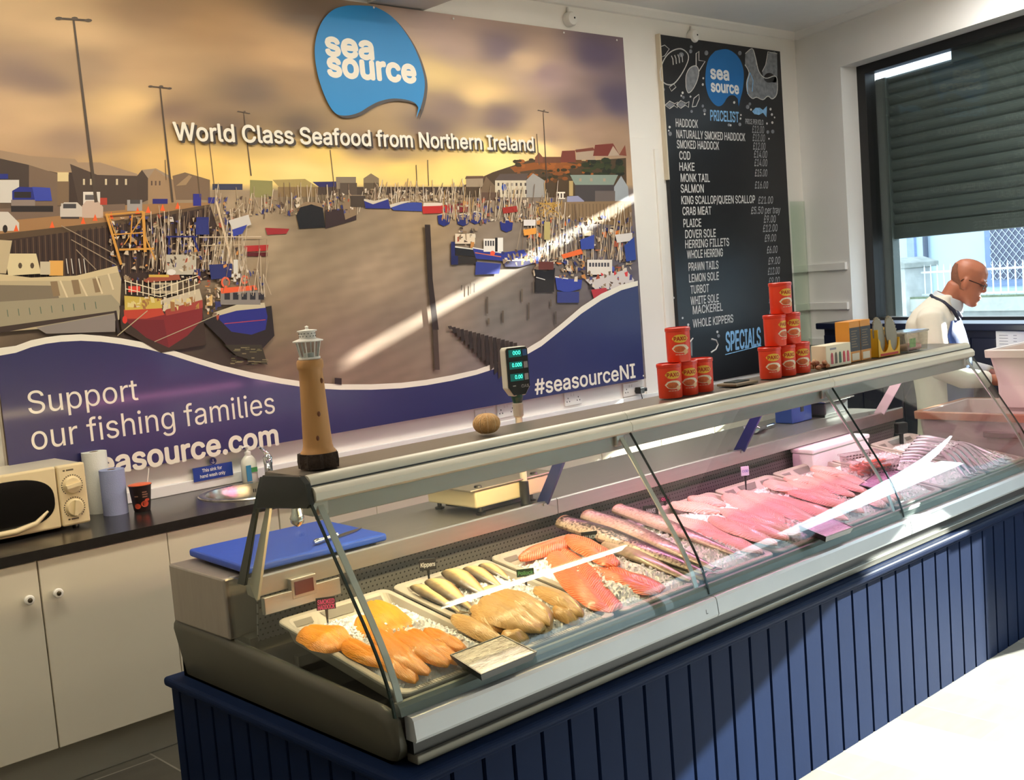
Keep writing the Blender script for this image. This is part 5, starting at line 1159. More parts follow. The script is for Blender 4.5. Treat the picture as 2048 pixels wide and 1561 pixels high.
def tub(x, y, z, rz, lab):
    t = proto if not used[0] else copy_tree(proto); used[0] = True
    t.location = (x, y, z); t.rotation_euler = (0, 0, R_(rz)); t['label'] = lab; t['group'] = 'red food tubs on the counter canopy'
LT = [3.090, 3.180, 3.270]
tub(LT[0], 2.545, CZ, 0, 'red plastic food tub at the left end of the smaller stack'); tub(LT[1], 2.545, CZ, 4, 'red plastic food tub mid bottom row of the smaller stack'); tub(LT[2], 2.545, CZ, -6, 'red plastic food tub at the right end of the smaller stack')
tub(3.150, 2.545, CZ+TH, -8, 'single red plastic food tub on top of the smaller stack')
RT_ = [3.690, 3.790, 3.892]
tub(RT_[0], 2.535, CZ, -4, 'red plastic food tub at the left of the bottom row of the tall stack'); tub(RT_[1], 2.535, CZ, 6, 'red plastic food tub mid bottom row of the tall stack'); tub(RT_[2], 2.535, CZ, 0, 'red plastic food tub at the bottom right of the tall stack, beside the shells')
tub(3.735, 2.535, CZ+TH, 34, 'left red plastic food tub in the second tier of the tall stack, turned away'); tub(3.836, 2.535, CZ+TH, 5, 'right red plastic food tub in the second tier of the tall stack')
tub(3.785, 2.535, CZ+2*TH, 12, 'topmost red plastic food tub of the tall stack')

# ------------------------------------------------------------------ small goods on the canopy
cdp = at_z(1490, 770, CZ); t = thing('card_holder', 'low dark card holder lying flat between the red tub stacks', 'card holder', (cdp[0], 2.535, CZ))
MB().box(-0.07, 0.07, -0.045, 0.045, 0, 0.010).build('tray', mat('tan_tray', (120, 104, 80), 0.5), t, bevel=0.003)
MB().box(-0.04, 0.05, -0.02, 0.035, 0.010, 0.014).build('card', mat('dark_card', (50, 56, 52), 0.3), t, bevel=0.001)
shc = [(172, 120, 84), (196, 150, 106), (142, 86, 60), (210, 176, 136), (160, 104, 70)]
ns = 0
for i in range(13):
    x = 3.972+0.075*((i*0.37) % 1.0)+0.004*(i % 3); y = 2.50+0.075*((i*0.61) % 1.0); lvl = 0 if i < 8 else 1
    b = MB(); r = 0.0125
    b.loft([[(q*(1+0.18*math.sin(5*a+i))*math.cos(a), q*0.8*(1+0.18*math.cos(4*a+i))*math.sin(a), z) for a in [2*math.pi*k/12 for k in range(12)]] for q, z in ((0.004, 0.0), (r, 0.004), (r*1.05, 0.011), (r*0.6, 0.017), (0.002, 0.019))])
    o = tag(b.build('shell', mat('shell_%d' % (i % 5), shc[i % 5], 0.6, var=0.2, scale=60), smooth=True), 'small brown shell in the little pile right of the tall red tub stack', 'shell', 'brown shells on the canopy')
    o.location = (x, y, CZ+0.0005+lvl*0.016); o.rotation_euler = (0.2*lvl, 0.15*lvl, i*1.3)
# white box of tubes with windows
t = thing('snack_box', 'long white carton with a row of coloured cut-out windows', 'box', (4.05, 2.545, CZ), R_(-1))
MB().box(0, 0.185, -0.035, 0.035, 0, 0.090).build('carton', mat('white_card', (226, 216, 190), 0.5), t, bevel=0.002)
for i, c in enumerate(((178, 40, 46), (90, 70, 40), (52, 92, 54), (196, 50, 60), (206, 70, 84))):
    x = 0.042+i*0.030; w = MB()
    w.prism([(x-0.008, 0.012), (x+0.008, 0.012), (x+0.008, 0.045), (x+0.0055, 0.055), (x, 0.0585), (x-0.0055, 0.055), (x-0.008, 0.045)], 'y', -0.0365, -0.0352); w.build('window', mat('win_%d' % i, c, 0.3, var=0.3, scale=80), t)
MB().box(0.03, 0.075, -0.0358, -0.0352, 0.070, 0.078).build('print', mat('grey_ink'), t)
# two tall cartons
for i, (x, y, r, l) in enumerate(((4.305, 2.56, 0, 'tall orange and black carton, left of the pair beside the yellow display box'), (4.392, 2.56, 0, 'tall orange and black carton, right of the pair touching the yellow display box'))):
    t = thing('tall_carton', l, 'box', (x, y, CZ), R_(r)); t['group'] = 'tall orange and black cartons'
    MB().box(-0.041, 0.041, -0.034, 0.034, 0, 0.172).build('carton', mat('orange_card', (214, 144, 52), 0.45, var=0.05), t, bevel=0.0015)
    MB().box(-0.0412, 0.0405, -0.0346, -0.034, 0.045, 0.145).build('front_panel', mat('black_print', (40, 36, 34), 0.4, var=0.1), t)
    g = MB()
    for q in range(7): g.box(-0.03, 0.018-0.006*(q % 3), -0.0350, -0.0346, 0.062+q*0.011, 0.066+q*0.011)
    g.build('printed_lines', mat('gold_print', (120, 96, 60), 0.4), t)
    MB().box(-0.03, 0.028, -0.0352, -0.0346, 0.006, 0.036).build('label', mat('pale_print'), t)
    MB().box(0.041, 0.0416, -0.0335, 0.0335, 0.03, 0.150).build('side_panel', mat('lilac_print', (128, 122, 150), 0.4, var=0.15, scale=40), t)
    if i == 1: 
        g = MB(); g.prism([(0.022*math.cos(2*math.pi*k/16), 0.055+0.026*math.sin(2*math.pi*k/16)) for k in range(16)], 'x', 0.0416, 0.0421); g.build('side_picture', mat('peach_print', (226, 160, 120), 0.4, var=0.2, scale=90), t)
        g = MB(); put_text(g, 'Gluten', (0.0421, -0.026, 0.112), (0, 1, 0), (0, 0, 1), 0.05, 0.012); g.build('side_lettering', m_white, t)
# yellow display box with two grey discs
t = thing('display_box', 'yellow card display box holding grey saw-toothed discs', 'display box', (4.555, 2.545, CZ), R_(-3))
m_yel = mat('yellow_card', (228, 178, 34), 0.4, var=0.04)
b = MB(); b.box(-0.085, 0.085, 0.035, 0.038, 0, 0.12).box(-0.085, -0.082, -0.038, 0.038, 0, 0.12).box(0.082, 0.085, -0.038, 0.038, 0, 0.075).box(-0.085, 0.085, -0.038, 0.038, 0, 0.003)
fp = [(-0.085, 0.0), (0.085, 0.0), (0.085, 0.075)]
for c0 in (0.045, -0.035):
    fp += [(c0+0.034*math.cos(a), 0.068-0.050*math.sin(a)) for a in [math.pi*k/10 for k in range(11)]]
fp += [(-0.085, 0.085)]
b.prism(fp, 'y', -0.038, -0.035); b.build('box', m_yel, t)
MB().box(-0.07, 0.07, -0.0386, -0.038, 0.004, 0.014).build('print', mat('red_ink', (196, 60, 40), 0.5), t)
for i, (c0, yy) in enumerate(((-0.035, -0.020), (0.045, -0.030))):
    g = MB(); pts = []
    for k in range(64):
        a = 2*math.pi*k/64; r = 0.053+(0.010 if k % 2 else 0) if (math.sin(a) > 0.1 and math.cos(a) > -0.7) else 0.053
        pts.append((c0-0.010+0.78*r*math.cos(a)-0.25*r*math.sin(a), 0.090+1.35*r*math.sin(a)))
    g.prism(pts, 'y', yy, yy+0.006); o = tag(g.build('toothed_disc', mat('grey_disc', (140, 134, 118), 0.5, var=0.05)), ['grey saw-toothed disc, left one standing in the yellow display box', 'grey saw-toothed disc, right one standing in the yellow display box'][i], 'disc', 'saw-toothed discs in the yellow box')
    o.matrix_world = Matrix.Translation((4.555, 2.545, CZ)) @ Matrix.Rotation(R_(-3), 4, 'Z')
# clear tub
t = thing('clear_tub', 'clear plastic tub with green label at the right end of the canopy', 'tub', (4.775, 2.54, CZ))
MB().prism([(-0.088, 0.0), (0.088, 0.0), (0.10, 0.085), (0.096, 0.085), (0.085, 0.003), (-0.085, 0.003), (-0.096, 0.085), (-0.10, 0.085)], 'y', -0.05, 0.05).build('tub', glass('tub_plastic', (232, 232, 226), 0.08, haze=0.15), t)
MB().box(-0.102, 0.102, -0.056, 0.056, 0.083, 0.092).build('lid', glass('lid_plastic', (214, 212, 204), 0.1, haze=0.3), t, bevel=0.003)
MB().box(-0.075, -0.02, -0.0512, -0.0503, 0.02, 0.06).build('label', mat('green_print', (120, 150, 90), 0.5, var=0.3, scale=90), t)
MB().box(-0.07, 0.07, -0.035, 0.035, 0.004, 0.03).build('contents', mat('pinkish_food', (206, 160, 150), 0.5, var=0.2, scale=50), t, bevel=0.01)

# ------------------------------------------------------------------ weighing scale on the worktop with customer display on a pole
DZ = 0.9755
t = thing('weighing_scale', 'cream shop scale with flat steel pan and tall customer display pole, on the steel worktop', 'scale', (2.58, 3.00, DZ))
MB().box(-0.155, 0.195, -0.13, 0.13, 0.028, 0.088).build('body', m_cream, t, bevel=0.006)
MB().prism([(-0.19, 0.092), (0.21, 0.092), (0.21, 0.098), (-0.19, 0.098)], 'y', -0.15, 0.15).build('pan', mat('pan_steel', (150, 140, 122), 0.35, 0.6), t, bevel=0.002)
for i, (x, y) in enumerate(((-0.12, -0.11), (-0.12, 0.11), (0.12, -0.11), (0.12, 0.11))):
    f_ = MB().lathe([(0.016, 0.0), (0.018, 0.006), (0.008, 0.010), (0.008, 0.03)], 12, T(x, y, 0)).build('foot', m_black, t)
    MB().lathe([(0.014, 0.098), (0.012, 0.104), (0.0, 0.105)], 14, T(x*1.1, y*1.1, 0)).build('pan_stud', m_black, t)
MB().box(-0.10, 0.12, -0.10, 0.10, 0.008, 0.028).build('underside', m_black, t)
plx, ply = 0.062, -0.142
d0 = at_y(1035, 700, 3.0+ply); d1 = at_y(1032, 792, 3.0+ply)
dz1, dz0 = d0[2]-DZ+0.012, d1[2]-DZ
MB().lathe([(0.017, 0.0), (0.019, 0.004), (0.017, 0.012), (0.0165, 0.085), (0.012, 0.088)], 16, T(plx, ply, 0)).build('pole_socket', m_black, t, smooth=True)
MB().tube([(plx, ply, 0.05), (plx, ply, dz0-0.04)], 0.0125, 14).build('pole', mat('ivory_tube', (196, 188, 172), 0.4), t, smooth=True)
MB().lathe([(0.013, dz0-0.075), (0.018, dz0-0.07), (0.019, dz0-0.03), (0.017, dz0-0.025)], 14, T(plx, ply, 0)).build('pole_collar', mat('ivory_tube'), t)
MB().lathe([(0.014, dz0-0.03), (0.021, dz0-0.006), (0.021, dz0+0.005)], 14, T(plx, ply, 0)).build('neck', mat('dark_green_plastic', (22, 70, 56), 0.4), t)
hh = (dz1-dz0); w2 = 0.046
fp = [(-w2*0.55, 0.0), (w2*0.55, 0.0), (w2, hh*0.17), (w2, hh*0.95), (w2-0.006, hh), (-w2+0.006, hh), (-w2, hh*0.95), (-w2, hh*0.17)]
M = T(plx, ply, dz0, rz=R_(-12))
hd = MB().prism(fp, 'y', -0.018, 0.018, M).build('display_head', mat('head_ivory', (200, 196, 182), 0.4), t, bevel=0.004)
fi = [(x*0.93, 0.004+z*0.965) for x, z in fp]
MB().prism(fi, 'y', -0.0205, -0.0178, M).build('display_face', mat('face_black', (14, 22, 24), 0.2, var=0.1), hd)
m_lcd = mat('teal_screen', (6, 92, 88), 0.2, var=0.08, emit=(8, 110, 104), estr=0.35); m_dig = mat('teal_digits', (70, 240, 214), 0.3, emit=(80, 255, 228), estr=1.3)
sc = MB(); dg_ = MB()
for i, (zz, s) in enumerate(((0.80, '000'), (0.555, '0.000'), (0.31, '0.00'))):
    x1 = w2*0.42 if i else w2*0.38
    sc.box(-w2*0.72, x1, -0.0212, -0.0204, hh*zz, hh*(zz+0.15), M)
    wd = 0.030 if i != 1 else 0.038
    tb = MB(); put_text(tb, s, (x1-wd-0.004, -0.0212, hh*(zz+0.045)), (1, 0, 0), (0, 0, 1), wd, hh*0.075, 0.03, lift=0.0003); dg_.add(tb.v, tb.f, M)
sc.build('screens', m_lcd, hd); dg_.build('digits', m_dig, hd)
st = MB(); [st.box(w2*0.52, w2*0.85, -0.0212, -0.0204, hh*zz, hh*(zz+0.13), M) for zz in (0.56, 0.315)]; st.build('unit_labels', mat('grey_label', (150, 152, 158), 0.5), hd)
MB().box(w2*0.48, w2*0.85, -0.0212, -0.0204, hh*0.81, hh*0.94, M).build('blue_label', mat('blue_small', (40, 84, 140), 0.4), hd)
tb = MB(); put_text(tb, 'CAS', (w2*0.18, -0.0206, hh*0.165), (1, 0, 0), (0, 0, 1), 0.030, 0.010, 0.03, lift=0.0003); tb2 = MB().add(tb.v, tb.f, M); tb2.box(-w2*0.55, -w2*0.3, -0.0212, -0.0206, hh*0.205, hh*0.225, M)
tb2.build('lettering', mat('grey_letters', (170, 172, 172), 0.5), hd)
# chopping board, knife
t = thing('chopping_board', 'thick blue plastic chopping board on the steel worktop', 'chopping board', (1.80, 3.05, DZ), R_(-3))
MB().box(-0.245, 0.235, -0.205, 0.185, 0.010, 0.034).build('board', mat('blue_board', (34, 74, 178), 0.42, var=0.05, scale=12, bump=0.05), t, bevel=0.008, seg=3)
fb = MB(); [fb.lathe([(0.012, 0), (0.012, 0.012)], 10, T(x, y, 0)) for x in (-0.2, 0.2) for y in (-0.17, 0.15)]; fb.build('feet', m_black, t)
kp0 = at_z(628, 1090, DZ+0.038); kp1 = at_z(718, 1058, DZ+0.038); ang = math.atan2(kp1[1]-kp0[1], kp1[0]-kp0[0]); L_ = math.hypot(kp1[0]-kp0[0], kp1[1]-kp0[1])
t = thing('knife', 'kitchen knife with steel handle lying on the blue chopping board', 'knife', (kp0[0], kp0[1], DZ+0.0345), ang)
MB().tube([(0, 0, 0.009), (0.012, 0, 0.010), (0.05, 0.0, 0.009), (L_*0.5, 0, 0.008)], [0.006, 0.0095, 0.007, 0.0085], 12).build('handle', m_chrome, t, smooth=True)
MB().prism([(L_*0.48, -0.012), (L_*0.48, 0.012), (L_*0.8, 0.012), (L_*1.06, 0.006), (L_*1.08, 0.003), (L_*0.9, -0.010)], 'z', 0.001, 0.0035).build('blade', mat('blade_steel', (120, 120, 118), 0.25, 0.9), t)
# blue box and dark scale further along the worktop
b0 = at_z(1562, 842, DZ); t = thing('blue_box', 'small blue plastic box on the steel worktop behind the second strut', 'box', (b0[0], 3.10, DZ))
MB().box(-0.085, 0.085, -0.05, 0.05, 0, 0.125).build('box', mat('blue_box', (40, 74, 150), 0.4, var=0.05), t, bevel=0.006)
MB().box(-0.015, 0.012, -0.052, -0.0495, 0.05, 0.095).build('slot', m_black, t)
t = thing('steel_scoop', 'shiny steel scoop lying on the worktop left of the small blue box', 'scoop', (b0[0]-0.30, 3.07, DZ), R_(10))
MB().tube([(0.12, 0, 0.012), (0.05, 0, 0.014), (0.0, 0, 0.012)], [0.008, 0.007, 0.007], 10).build('handle', m_chrome, t, smooth=True)
MB().loft([[(x, -w*math.cos(math.pi*k/8), 0.002+h*(1-math.sin(math.pi*k/8))) for k in range(9)] for x, w, h in ((0.0, 0.015, 0.012), (-0.03, 0.035, 0.03), (-0.12, 0.042, 0.035))], closed=False).build('bowl', m_chrome, t, smooth=True)
t = thing('bench_scale', 'dark bench scale behind the joint of the counter glass', 'scale', (b0[0]+0.24, 3.08, DZ))
MB().box(-0.10, 0.11, -0.07, 0.07, 0.012, 0.07).build('body', mat('dark_grey_plastic', (62, 64, 66), 0.4), t, bevel=0.006)
MB().box(-0.13, 0.14, -0.09, 0.09, 0.076, 0.082).build('pan', m_chrome, t, bevel=0.002)
MB().lathe([(0.02, 0.07), (0.02, 0.076)], 10).build('pan_post', m_black, t)
MB().box(-0.09, 0.10, -0.06, 0.06, 0.0, 0.012).build('feet', m_black, t)
# ------------------------------------------------------------------ trays of ice and fish on the sloping deck
SLA = math.atan2(0.094, 0.595)
TY, TZ = 2.185, 0.7728
TN = np.array((0, -math.sin(SLA), math.cos(SLA)))
def on_tray(px, py, h=0.0): return Vector(at_plane(px, py, np.array((0, TY, TZ))+TN*h, TN))
def slope_matrix(P, X):
    Z = Vector(TN); X = (X-Z*X.dot(Z)).normalized(); Y = Z.cross(X)
    return Matrix(((X.x, Y.x, Z.x, P.x), (X.y, Y.y, Z.y, P.y), (X.z, Y.z, Z.z, P.z), (0, 0, 0, 1)))
def rrect(x0, x1, y0, y1, z, r, n=5):
    out = []
    for cx, cy, a0 in ((x1-r, y1-r, 0), (x0+r, y1-r, 90), (x0+r, y0+r, 180), (x1-r, y0+r, 270)):
        for k in range(n+1):
            a = R_(a0+90*k/n); out.append((cx+r*math.cos(a), cy+r*math.sin(a), z))
    return out
m_tray = mat('grey_beige_tray', (176, 168, 154), 0.38, var=0.03)
m_ice = mat('crushed_ice', (250, 251, 252), 0.3, var=0.02, scale=90, bump=0.35, bscale=150, coat=0.1)
TWD, TLN, TDP = 0.385, 0.585, 0.058
def make_tray():
    t = thing('fish_tray', 'tray', 'tray', (0, 0, 0))
    W, L = TWD, TLN
    b = MB()
    b.loft([rrect(0.03, W-0.03, 0.03, L-0.03, -TDP, 0.03), rrect(0.012, W-0.012, 0.012, L-0.012, -0.010, 0.035), rrect(0, W, 0, L, -0.009, 0.03), rrect(0, W, 0, L, -0.001, 0.03), rrect(0.004, W-0.004, 0.004, L-0.004, 0.001, 0.03),
            rrect(0.020, W-0.020, 0.020, L-0.020, 0.001, 0.03), rrect(0.026, W-0.026, 0.028, L-0.060, -0.030, 0.03), rrect(0.034, W-0.034, 0.034, L-0.075, -TDP+0.004, 0.03)])
    b.build('shell', m_tray, t, bevel=0.0015)
    h = MB()
    for a, c in ((0.035, 0.10), (W-0.10, W-0.035)): h.add([(a, L-0.030, -0.0050), (c, L-0.030, -0.0050), (c, L-0.046, -0.0170), (a, L-0.046, -0.0170)], [(0, 1, 2, 3)])
    h.add([(0.13, L-0.026, -0.0020), (W-0.13, L-0.026, -0.0020), (W-0.15, L-0.050, -0.0200), (0.15, L-0.050, -0.0200)], [(0, 1, 2, 3)])
    h.build('handle_recess_shade', mat('recess_shade', (112, 106, 96), 0.5), t)  # flat quads in darker tray colour, painted as the shade of grip recesses
    g = MB()
    for k in range(30): g.box(0.05+k*(W-0.1)/30, 0.05+(k+0.55)*(W-0.1)/30, 0.004, 0.018, 0.0005, 0.0022)
    g.build('front_ribs', m_tray, t)
    return t
trays = [('grey tray of smoked orange fillets at the near end of the counter', 0), ('grey tray of whole kippers and pale tan fillets, second from the near end', 1), ('grey tray of salmon sides, third from the near end', 2), ('grey tray of whole hake, fourth from the near end', 3),
         ('grey tray of pale pink fillets beside the hake', 4), ('grey tray of pink fillets in the middle counter section behind the second foil pack', 5), ('grey tray of pink fillets with the prawn basket at its back', 6), ('dark grey tray of silver mackerel beside the right joint', 7), ('dark grey tray of fish at the far end beside the stacked fish boxes', 8)]
tp0 = make_tray()
def tray_xy(k): return Vector((1.565+0.4018*k, TY, TZ))
for lab, k in trays:
    t = tp0 if k == 0 else copy_tree(tp0)
    t.matrix_world = slope_matrix(tray_xy(k), Vector((1, 0, 0))); t['label'] = lab; t['group'] = 'fish trays on the counter deck'
# crushed ice, one bed in each tray
ri = random.Random(3)
def ice_bed(k, lo=0.0, cover=1.0):
    b = MB(); nx, ny = 46, 66; x0, x1, y0, y1 = 0.031, TWD-0.031, 0.036, TLN-0.074
    vs = []
    for j in range(ny+1):
        for i in range(nx+1):
            u, v = i/nx, j/ny; x = x0+(x1-x0)*u; y = y0+(y1-y0)*v
            edge = min(1, 7*min(u, 1-u))*min(1, 7*min(v, 1-v))
            z = -0.022+0.022*edge**0.6+0.010*edge*math.sin(math.pi*v)*(0.6+0.4*math.sin(9*u+k*2))+ri.uniform(-0.0035, 0.0035)*(0.4+edge)+lo*(1-v)*0.012
            if 0 < i < nx: x += ri.uniform(-.002, .002)
            if 0 < j < ny: y += ri.uniform(-.002, .002)
            vs.append((x, y, z))
    b.add(vs, [(j*(nx+1)+i, j*(nx+1)+i+1, (j+1)*(nx+1)+i+1, (j+1)*(nx+1)+i) for j in range(ny) for i in range(nx)])
    for _ in range(420):
        u, v = ri.random(), ri.random(); x = x0+(x1-x0)*u; y = y0+(y1-y0)*v
        edge = min(1, 7*min(u, 1-u))*min(1, 7*min(v, 1-v)); z = -0.022+0.022*edge**0.6+0.010*edge*math.sin(math.pi*v)+lo*(1-v)*0.012
        s = ri.uniform(0.002, 0.006); M = T(x, y, z, ri.uniform(0, 3), ri.uniform(0, 3), ri.uniform(0, 3))
        b.box(-s, s, -s*0.7, s*0.7, -s*0.45, s*0.45, M)
    o = b.build('crushed_ice', m_ice)
    o.matrix_world = slope_matrix(tray_xy(k), Vector((1, 0, 0)))
    tag(o, 'bed of crushed ice in the '+trays[k][0].replace('grey tray', 'tray'), 'ice', kind='stuff')
for k in range(9): ice_bed(k, 0.9)

# fish flesh materials
def flesh(nm, c1, c2, rough=0.3, sc=14, st=(1, 6, 1), bump=0.25, bs=110, coat=0.25): return mat(nm, c1, rough, var=0, scale=sc, stretch=st, col2=c2, bump=bump, bscale=bs, coat=coat)
m_smok = flesh('smoked_flesh', (240, 132, 4), (252, 172, 24), bump=0.5, bs=90, coat=0.12); m_poll = flesh('tan_flesh', (190, 146, 84), (220, 182, 120), bump=0.45, bs=60, coat=0.12)

def salmon_mat(nm='salmon_flesh_lines', c0=(222, 96, 52), c1=(228, 108, 62), c2=(240, 170, 130), sc=26):
    m = bpy.data.materials.new(nm); m.use_nodes = True; nt = m.node_tree; N = nt.nodes.new; L = nt.links.new; b = nt.nodes['Principled BSDF']
    tc = N('ShaderNodeTexCoord'); sp = N('ShaderNodeSeparateXYZ'); L(tc.outputs['Object'], sp.inputs[0])
    ab = N('ShaderNodeMath'); ab.operation = 'ABSOLUTE'; L(sp.outputs['Y'], ab.inputs[0])
    ad = N('ShaderNodeMath'); ad.operation = 'MULTIPLY_ADD'; ad.inputs[1].default_value = 1.4; L(ab.outputs[0], ad.inputs[0]); L(sp.outputs['X'], ad.inputs[2])
    cb = N('ShaderNodeCombineXYZ'); L(ad.outputs[0], cb.inputs[0]); L(sp.outputs['Y'], cb.inputs[1])
    w = N('ShaderNodeTexWave'); w.inputs['Scale'].default_value = sc; w.inputs['Distortion'].default_value = 2.5; w.inputs['Detail'].default_value = 2; w.inputs['Detail Scale'].default_value = 3; L(cb.outputs[0], w.inputs['Vector'])
    cr = N('ShaderNodeValToRGB'); e = cr.color_ramp.elements; e[0].position = 0.0; e[0].color = lin(c0); e[1].position = 1.0; e[1].color = lin(c2); e.new(0.72).color = lin(c1)
    L(w.outputs['Fac'], cr.inputs[0]); L(cr.outputs[0], b.inputs['Base Color']); b.inputs['Roughness'].default_value = 0.3; b.inputs['Coat Weight'].default_value = 0.15
    bp = N('ShaderNodeBump'); bp.inputs['Strength'].default_value = 0.3; bp.inputs['Distance'].default_value = 0.003; L(w.outputs['Fac'], bp.inputs['Height']); L(bp.outputs[0], b.inputs['Normal'])
    return m
m_salm = salmon_mat()
m_pink = salmon_mat('pink_flesh_lines', (222, 158, 146), (234, 178, 166), (246, 208, 198), 34)
m_pink2 = salmon_mat('pale_flesh_lines', (214, 166, 148), (228, 188, 170), (240, 212, 196), 30)
def band_mat(nm, stops, rough=0.28, speck=0.25, metal=0.0, scale=70):
    """colour bands from belly to back across the fish (its pigment), broken up by speckles"""
    if nm in _mats: return _mats[nm]
    m = bpy.data.materials.new(nm); m.use_nodes = True; nt = m.node_tree; N = nt.nodes.new; L = nt.links.new; b = nt.nodes['Principled BSDF']
    tc = N('ShaderNodeTexCoord'); sp = N('ShaderNodeAttribute'); sp.attribute_name = 'across'
    nz = N('ShaderNodeTexNoise'); nz.inputs['Scale'].default_value = scale; nz.inputs['Detail'].default_value = 3; L(tc.outputs['Object'], nz.inputs['Vector'])
    a = N('ShaderNodeMath'); a.operation = 'MULTIPLY_ADD'; a.inputs[1].default_value = speck; L(nz.outputs['Fac'], a.inputs[0])
    s = N('ShaderNodeMath'); s.operation = 'SUBTRACT'; s.inputs[1].default_value = speck*0.5; L(sp.outputs['Fac'], s.inputs[0]); L(s.outputs[0], a.inputs[2])
    cr = N('ShaderNodeValToRGB'); el = cr.color_ramp.elements
    while len(el) < len(stops): el.new(0.5)
    for e, (p, c) in zip(el, stops): e.position = p; e.color = lin(c)
    L(a.outputs[0], cr.inputs[0]); L(cr.outputs[0], b.inputs['Base Color'])
    b.inputs['Roughness'].default_value = rough; b.inputs['Metallic'].default_value = metal; b.inputs['Coat Weight'].default_value = 0.3; b.inputs['Coat Roughness'].default_value = 0.1
    bp = N('ShaderNodeBump'); bp.inputs['Strength'].default_value = 0.25; bp.inputs['Distance'].default_value = 0.004; L(nz.outputs['Fac'], bp.inputs['Height']); L(bp.outputs[0], b.inputs['Normal'])
    _mats[nm] = m; return m
m_kip = band_mat('kipper_skin', [(0.0, (60, 50, 38)), (0.22, (122, 104, 74)), (0.38, (214, 186, 126)), (0.62, (230, 206, 150)), (0.82, (190, 150, 92)), (1.0, (120, 70, 38))], speck=0.14)
m_hake = band_mat('hake_skin', [(0.0, (196, 180, 160)), (0.22, (150, 134, 118)), (0.34, (62, 55, 48)), (0.6, (36, 33, 29)), (1.0, (30, 28, 24))], speck=1.5, scale=110)
m_hakep = band_mat('hake_skin_pale', [(0.0, (206, 182, 166)), (0.35, (176, 150, 138)), (0.6, (116, 98, 92)), (1.0, (78, 66, 62))], speck=1.4, scale=110)
m_hakeb = band_mat('hake_belly', [(0.0, (140, 124, 104)), (0.4, (176, 158, 134)), (1.0, (150, 132, 108))], speck=1.0)
m_mack = band_mat('mackerel_skin', [(0.0, (206, 200, 204)), (0.4, (190, 184, 190)), (0.6, (92, 92, 104)), (1.0, (50, 54, 66))], rough=0.2, speck=0.2, metal=0.2)
m_fin = mat('fish_fin', (112, 98, 78), 0.4, var=0.15, scale=80)

def fillet(L, W, Tk, seed, tail=0.35, bend=0.0, arch=0.0, ridge=0.2):
    r = random.Random(seed); n = 22; m = 15; rings = []; p1, p2, p3 = r.uniform(0, 6), r.uniform(0, 6), r.uniform(0, 6)
    for i in range(n+1):
        t = i/n; x = (t-0.5)*L
        w = (math.sin(math.pi*min(1, (t+0.06)/0.56)/2)**0.6 if t < 0.5 else 1-(1-tail)*((t-0.5)/0.5)**1.4)
        cap_ = math.sqrt(max(0.0, 1-max(0, (t-0.90)/0.10)**2))*math.sqrt(max(0.0, 1-max(0, (0.07-t)/0.07)**2))
        w *= 0.5*W*max(0.10, cap_); th = Tk*(0.45+0.55*math.sin(math.pi*min(1, (t+0.15)/0.75)/2) if t < 0.6 else 1-0.62*(t-0.6)/0.4)*max(0.25, cap_)
        yc = bend*L*(4*(t-0.5)**2-0.5)+0.02*W*math.sin(9*t+p1); ring = []
        for k in range(m):
            s = -1+2*k/(m-1)
            h = th*(max(0, 1-abs(s)**2.6)**0.55)*(1-ridge*math.exp(-((s-0.06)/0.13)**2))*(1+0.07*math.sin(11*t+p2+3*s)+0.05*math.sin(23*t*s+p3))
            e = 1+0.05*math.sin(13*t+p3+(2 if s > 0 else 0))
            ring.append((x, yc+s*w*e, h+arch*math.sin(math.pi*t)))
        for k in range(m-2, 0, -1):
            s = -1+2*k/(m-1); ring.append((x, yc+s*w*0.96, -0.003+arch*math.sin(math.pi*t)))
        rings.append(ring)
    return MB().loft(rings)
def fish_body(L, H, Tk, seed, head=1.0, bend=0.0, tailw=0.12, thick=0.55):
    r = random.Random(seed); n = 26; m = 16; rings = []
    for i in range(n+1):
        t = i/n; x = (t-0.5)*L
        if t < 0.3: p = head*(0.25+0.75*math.sin(math.pi*t/0.6)**0.7)+(1-head)*1.0*(0.86+0.14*t/0.3)
        else: p = 1-(1-tailw)*((t-0.3)/0.7)**1.35
        p = max(0.04, p); yc = bend*L*(4*(t-0.5)**2-0.5); ring = []
        for k in range(m):
            a = 2*math.pi*k/m; ring.append((x, yc+0.5*H*p*math.cos(a), max(-0.001, thick*0.5*H*p+thick*0.5*H*p*math.sin(a))))
        rings.append(ring)
    return MB().loft(rings)
def fish_ends(a, b, h, front=TY+0.020):
    A, B = on_tray(a[0], a[1], h), on_tray(b[0], b[1], h)
    for P, Q in ((A, B), (B, A)):       # keep the ends inside the front rim of the tray
        if P.y < front and Q.y > front: P += (Q-P)*((front-P.y)/(Q.y-P.y))
    for P in (A, B): P.x = min(P.x, 5.13)
    return A, B
def put_fish(o, a, b, h, ):
    """lay an object with its length along the line between two points of the tray plane"""
    A, B = fish_ends(a, b, h); o.matrix_world = slope_matrix((A+B)/2, B-A)
def px_len(a, b, h): A, B = fish_ends(a, b, h); return (B-A).length
_sd = [100]
def add_fillet(a, b, W, h, material, lab, grp, name='fish_fillet', Tk=None, tail=0.35, bend=0.0, arch=0.0, ridge=0.2):
    _sd[0] += 1; L = px_len(a, b, h)
    o = fillet(L, W*1.22, Tk or 0.16*W+0.009, _sd[0], tail, bend, arch, ridge).build(name, material, smooth=True)
    put_fish(o, a, b, h); return tag(o, lab, 'fish fillet', grp)
G1 = 'smoked haddock fillets in the first tray'
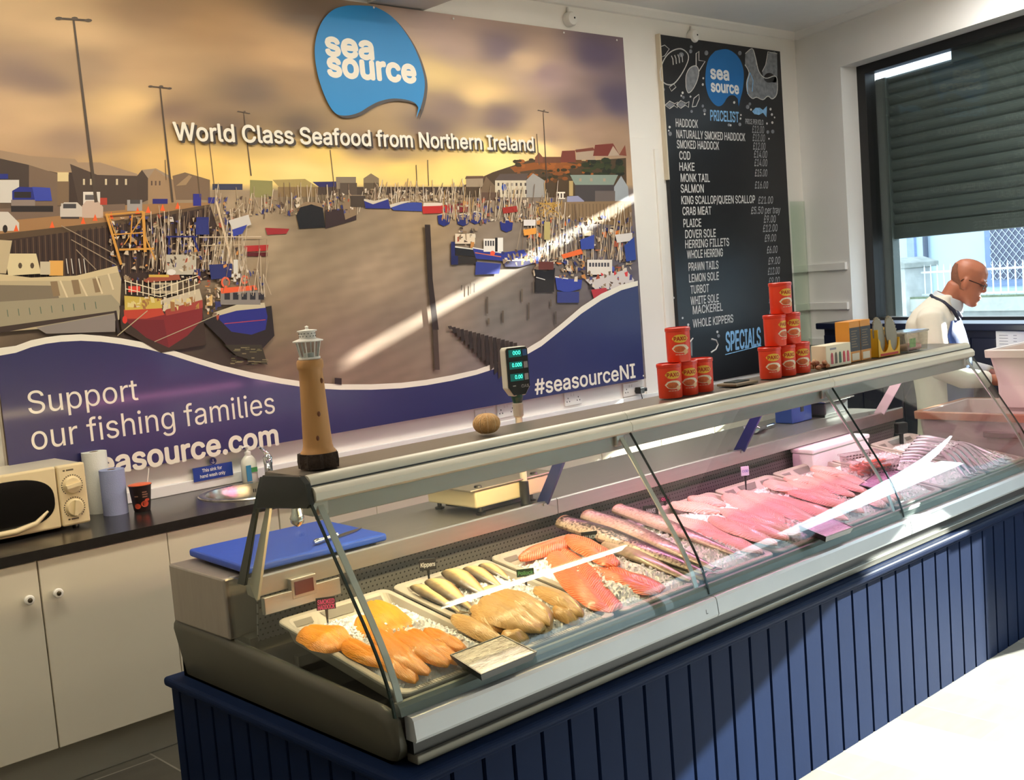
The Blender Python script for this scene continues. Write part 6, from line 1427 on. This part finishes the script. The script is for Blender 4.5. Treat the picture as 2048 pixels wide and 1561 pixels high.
for a, b, W, h, tl, bd_, lab in (((612, 1262), (690, 1298), 0.115, 0.004, 0.75, 0.0, 'wide orange smoked fillet lying alone on the ice at the left of the first tray'),
        ((742, 1208), (808, 1264), 0.090, 0.004, 0.8, 0.0, 'folded orange smoked fillet at the back right of the first tray'), ((724, 1236), (774, 1300), 0.085, 0.000, 0.7, 0.0, 'orange smoked fillet behind the chrome glass stay, in front of the folded one'),
        ((680, 1284), (800, 1340), 0.070, 0.004, 0.45, 0.06, 'orange smoked fillet pointing right from beside the lone fillet'), ((752, 1292), (848, 1385), 0.066, 0.010, 0.4, 0.0, 'orange smoked fillet nearest the front glass joint, tail lowest of the fan'),
        ((745, 1262), (874, 1370), 0.070, 0.018, 0.45, 0.03, 'long orange smoked fillet, second in the fan from the front'), ((790, 1268), (920, 1352), 0.070, 0.020, 0.4, 0.04, 'long orange smoked fillet, third in the fan from the front'),
        ((815, 1264), (926, 1334), 0.062, 0.012, 0.4, 0.03, 'orange smoked fillet, fourth in the fan, partly under the third'), ((848, 1262), (930, 1304), 0.058, 0.016, 0.4, 0.05, 'orange smoked fillet at the right end of the fan beside the foil pack')):
    add_fillet(a, b, W, h, m_smok, lab, G1, tail=tl, bend=bd_)
def add_fish(a, b, H, h, material, lab, grp, name, head=1.0, bend=0.0, tailw=0.12, thick=0.55, fin=0.5, eye=True, cut=False):
    _sd[0] += 1; L = px_len(a, b, h); t = thing(name, lab, 'fish', (0, 0, 0), 0, grp); put_fish(t, a, b, h)
    bo = fish_body(L, H, H*thick, _sd[0], head, bend, tailw, thick).build('body', material, t, smooth=True)
    at_ = bo.data.attributes.new('across', 'FLOAT', 'POINT'); at_.data.foreach_set('value', [0.5+0.5*math.cos(2*math.pi*(i % 16)/16) for i in range(len(bo.data.vertices))])
    x1 = L*0.49; yc = bend*L*0.5
    fz = thick*0.5*H*tailw
    MB().prism([(x1-0.01, yc-H*0.07), (x1+H*fin*0.6, yc-H*fin*0.55), (x1+H*fin*0.40, yc), (x1+H*fin*0.6, yc+H*fin*0.55), (x1-0.01, yc+H*0.07)], 'z', fz-0.0012, fz+0.0012).build('tail_fin', m_fin, t)
    if eye: MB().ball((-L*0.43, H*0.08, thick*H*0.62), (0.0045, 0.0045, 0.003), 10, 6).build('eye', m_black, t)
    if cut:
        c = MB(); n = 16; c.add([(-L*0.5-0.0015, 0.40*H*math.cos(2*math.pi*k/n)+bend*L*0.5, thick*0.5*H+thick*0.40*H*math.sin(2*math.pi*k/n)) for k in range(n)], [tuple(range(n))]); c.build('cut_face', mat('cut_flesh', (214, 176, 150), 0.4, var=0.15, scale=50), t)
    return t
G2 = 'whole kippers on ice in the second tray'
for a, b, H, h, lab in (((826, 1176), (918, 1226), 0.062, 0.002, 'leftmost kipper of the row, dark edged, under the next one'), ((858, 1166), (944, 1222), 0.076, 0.010, 'second kipper from the left, broad with split belly'), ((892, 1148), (974, 1197), 0.082, 0.014, 'third kipper from the left, palest and largest'),
        ((932, 1140), (1006, 1180), 0.064, 0.010, 'fourth kipper from the left, behind the green price tag'), ((962, 1133), (1022, 1164), 0.054, 0.006, 'rightmost kipper of the row at the back of the second tray'), ((958, 1190), (1042, 1170), 0.045, 0.002, 'small kipper lying crosswise in front of the row')):
    add_fish(a, b, H, h, m_kip, lab, G2, 'kipper', head=0.75, tailw=0.16, thick=0.38, fin=0.6, eye=False)
G3 = 'tan fillets at the front of the second tray'
for a, b, W, h, tl, bd_, lab in (((903, 1236), (1012, 1294), 0.058, 0.002, 0.5, 0.04, 'slim tan fillet at the left of the tan pile'), ((1006, 1272), (1082, 1300), 0.066, 0.002, 0.6, 0.0, 'tan fillet lowest in the pile, behind the foil pack'),
        ((950, 1218), (1008, 1264), 0.075, 0.004, 0.6, 0.0, 'tan fillet under the left side of the big broad one'), ((972, 1198), (1076, 1266), 0.135, 0.020, 0.35, 0.03, 'big broad tan fillet on top of the pile'), ((1030, 1200), (1112, 1286), 0.095, 0.010, 0.35, -0.05, 'tan fillet right of the big broad one, tail to the front'),
        ((992, 1184), (1140, 1270), 0.085, 0.026, 0.2, -0.08, 'long tan fillet draped across the top with a thin tail'), ((1072, 1180), (1196, 1248), 0.060, 0.018, 0.35, -0.04, 'tan fillet at the right edge of the pile beside the salmon'), ((1108, 1222), (1166, 1258), 0.052, 0.004, 0.5, 0.0, 'short tan fillet tucked under the right edge fillet')):
    add_fillet(a, b, W, h, m_poll, lab, G3, tail=tl, bend=bd_, ridge=0.1, Tk=0.026)
G4 = 'salmon sides in the third tray'
for a, b, W, h, tl, Tk, lab in (((1040, 1122), (1150, 1078), 0.075, 0.010, 0.8, 0.022, 'orange salmon piece laid along the back of the third tray'), ((1104, 1094), (1222, 1230), 0.122, 0.002, 0.72, 0.022, 'large salmon side running the length of the third tray'),
        ((1136, 1074), (1232, 1134), 0.085, 0.022, 0.6, 0.024, 'rolled salmon piece on top, below the salmon price tag'), ((1186, 1138), (1336, 1192), 0.105, 0.004, 0.85, 0.022, 'salmon side with pale skin edge at the right front')):
    o = add_fillet(a, b, W, h, m_salm, lab, G4, 'salmon_side', Tk=Tk, tail=tl, ridge=0.25)
G5 = 'whole hake in the fourth tray'
for a, b, H, h, mm, lab, cut, fin in (((1126, 1056), (1412, 1152), 0.098, 0.006, m_hake, 'dark speckled whole hake with open cut neck, nearest the salmon', True, 0.5), ((1212, 1098), (1398, 1172), 0.066, 0.000, m_hakeb, 'pale belly hake lying in front of the dark speckled one', False, 0.25),
        ((1176, 1042), (1445, 1148), 0.092, 0.010, m_hakep, 'pinkish grey hake in the middle of the fourth tray', True, 0.4), ((1236, 1028), (1470, 1112), 0.082, 0.010, m_hakep, 'pinkish grey hake at the right side, behind the hake tag', True, 0.4)):
    add_fish(a, b, H, h, mm, lab, G5, 'hake', head=0.0, tailw=0.25, thick=0.52, fin=fin, eye=False, cut=cut)
G6 = 'pink fillets in the fifth tray'
for i, (a, b, W, h) in enumerate((((1338, 1010), (1450, 1026), 0.065, 0.008), ((1374, 998), (1452, 1012), 0.055, 0.012), ((1332, 1034), (1462, 1080), 0.075, 0.004), ((1395, 1062), (1538, 1112), 0.060, 0.008), ((1418, 1036), (1574, 1100), 0.064, 0.016), ((1452, 1036), (1600, 1089), 0.060, 0.020), ((1492, 1042), (1636, 1082), 0.055, 0.018), ((1440, 1022), (1540, 1052), 0.06, 0.010))):
    add_fillet(a, b, W*1.35, h, m_pink if i % 2 else m_pink2, 'pink fillet beside the hake, '+['at the back left', 'topmost at the back', 'left edge, lying on bare ice', 'lowest of the front fan', 'second in the front fan, reaching the front rim', 'third in the front fan', 'right end of the front fan, below the foil pack', 'middle, under the fan'][i], G6, Tk=0.020, tail=0.45, bend=0.03)
G7 = 'pink fillets in the sixth tray'
for i, (a, b, W, h) in enumerate((((1450, 990), (1592, 1066), 0.085, 0.006), ((1476, 984), (1642, 1050), 0.075, 0.014), ((1512, 990), (1700, 1042), 0.068, 0.010), ((1530, 966), (1592, 984), 0.065, 0.026), ((1546, 972), (1728, 1026), 0.066, 0.016), ((1575, 985), (1712, 1020), 0.05, 0.026))):
    add_fillet(a, b, W*1.35, h, m_pink, 'pink fillet behind the second foil pack, '+['at its left edge', 'second from its left edge', 'third from its left edge', 'short and folded on top at the back', 'fourth from its left edge', 'slim one lying on top'][i], G7, Tk=0.020, tail=0.55, bend=0.02)
G8 = 'pink fillets in the seventh tray'
for i, (a, b, W, h) in enumerate((((1566, 958), (1650, 970), 0.06, 0.010), ((1572, 966), (1692, 1006), 0.058, 0.006), ((1598, 956), (1708, 994), 0.055, 0.012), ((1626, 950), (1732, 986), 0.055, 0.014), ((1654, 944), (1750, 980), 0.052, 0.012), ((1620, 938), (1694, 952), 0.056, 0.024), ((1726, 990), (1772, 1020), 0.05, 0.008), ((1744, 986), (1792, 1012), 0.05, 0.012), ((1764, 982), (1806, 1004), 0.045, 0.010))):
    add_fillet(a, b, W*1.35, h, m_pink2 if i > 5 else m_pink, 'pink fillet before the prawn basket, '+['back left corner', 'first of the middle row', 'second of the middle row', 'third of the middle row', 'last of the middle row', 'folded on top at the back', 'first at the front rim', 'second at the front rim', 'last at the front rim beside the glass joint'][i], G8, Tk=0.020, tail=0.5, bend=0.03)
G9 = 'mackerel in the two far trays'
pos = ['lowest', 'second', 'third', 'fourth', 'fifth', 'sixth', 'seventh', 'eighth', 'topmost']
for i in range(9):
    add_fish((1788+5.5*i, 926-6.3*i), (1880+7.5*i, 936-6.5*i), 0.034, 0.004+0.003*(i % 3), m_mack, 'slim silver mackerel beside the prawn basket, '+pos[i]+' of the pile', G9, 'mackerel', thick=0.6, fin=0.8, bend=0.03*(-1)**i)
for i in range(8):
    add_fish((1884+9*i, 905-4.5*i), (1938+10.5*i, 962-6.0*i), 0.040, 0.004+0.003*(i % 2), m_mack, 'silver mackerel near the stacked fish boxes, '+pos[i]+ ' in the row, counted from near', G9, 'mackerel', thick=0.55, fin=0.8)

# basket of prawns
pb = on_tray(1737, 946, 0.004); t = thing('prawn_basket', 'clear slotted plastic basket of pink prawns in the far trays', 'basket', (0, 0, 0)); MPB = slope_matrix(pb, Vector((math.cos(R_(-12)), math.sin(R_(-12)), 0))); t.matrix_world = MPB
bk = MB(); bw, bl, bh = 0.115, 0.075, 0.075
bk.loft([rrect(-bw*0.88, bw*0.88, -bl*0.86, bl*0.86, 0.0, 0.012), rrect(-bw, bw, -bl, bl, bh, 0.015), rrect(-bw-0.006, bw+0.006, -bl-0.006, bl+0.006, bh, 0.015), rrect(-bw-0.006, bw+0.006, -bl-0.006, bl+0.006, bh-0.004, 0.015)], caps=False)
bk.build('basket', glass('basket_plastic', (236, 222, 226), 0.1, haze=0.22), t)
sl_ = MB()
for r in range(2):
    for q in range(9):
        sl_.box(-0.085+q*0.02, -0.073+q*0.02, -bl*0.9-0.010-r*0.004, -bl*0.9-0.008-r*0.004, 0.016+r*0.022, 0.026+r*0.022); sl_.box(-0.085+q*0.02, -0.073+q*0.02, bl*0.94, bl*0.945, 0.045+r*0.012, 0.051+r*0.012)
sl_.build('slots', mat('slot_shadow', (96, 70, 74), 0.5), t)
pw = MB(); pts = [(0.018*math.cos(a), 0.018*math.sin(a), 0) for a in [R_(200*k/8) for k in range(9)]]
pw.tube(pts, [0.004, 0.0065, 0.0075, 0.008, 0.008, 0.0075, 0.0065, 0.005, 0.002], 8)
m_prawn = mat('prawn_shell', (222, 108, 84), 0.3, var=0.15, scale=120, coat=0.3)
pr0 = tag(pw.build('prawn', m_prawn, smooth=True), 'small pink prawn heaped in the clear slotted basket', 'prawn', 'prawns in the basket')
for i in range(34):
    o = pr0 if i == 0 else pr0.copy()
    if i: COL.objects.link(o)
    lv = i//14; q = i % 14
    o.matrix_world = MPB @ T(-0.068+0.022*(q % 7)+ri.uniform(-.004, .004), -0.03+0.045*(q//7)+ri.uniform(-.01, .01), 0.014+0.017*lv, ri.uniform(-.5, .5), ri.uniform(-.5, .5), ri.uniform(0, 6.2))

# foil packs propped against the front glass
def foil_pack(px4, h, lab, c1, c2):
    P = [on_tray(x, y, h) for x, y in px4]; C = sum(P, Vector())/4; X = (P[1]-P[0]).normalized(); M = slope_matrix(C, X); Mi = M.inverted(); q = [Mi @ p for p in P]
    t = thing('foil_pack', lab, 'food pack', (0, 0, 0)); t.matrix_world = M
    def ring(k, z): return [(p.x*k, p.y*k, z) for p in q]
    MB().loft([ring(0.90, -0.020), ring(1.0, 0.0), ring(1.0, 0.003), ring(0.95, 0.003), ring(0.93, -0.001)]).build('tray', mat('black_foil_tray', (28, 26, 26), 0.3, var=0.1), t)
    MB().add(ring(0.945, 0.0015), [(0, 1, 2, 3)]).build('film', mat('film_'+lab[:6].strip(), c1, 0.12, 0.5, var=0, col2=c2, scale=16, stretch=(1, 4, 1), bump=0.6, bscale=50, coat=0.4), t)
    return t
foil_pack([(900, 1312), (1005, 1272), (1074, 1306), (962, 1352)], 0.030, 'silver filmed black foil pack propped at the front between orange and tan fillets', (250, 246, 236), (96, 80, 62))
foil_pack([(1597, 1053), (1652, 1032), (1707, 1056), (1652, 1076)], 0.030, 'purple filmed black foil pack propped at the front of the middle section', (170, 126, 190), (214, 160, 190))
foil_pack([(1718, 972), (1768, 934), (1806, 944), (1766, 984)], 0.024, 'lilac filmed foil pack lying beside the prawn basket', (190, 140, 200), (226, 170, 204))

# price tags on spikes
def price_tag(base, top, w, hgt, words, col, lab, plate=(24, 24, 28), rz=-32, cap=0.011):
    B = on_tray(*base, 0.0); Zt = at_y(top[0], top[1], B.y)[2]
    t = thing('price_tag', lab, 'price tag', tuple(B), R_(rz)); hh = Zt-B.z
    MB().prism([(-0.0045, hh-hgt/2), (0.0045, hh-hgt/2), (0.0015, -0.02), (-0.0015, -0.02)], 'y', -0.001, 0.001).build('spike', m_black, t)
    MB().box(-w/2, w/2, -0.0018, 0.0018, hh-hgt/2, hh+hgt/2).build('plate', mat('tag_%d_%d_%d' % plate, plate, 0.4), t, bevel=0.0012)
    tx = MB()
    for i, s in enumerate(words):
        ww = min(w*0.86, 0.0085*len(s)); zz = hh+(hgt*0.16 if len(words) == 2 else 0)-i*hgt*0.42-cap*0.5
        put_text(tx, s, (-ww/2, -0.0019, zz), UX, VZ, ww, cap, 0.04, False, 0.0004, 0.08)
    if tx.v: tx.build('lettering', mat('ink_%d_%d_%d' % col, col, 0.6, emit=None), t)
    return t
price_tag((655, 1242), (650, 1208), 0.054, 0.036, ['SMOKED', 'HADDOCK'], (236, 80, 150), 'black price tag with pink writing in the tray of smoked orange fillets', cap=0.0125)
price_tag((858, 1160), (850, 1131), 0.052, 0.036, ['Kippers'], (210, 212, 214), 'black price tag with white Kippers writing', cap=0.013)
price_tag((1053, 1178), (1044, 1148), 0.054, 0.024, ['Pollock'], (120, 196, 130), 'green price tag above the tan fillets', (22, 62, 36), cap=0.011)
price_tag((1180, 1094), (1174, 1076), 0.056, 0.038, ['SALMON'], (170, 200, 206), 'black price tag with pale writing above the salmon', (18, 36, 36), cap=0.012)
price_tag((1303, 1046), (1297, 1023), 0.058, 0.040, ['HAKE'], (210, 212, 220), 'black price tag with white writing above the whole hake', cap=0.015)
price_tag((1330, 1012), (1325, 1000), 0.040, 0.020, ['COD'], (240, 90, 160), 'small dark price tag with pink writing behind the first glass joint', (60, 30, 44), cap=0.010)
price_tag((1492, 978), (1478, 946), 0.034, 0.038, ['COD'], (90, 110, 190), 'pale blue price tag on a long spike above the sixth tray', (206, 214, 232), cap=0.009)
price_tag((1632, 922), (1624, 908), 0.046, 0.040, [], (40, 60, 60), 'green price tag standing in front of the white polystyrene box', (120, 150, 136))
bc = on_tray(1803, 880, 0.0); t = thing('tag_clip', 'black plastic tag clip standing behind the mackerel', 'clip', tuple(bc), R_(-30))
MB().box(-0.028, 0.028, -0.018, 0.018, 0.03, 0.085).build('clip_head', m_black, t, bevel=0.006); MB().box(-0.008, 0.008, -0.006, 0.006, -0.02, 0.03).build('stem', m_black, t)
# white polystyrene box behind the far trays
q0 = at_y(1592, 897, 2.80); t = thing('polystyrene_box', 'white polystyrene box wedged behind the far trays', 'box', (q0[0]+0.16, 2.795, 0.80))
MB().box(-0.17, 0.30, -0.085, 0.022, 0.0, q0[2]-0.80-0.022).build('box', mat('polystyrene', (240, 236, 236), 0.7, var=0.02, bump=0.2, bscale=200), t, bevel=0.006)
MB().box(-0.175, 0.305, -0.09, 0.027, q0[2]-0.80-0.021, q0[2]-0.80).build('lid', mat('polystyrene'), t, bevel=0.006)
# ------------------------------------------------------------------ fish boxes stacked beyond the right end of the counter
def fish_box(lab, x, y0, y1, z0, z1, w, mm, rimm, taper=0.03):
    t = thing('fish_box', lab, 'fish box', (x, y0, z0)); t['group'] = 'plastic fish boxes stacked at the counter end'
    L, H = y1-y0, z1-z0
    b = MB()
    b.loft([rrect(taper, w-taper, taper, L-taper, 0, 0.03), rrect(0.0, w, 0.0, L, H-0.03, 0.03), rrect(0, w, 0, L, H, 0.03), rrect(0.02, w-0.02, 0.02, L-0.02, H, 0.02), rrect(0.03, w-0.03, 0.03, L-0.03, 0.02, 0.02)])
    b.build('tub', mm, t, bevel=0.004)
    r = MB(); r.loft([rrect(-0.018, w+0.018, -0.018, L+0.018, H-0.035, 0.035), rrect(-0.02, w+0.02, -0.02, L+0.02, H+0.001, 0.035), rrect(0.012, w-0.012, 0.012, L-0.012, H+0.002, 0.025)], caps=False); r.build('rim', rimm, t, bevel=0.003)
    hn = MB(); hn.box(-0.012, 0.012, L*0.40, L*0.60, H*0.60, H*0.70); hn.build('hand_grip', mat('grip_shade', (150, 120, 124), 0.5), t, bevel=0.004)
    return t
m_boxp = mat('pink_white_plastic', (222, 196, 196), 0.4, var=0.03); m_boxw = mat('white_tub_plastic', (228, 212, 204), 0.4, var=0.03); m_rimo = mat('tan_rim', (190, 128, 104), 0.45, var=0.05)
fish_box('lowest white plastic fish box on the floor beyond the counter end', 5.33, 1.95, 2.80, 0.0, 0.33, 0.55, m_boxw, m_boxw)
fish_box('second white plastic fish box from the floor beyond the counter end', 5.33, 1.95, 2.80, 0.333, 0.655, 0.55, m_boxp, m_boxp)
fish_box('pale pink fish box with tan rim, seen through the counter end glass', 5.33, 1.95, 2.80, 0.658, 0.945, 0.55, m_boxp, m_rimo)
fish_box('topmost off-white fish box rising above the counter end', 5.36, 1.75, 2.44, 0.948, 1.25, 0.52, m_boxw, m_boxw, 0.05)
# ------------------------------------------------------------------ the man behind the counter end
HP = CAMP+ray(1935, 563)*6.25
FACE = R_(-68)
fwd = np.array((math.cos(FACE), math.sin(FACE), 0))
feet = HP-fwd*0.13
man = thing('person', 'bald man in white coat, navy apron and glasses looking down behind the counter end', 'person', (feet[0], feet[1], 0), FACE)
HZ = HP[2]
def fuse(mb, name, material, parent, voxel, smooth_it=6):
    """joins overlapping volumes into one continuous skin"""
    tmp = mb.build('fuse_tmp', material)
    rm = tmp.modifiers.new('r', 'REMESH'); rm.mode = 'VOXEL'; rm.voxel_size = voxel
    sm = tmp.modifiers.new('s', 'SMOOTH'); sm.factor = 0.5; sm.iterations = smooth_it
    dg = bpy.context.evaluated_depsgraph_get(); me = bpy.data.meshes.new_from_object(tmp.evaluated_get(dg))
    bpy.data.objects.remove(tmp)
    me.polygons.foreach_set('use_smooth', [True]*len(me.polygons)); me.materials.clear(); me.materials.append(material)
    o = bpy.data.objects.new(name, me); COL.objects.link(o); o.parent = parent; return o
def ering(cx, cy, z, hx, hy, n=24, p=2.3):
    out = []
    for k in range(n):
        a = 2*math.pi*k/n; c, s = math.cos(a), math.sin(a); out.append((cx+hx*math.copysign(abs(c)**(2/p), c), cy+hy*math.copysign(abs(s)**(2/p), s), z))
    return out
zs = HZ-1.575
TOR = [(0.80, -0.01, 0.125, 0.175), (0.92, -0.015, 0.135, 0.185), (1.05, -0.02, 0.145, 0.180), (1.18, -0.035, 0.150, 0.192), (1.29, -0.055, 0.146, 0.210), (1.37, -0.06, 0.128, 0.205), (1.43, -0.05, 0.100, 0.165), (1.475, -0.025, 0.072, 0.105), (1.51, 0.005, 0.058, 0.065)]
TOR = [(z+zs, cx, hx, hy) for z, cx, hx, hy in TOR]
def torso(mb, grow=0.0, zlo=0.0):
    mb.loft([ering(cx, 0, z, hx+grow, hy+grow) for z, cx, hx, hy in TOR if z > zlo])
HC = Vector((0.13, 0, HZ)); HM = Matrix.Translation(HC) @ Matrix.Rotation(R_(24), 4, 'Y') @ Matrix.Rotation(R_(-6), 4, 'Z')
HEAD = [(-0.125, 0.045, 0.078, 0.026), (-0.112, 0.012, 0.088, 0.044), (-0.085, -0.030, 0.091, 0.058), (-0.05, -0.062, 0.089, 0.066), (-0.015, -0.085, 0.088, 0.071), (0.015, -0.097, 0.084, 0.075), (0.045, -0.103, 0.091, 0.078), (0.075, -0.098, 0.086, 0.075), (0.100, -0.080, 0.068, 0.060), (0.116, -0.050, 0.040, 0.036), (0.122, -0.02, 0.012, 0.012)]
def head_ring(h, b, f, w, g=0.0, n=28): return [tuple(HM @ Vector(((f+b)/2+((f-b)/2+g)*math.cos(2*math.pi*k/n), (w+g)*math.copysign(abs(math.sin(2*math.pi*k/n))**0.9, math.sin(2*math.pi*k/n)), h))) for k in range(n)]
m_skin = mat('skin', (178, 112, 86), 0.45, var=0.05, scale=20)
bd_ = MB(); torso(bd_, -0.012)
bd_.loft([head_ring(*q) for q in HEAD])
bd_.tube([(-0.02, 0, HZ-0.16), (0.035, 0, HZ-0.10), (0.085, 0, HZ-0.02)], [0.066, 0.062, 0.062], 18)
for c, r in (((0.096, 0, -0.016), (0.019, 0.012, 0.017)), ((0.092, 0, 0.008), (0.012, 0.010, 0.020)), ((0.089, 0, -0.060), (0.013, 0.025, 0.009)), ((0.088, 0, -0.075), (0.013, 0.022, 0.009)), ((0.080, 0, -0.105), (0.016, 0.022, 0.016)), ((0.082, 0.032, 0.030), (0.012, 0.024, 0.008)), ((0.082, -0.032, 0.030), (0.012, 0.024, 0.008))): bd_.ball(c, r, 14, 9, HM)
for s in (-1, 1):
    bd_.ball((-0.008, s*0.077, -0.008), (0.020, 0.010, 0.034), 14, 9, HM @ Matrix.Rotation(R_(s*-12), 4, 'Z'))
def arm(s):
    return [Vector((-0.055, s*0.185, 1.385+zs)), Vector((-0.035, s*0.245, 1.25+zs)), Vector((0.0, s*0.262, 1.11+zs)), Vector((0.10, s*0.225, 1.06+zs)), Vector((0.225, s*0.150, 1.04+zs))]
for s in (-1, 1):
    A = arm(s); bd_.tube(A, [0.058, 0.050, 0.043, 0.040, 0.029], 14)
    bd_.tube([A[4], A[4]+Vector((0.03, -s*0.012, -0.004)), A[4]+Vector((0.085, -s*0.035, -0.016))], [0.029, 0.032, 0.030], 14)
    K = A[4]+Vector((0.085, -s*0.035, -0.014)); D = Vector((0.9, -s*0.38, -0.2)).normalized(); S_ = Vector((0.38, s*0.9, 0)).normalized()
    for i, (o_, l) in enumerate(((-0.028, 0.066), (-0.009, 0.076), (0.010, 0.072), (0.028, 0.056))):
        p = K+S_*o_; bd_.tube([p-D*0.015, p+D*l*0.45, p+D*l*0.78+Vector((0, 0, -0.014)), p+D*l*0.95+Vector((0, 0, -0.032))], [0.010, 0.0092, 0.0085, 0.007], 8)
    p = A[4]+Vector((0.035, -s*0.012, -0.008))-S_*0.028*1.0; bd_.tube([p, p-S_*0.025+D*0.025+Vector((0, 0, -0.012)), p-S_*0.034+D*0.055+Vector((0, 0, -0.024))], [0.012, 0.0105, 0.008], 8)
for s in (-1, 1):
    bd_.tube([(-0.01, s*0.09, 0.90+zs), (0.01, s*0.095, 0.50), (-0.02, s*0.10, 0.10)], [0.092, 0.062, 0.045], 14); bd_.ball((0.03, s*0.10, 0.05), (0.10, 0.04, 0.035), 14, 8)
fuse(bd_, 'body', m_skin, man, 0.0062, 4)
# clothes
m_coat = mat('white_cotton', (222, 216, 202), 0.75, var=0.02, bump=0.25, bscale=14); m_apron = mat('navy_apron', (34, 62, 124), 0.6, var=0.08, bump=0.2, bscale=16)
ct = MB(); ct.loft([ering(cx, 0, z, hx+0.012, hy+0.012) for z, cx, hx, hy in TOR[1:]]); ct.loft([ering(-0.01, 0, 0.62+zs, 0.165, 0.215), ering(-0.012, 0, 0.80+zs, 0.150, 0.20), ering(-0.015, 0, 0.95+zs, 0.148, 0.198)])
for s in (-1, 1):
    A = arm(s); ct.tube([A[0]+Vector((0.0, -s*0.04, 0.01))]+A, [0.070, 0.078, 0.070, 0.064, 0.058, 0.047], 16)
    for q, (u, v) in enumerate(((0.3, 0.012), (0.55, 0.010), (0.8, 0.008))):
        p = A[1].lerp(A[2], u); ct.ball((p.x+0.02, p.y+s*0.02, p.z), (0.05, 0.05, 0.012+v), 12, 6)
fuse(ct, 'coat', m_coat, man, 0.010, 5)
cl = MB(); n = 28; A_ = [2*math.pi*k/n for k in range(n)]
def cring(cx, r, z, tilt, drop=0.0): return [(cx+r*math.cos(a), r*1.02*math.sin(a), z-tilt*math.cos(a)-drop*max(0, math.cos(a))) for a in A_]
cl.loft([cring(0.004, 0.079, HZ-0.118, 0.020), cring(0.020, 0.070, HZ-0.092, 0.030), cring(0.034, 0.0675, HZ-0.074, 0.034), cring(0.032, 0.073, HZ-0.076, 0.036), cring(0.012, 0.088, HZ-0.112, 0.030, 0.03)], caps=False)
cl.build('shirt_collar', mat('collar_cotton', (206, 212, 220), 0.7, var=0.02), man, smooth=True)
ap = MB(); rows_ = []
for z, cx, hx, hy in [(0.50+zs, -0.01, 0.150, 0.20)]+[(z, cx, hx, hy) for z, cx, hx, hy in TOR if z < 1.42+zs]:
    half = R_(80) if z < 1.10+zs else R_(62 if z < 1.3+zs else 44)
    rows_.append([(cx+(hx+0.019)*math.copysign(abs(math.cos(a))**(2/2.3), math.cos(a)), (hy+0.019)*math.copysign(abs(math.sin(a))**(2/2.3), math.sin(a)), z) for a in [-half+2*half*k/16 for k in range(17)]])
ap.loft(rows_, closed=False); apo = ap.build('apron', m_apron, man, smooth=True); sd = apo.modifiers.new('thick', 'SOLIDIFY'); sd.thickness = 0.004
zt_ = TOR[5][0]
MB().tube([(0.085, -0.10, zt_), (0.060, -0.122, HZ-0.150), (0.012, -0.110, HZ-0.104), (-0.022, -0.094, HZ-0.086), (-0.048, -0.066, HZ-0.075), (-0.062, 0, HZ-0.066), (-0.048, 0.066, HZ-0.075), (-0.022, 0.094, HZ-0.086), (0.012, 0.110, HZ-0.104), (0.060, 0.122, HZ-0.150), (0.085, 0.10, zt_)], 0.0105, 8).build('neck_strap', mat('dark_strap', (26, 30, 54), 0.6), man, smooth=True)
tr = MB()
for s in (-1, 1): tr.tube([(-0.01, s*0.09, 0.86+zs), (0.01, s*0.095, 0.50), (-0.015, s*0.10, 0.05)], [0.105, 0.082, 0.075], 16)
tr.build('trousers', mat('dark_trousers', (38, 40, 48), 0.8), man, smooth=True)
for s in (-1, 1):
    MB().loft([[(0.03+(0.145-0.02*k)*math.cos(a)*(1.0 if math.cos(a) > 0 else 0.8), s*0.10+0.052*math.sin(a)*(1-0.1*k), 0.002+0.035*k) for a in [2*math.pi*j/18 for j in range(18)]] for k in range(3)]).build('shoe', m_black, man, smooth=True, bevel=0.008)
hb_ = MB(); hr = []
for h, b, f, w in HEAD[3:8]:
    up_ = (h-HEAD[3][0])/(HEAD[7][0]-HEAD[3][0]); lim = R_(92+44*up_)
    n = 20; hr.append([tuple(HM @ Vector(((f+b)/2+((f-b)/2+0.0012)*math.cos(a), (w+0.0012)*math.copysign(abs(math.sin(a))**0.9, math.sin(a)), h))) for a in [lim+(2*math.pi-2*lim)*k/n for k in range(n+1)]])
hb_.loft(hr, closed=False); ho_ = hb_.build('hair', mat('cropped_grey_hair', (132, 88, 68), 0.8, var=0.12, scale=90, bump=0.4, bscale=250), man, smooth=True)
gz = MB()
for s in (-1, 1):
    gz.tube([HM @ Vector((0.098, s*0.034+0.023*math.cos(a), 0.002+0.015*math.sin(a))) for a in [2*math.pi*k/16 for k in range(17)]], 0.0016, 6)
    gz.tube([HM @ Vector(p) for p in ((0.098, s*0.058, 0.006), (0.085, s*0.074, 0.010), (0.02, s*0.080, 0.012), (-0.012, s*0.078, 0.008), (-0.022, s*0.076, -0.008))], 0.0026, 6)
gz.tube([HM @ Vector(p) for p in ((0.098, -0.011, 0.004), (0.104, 0, 0.008), (0.098, 0.011, 0.004))], 0.0018, 6)
go = gz.build('glasses', mat('dark_glasses', (40, 22, 20), 0.3), man, smooth=True)
for s in (-1, 1): MB().add([HM @ Vector((0.098, s*0.034+0.022*math.cos(a), 0.002+0.014*math.sin(a))) for a in [2*math.pi*k/16 for k in range(16)]], [tuple(range(16))]).build('lens', glass('lens_glass', (236, 240, 240)), go)
ey = MB()
for s in (-1, 1): ey.ball((0.0835, s*0.033, 0.004), (0.008, 0.013, 0.006), 12, 8, HM)
ey.build('eyes', mat('shaded_eyes', (92, 60, 50), 0.3), man, smooth=True)
mo = MB(); mo.ball((0.0985, 0, -0.068), (0.004, 0.021, 0.0018), 12, 6, HM); mo.build('mouth', mat('lips', (150, 84, 74), 0.5), man, smooth=True)
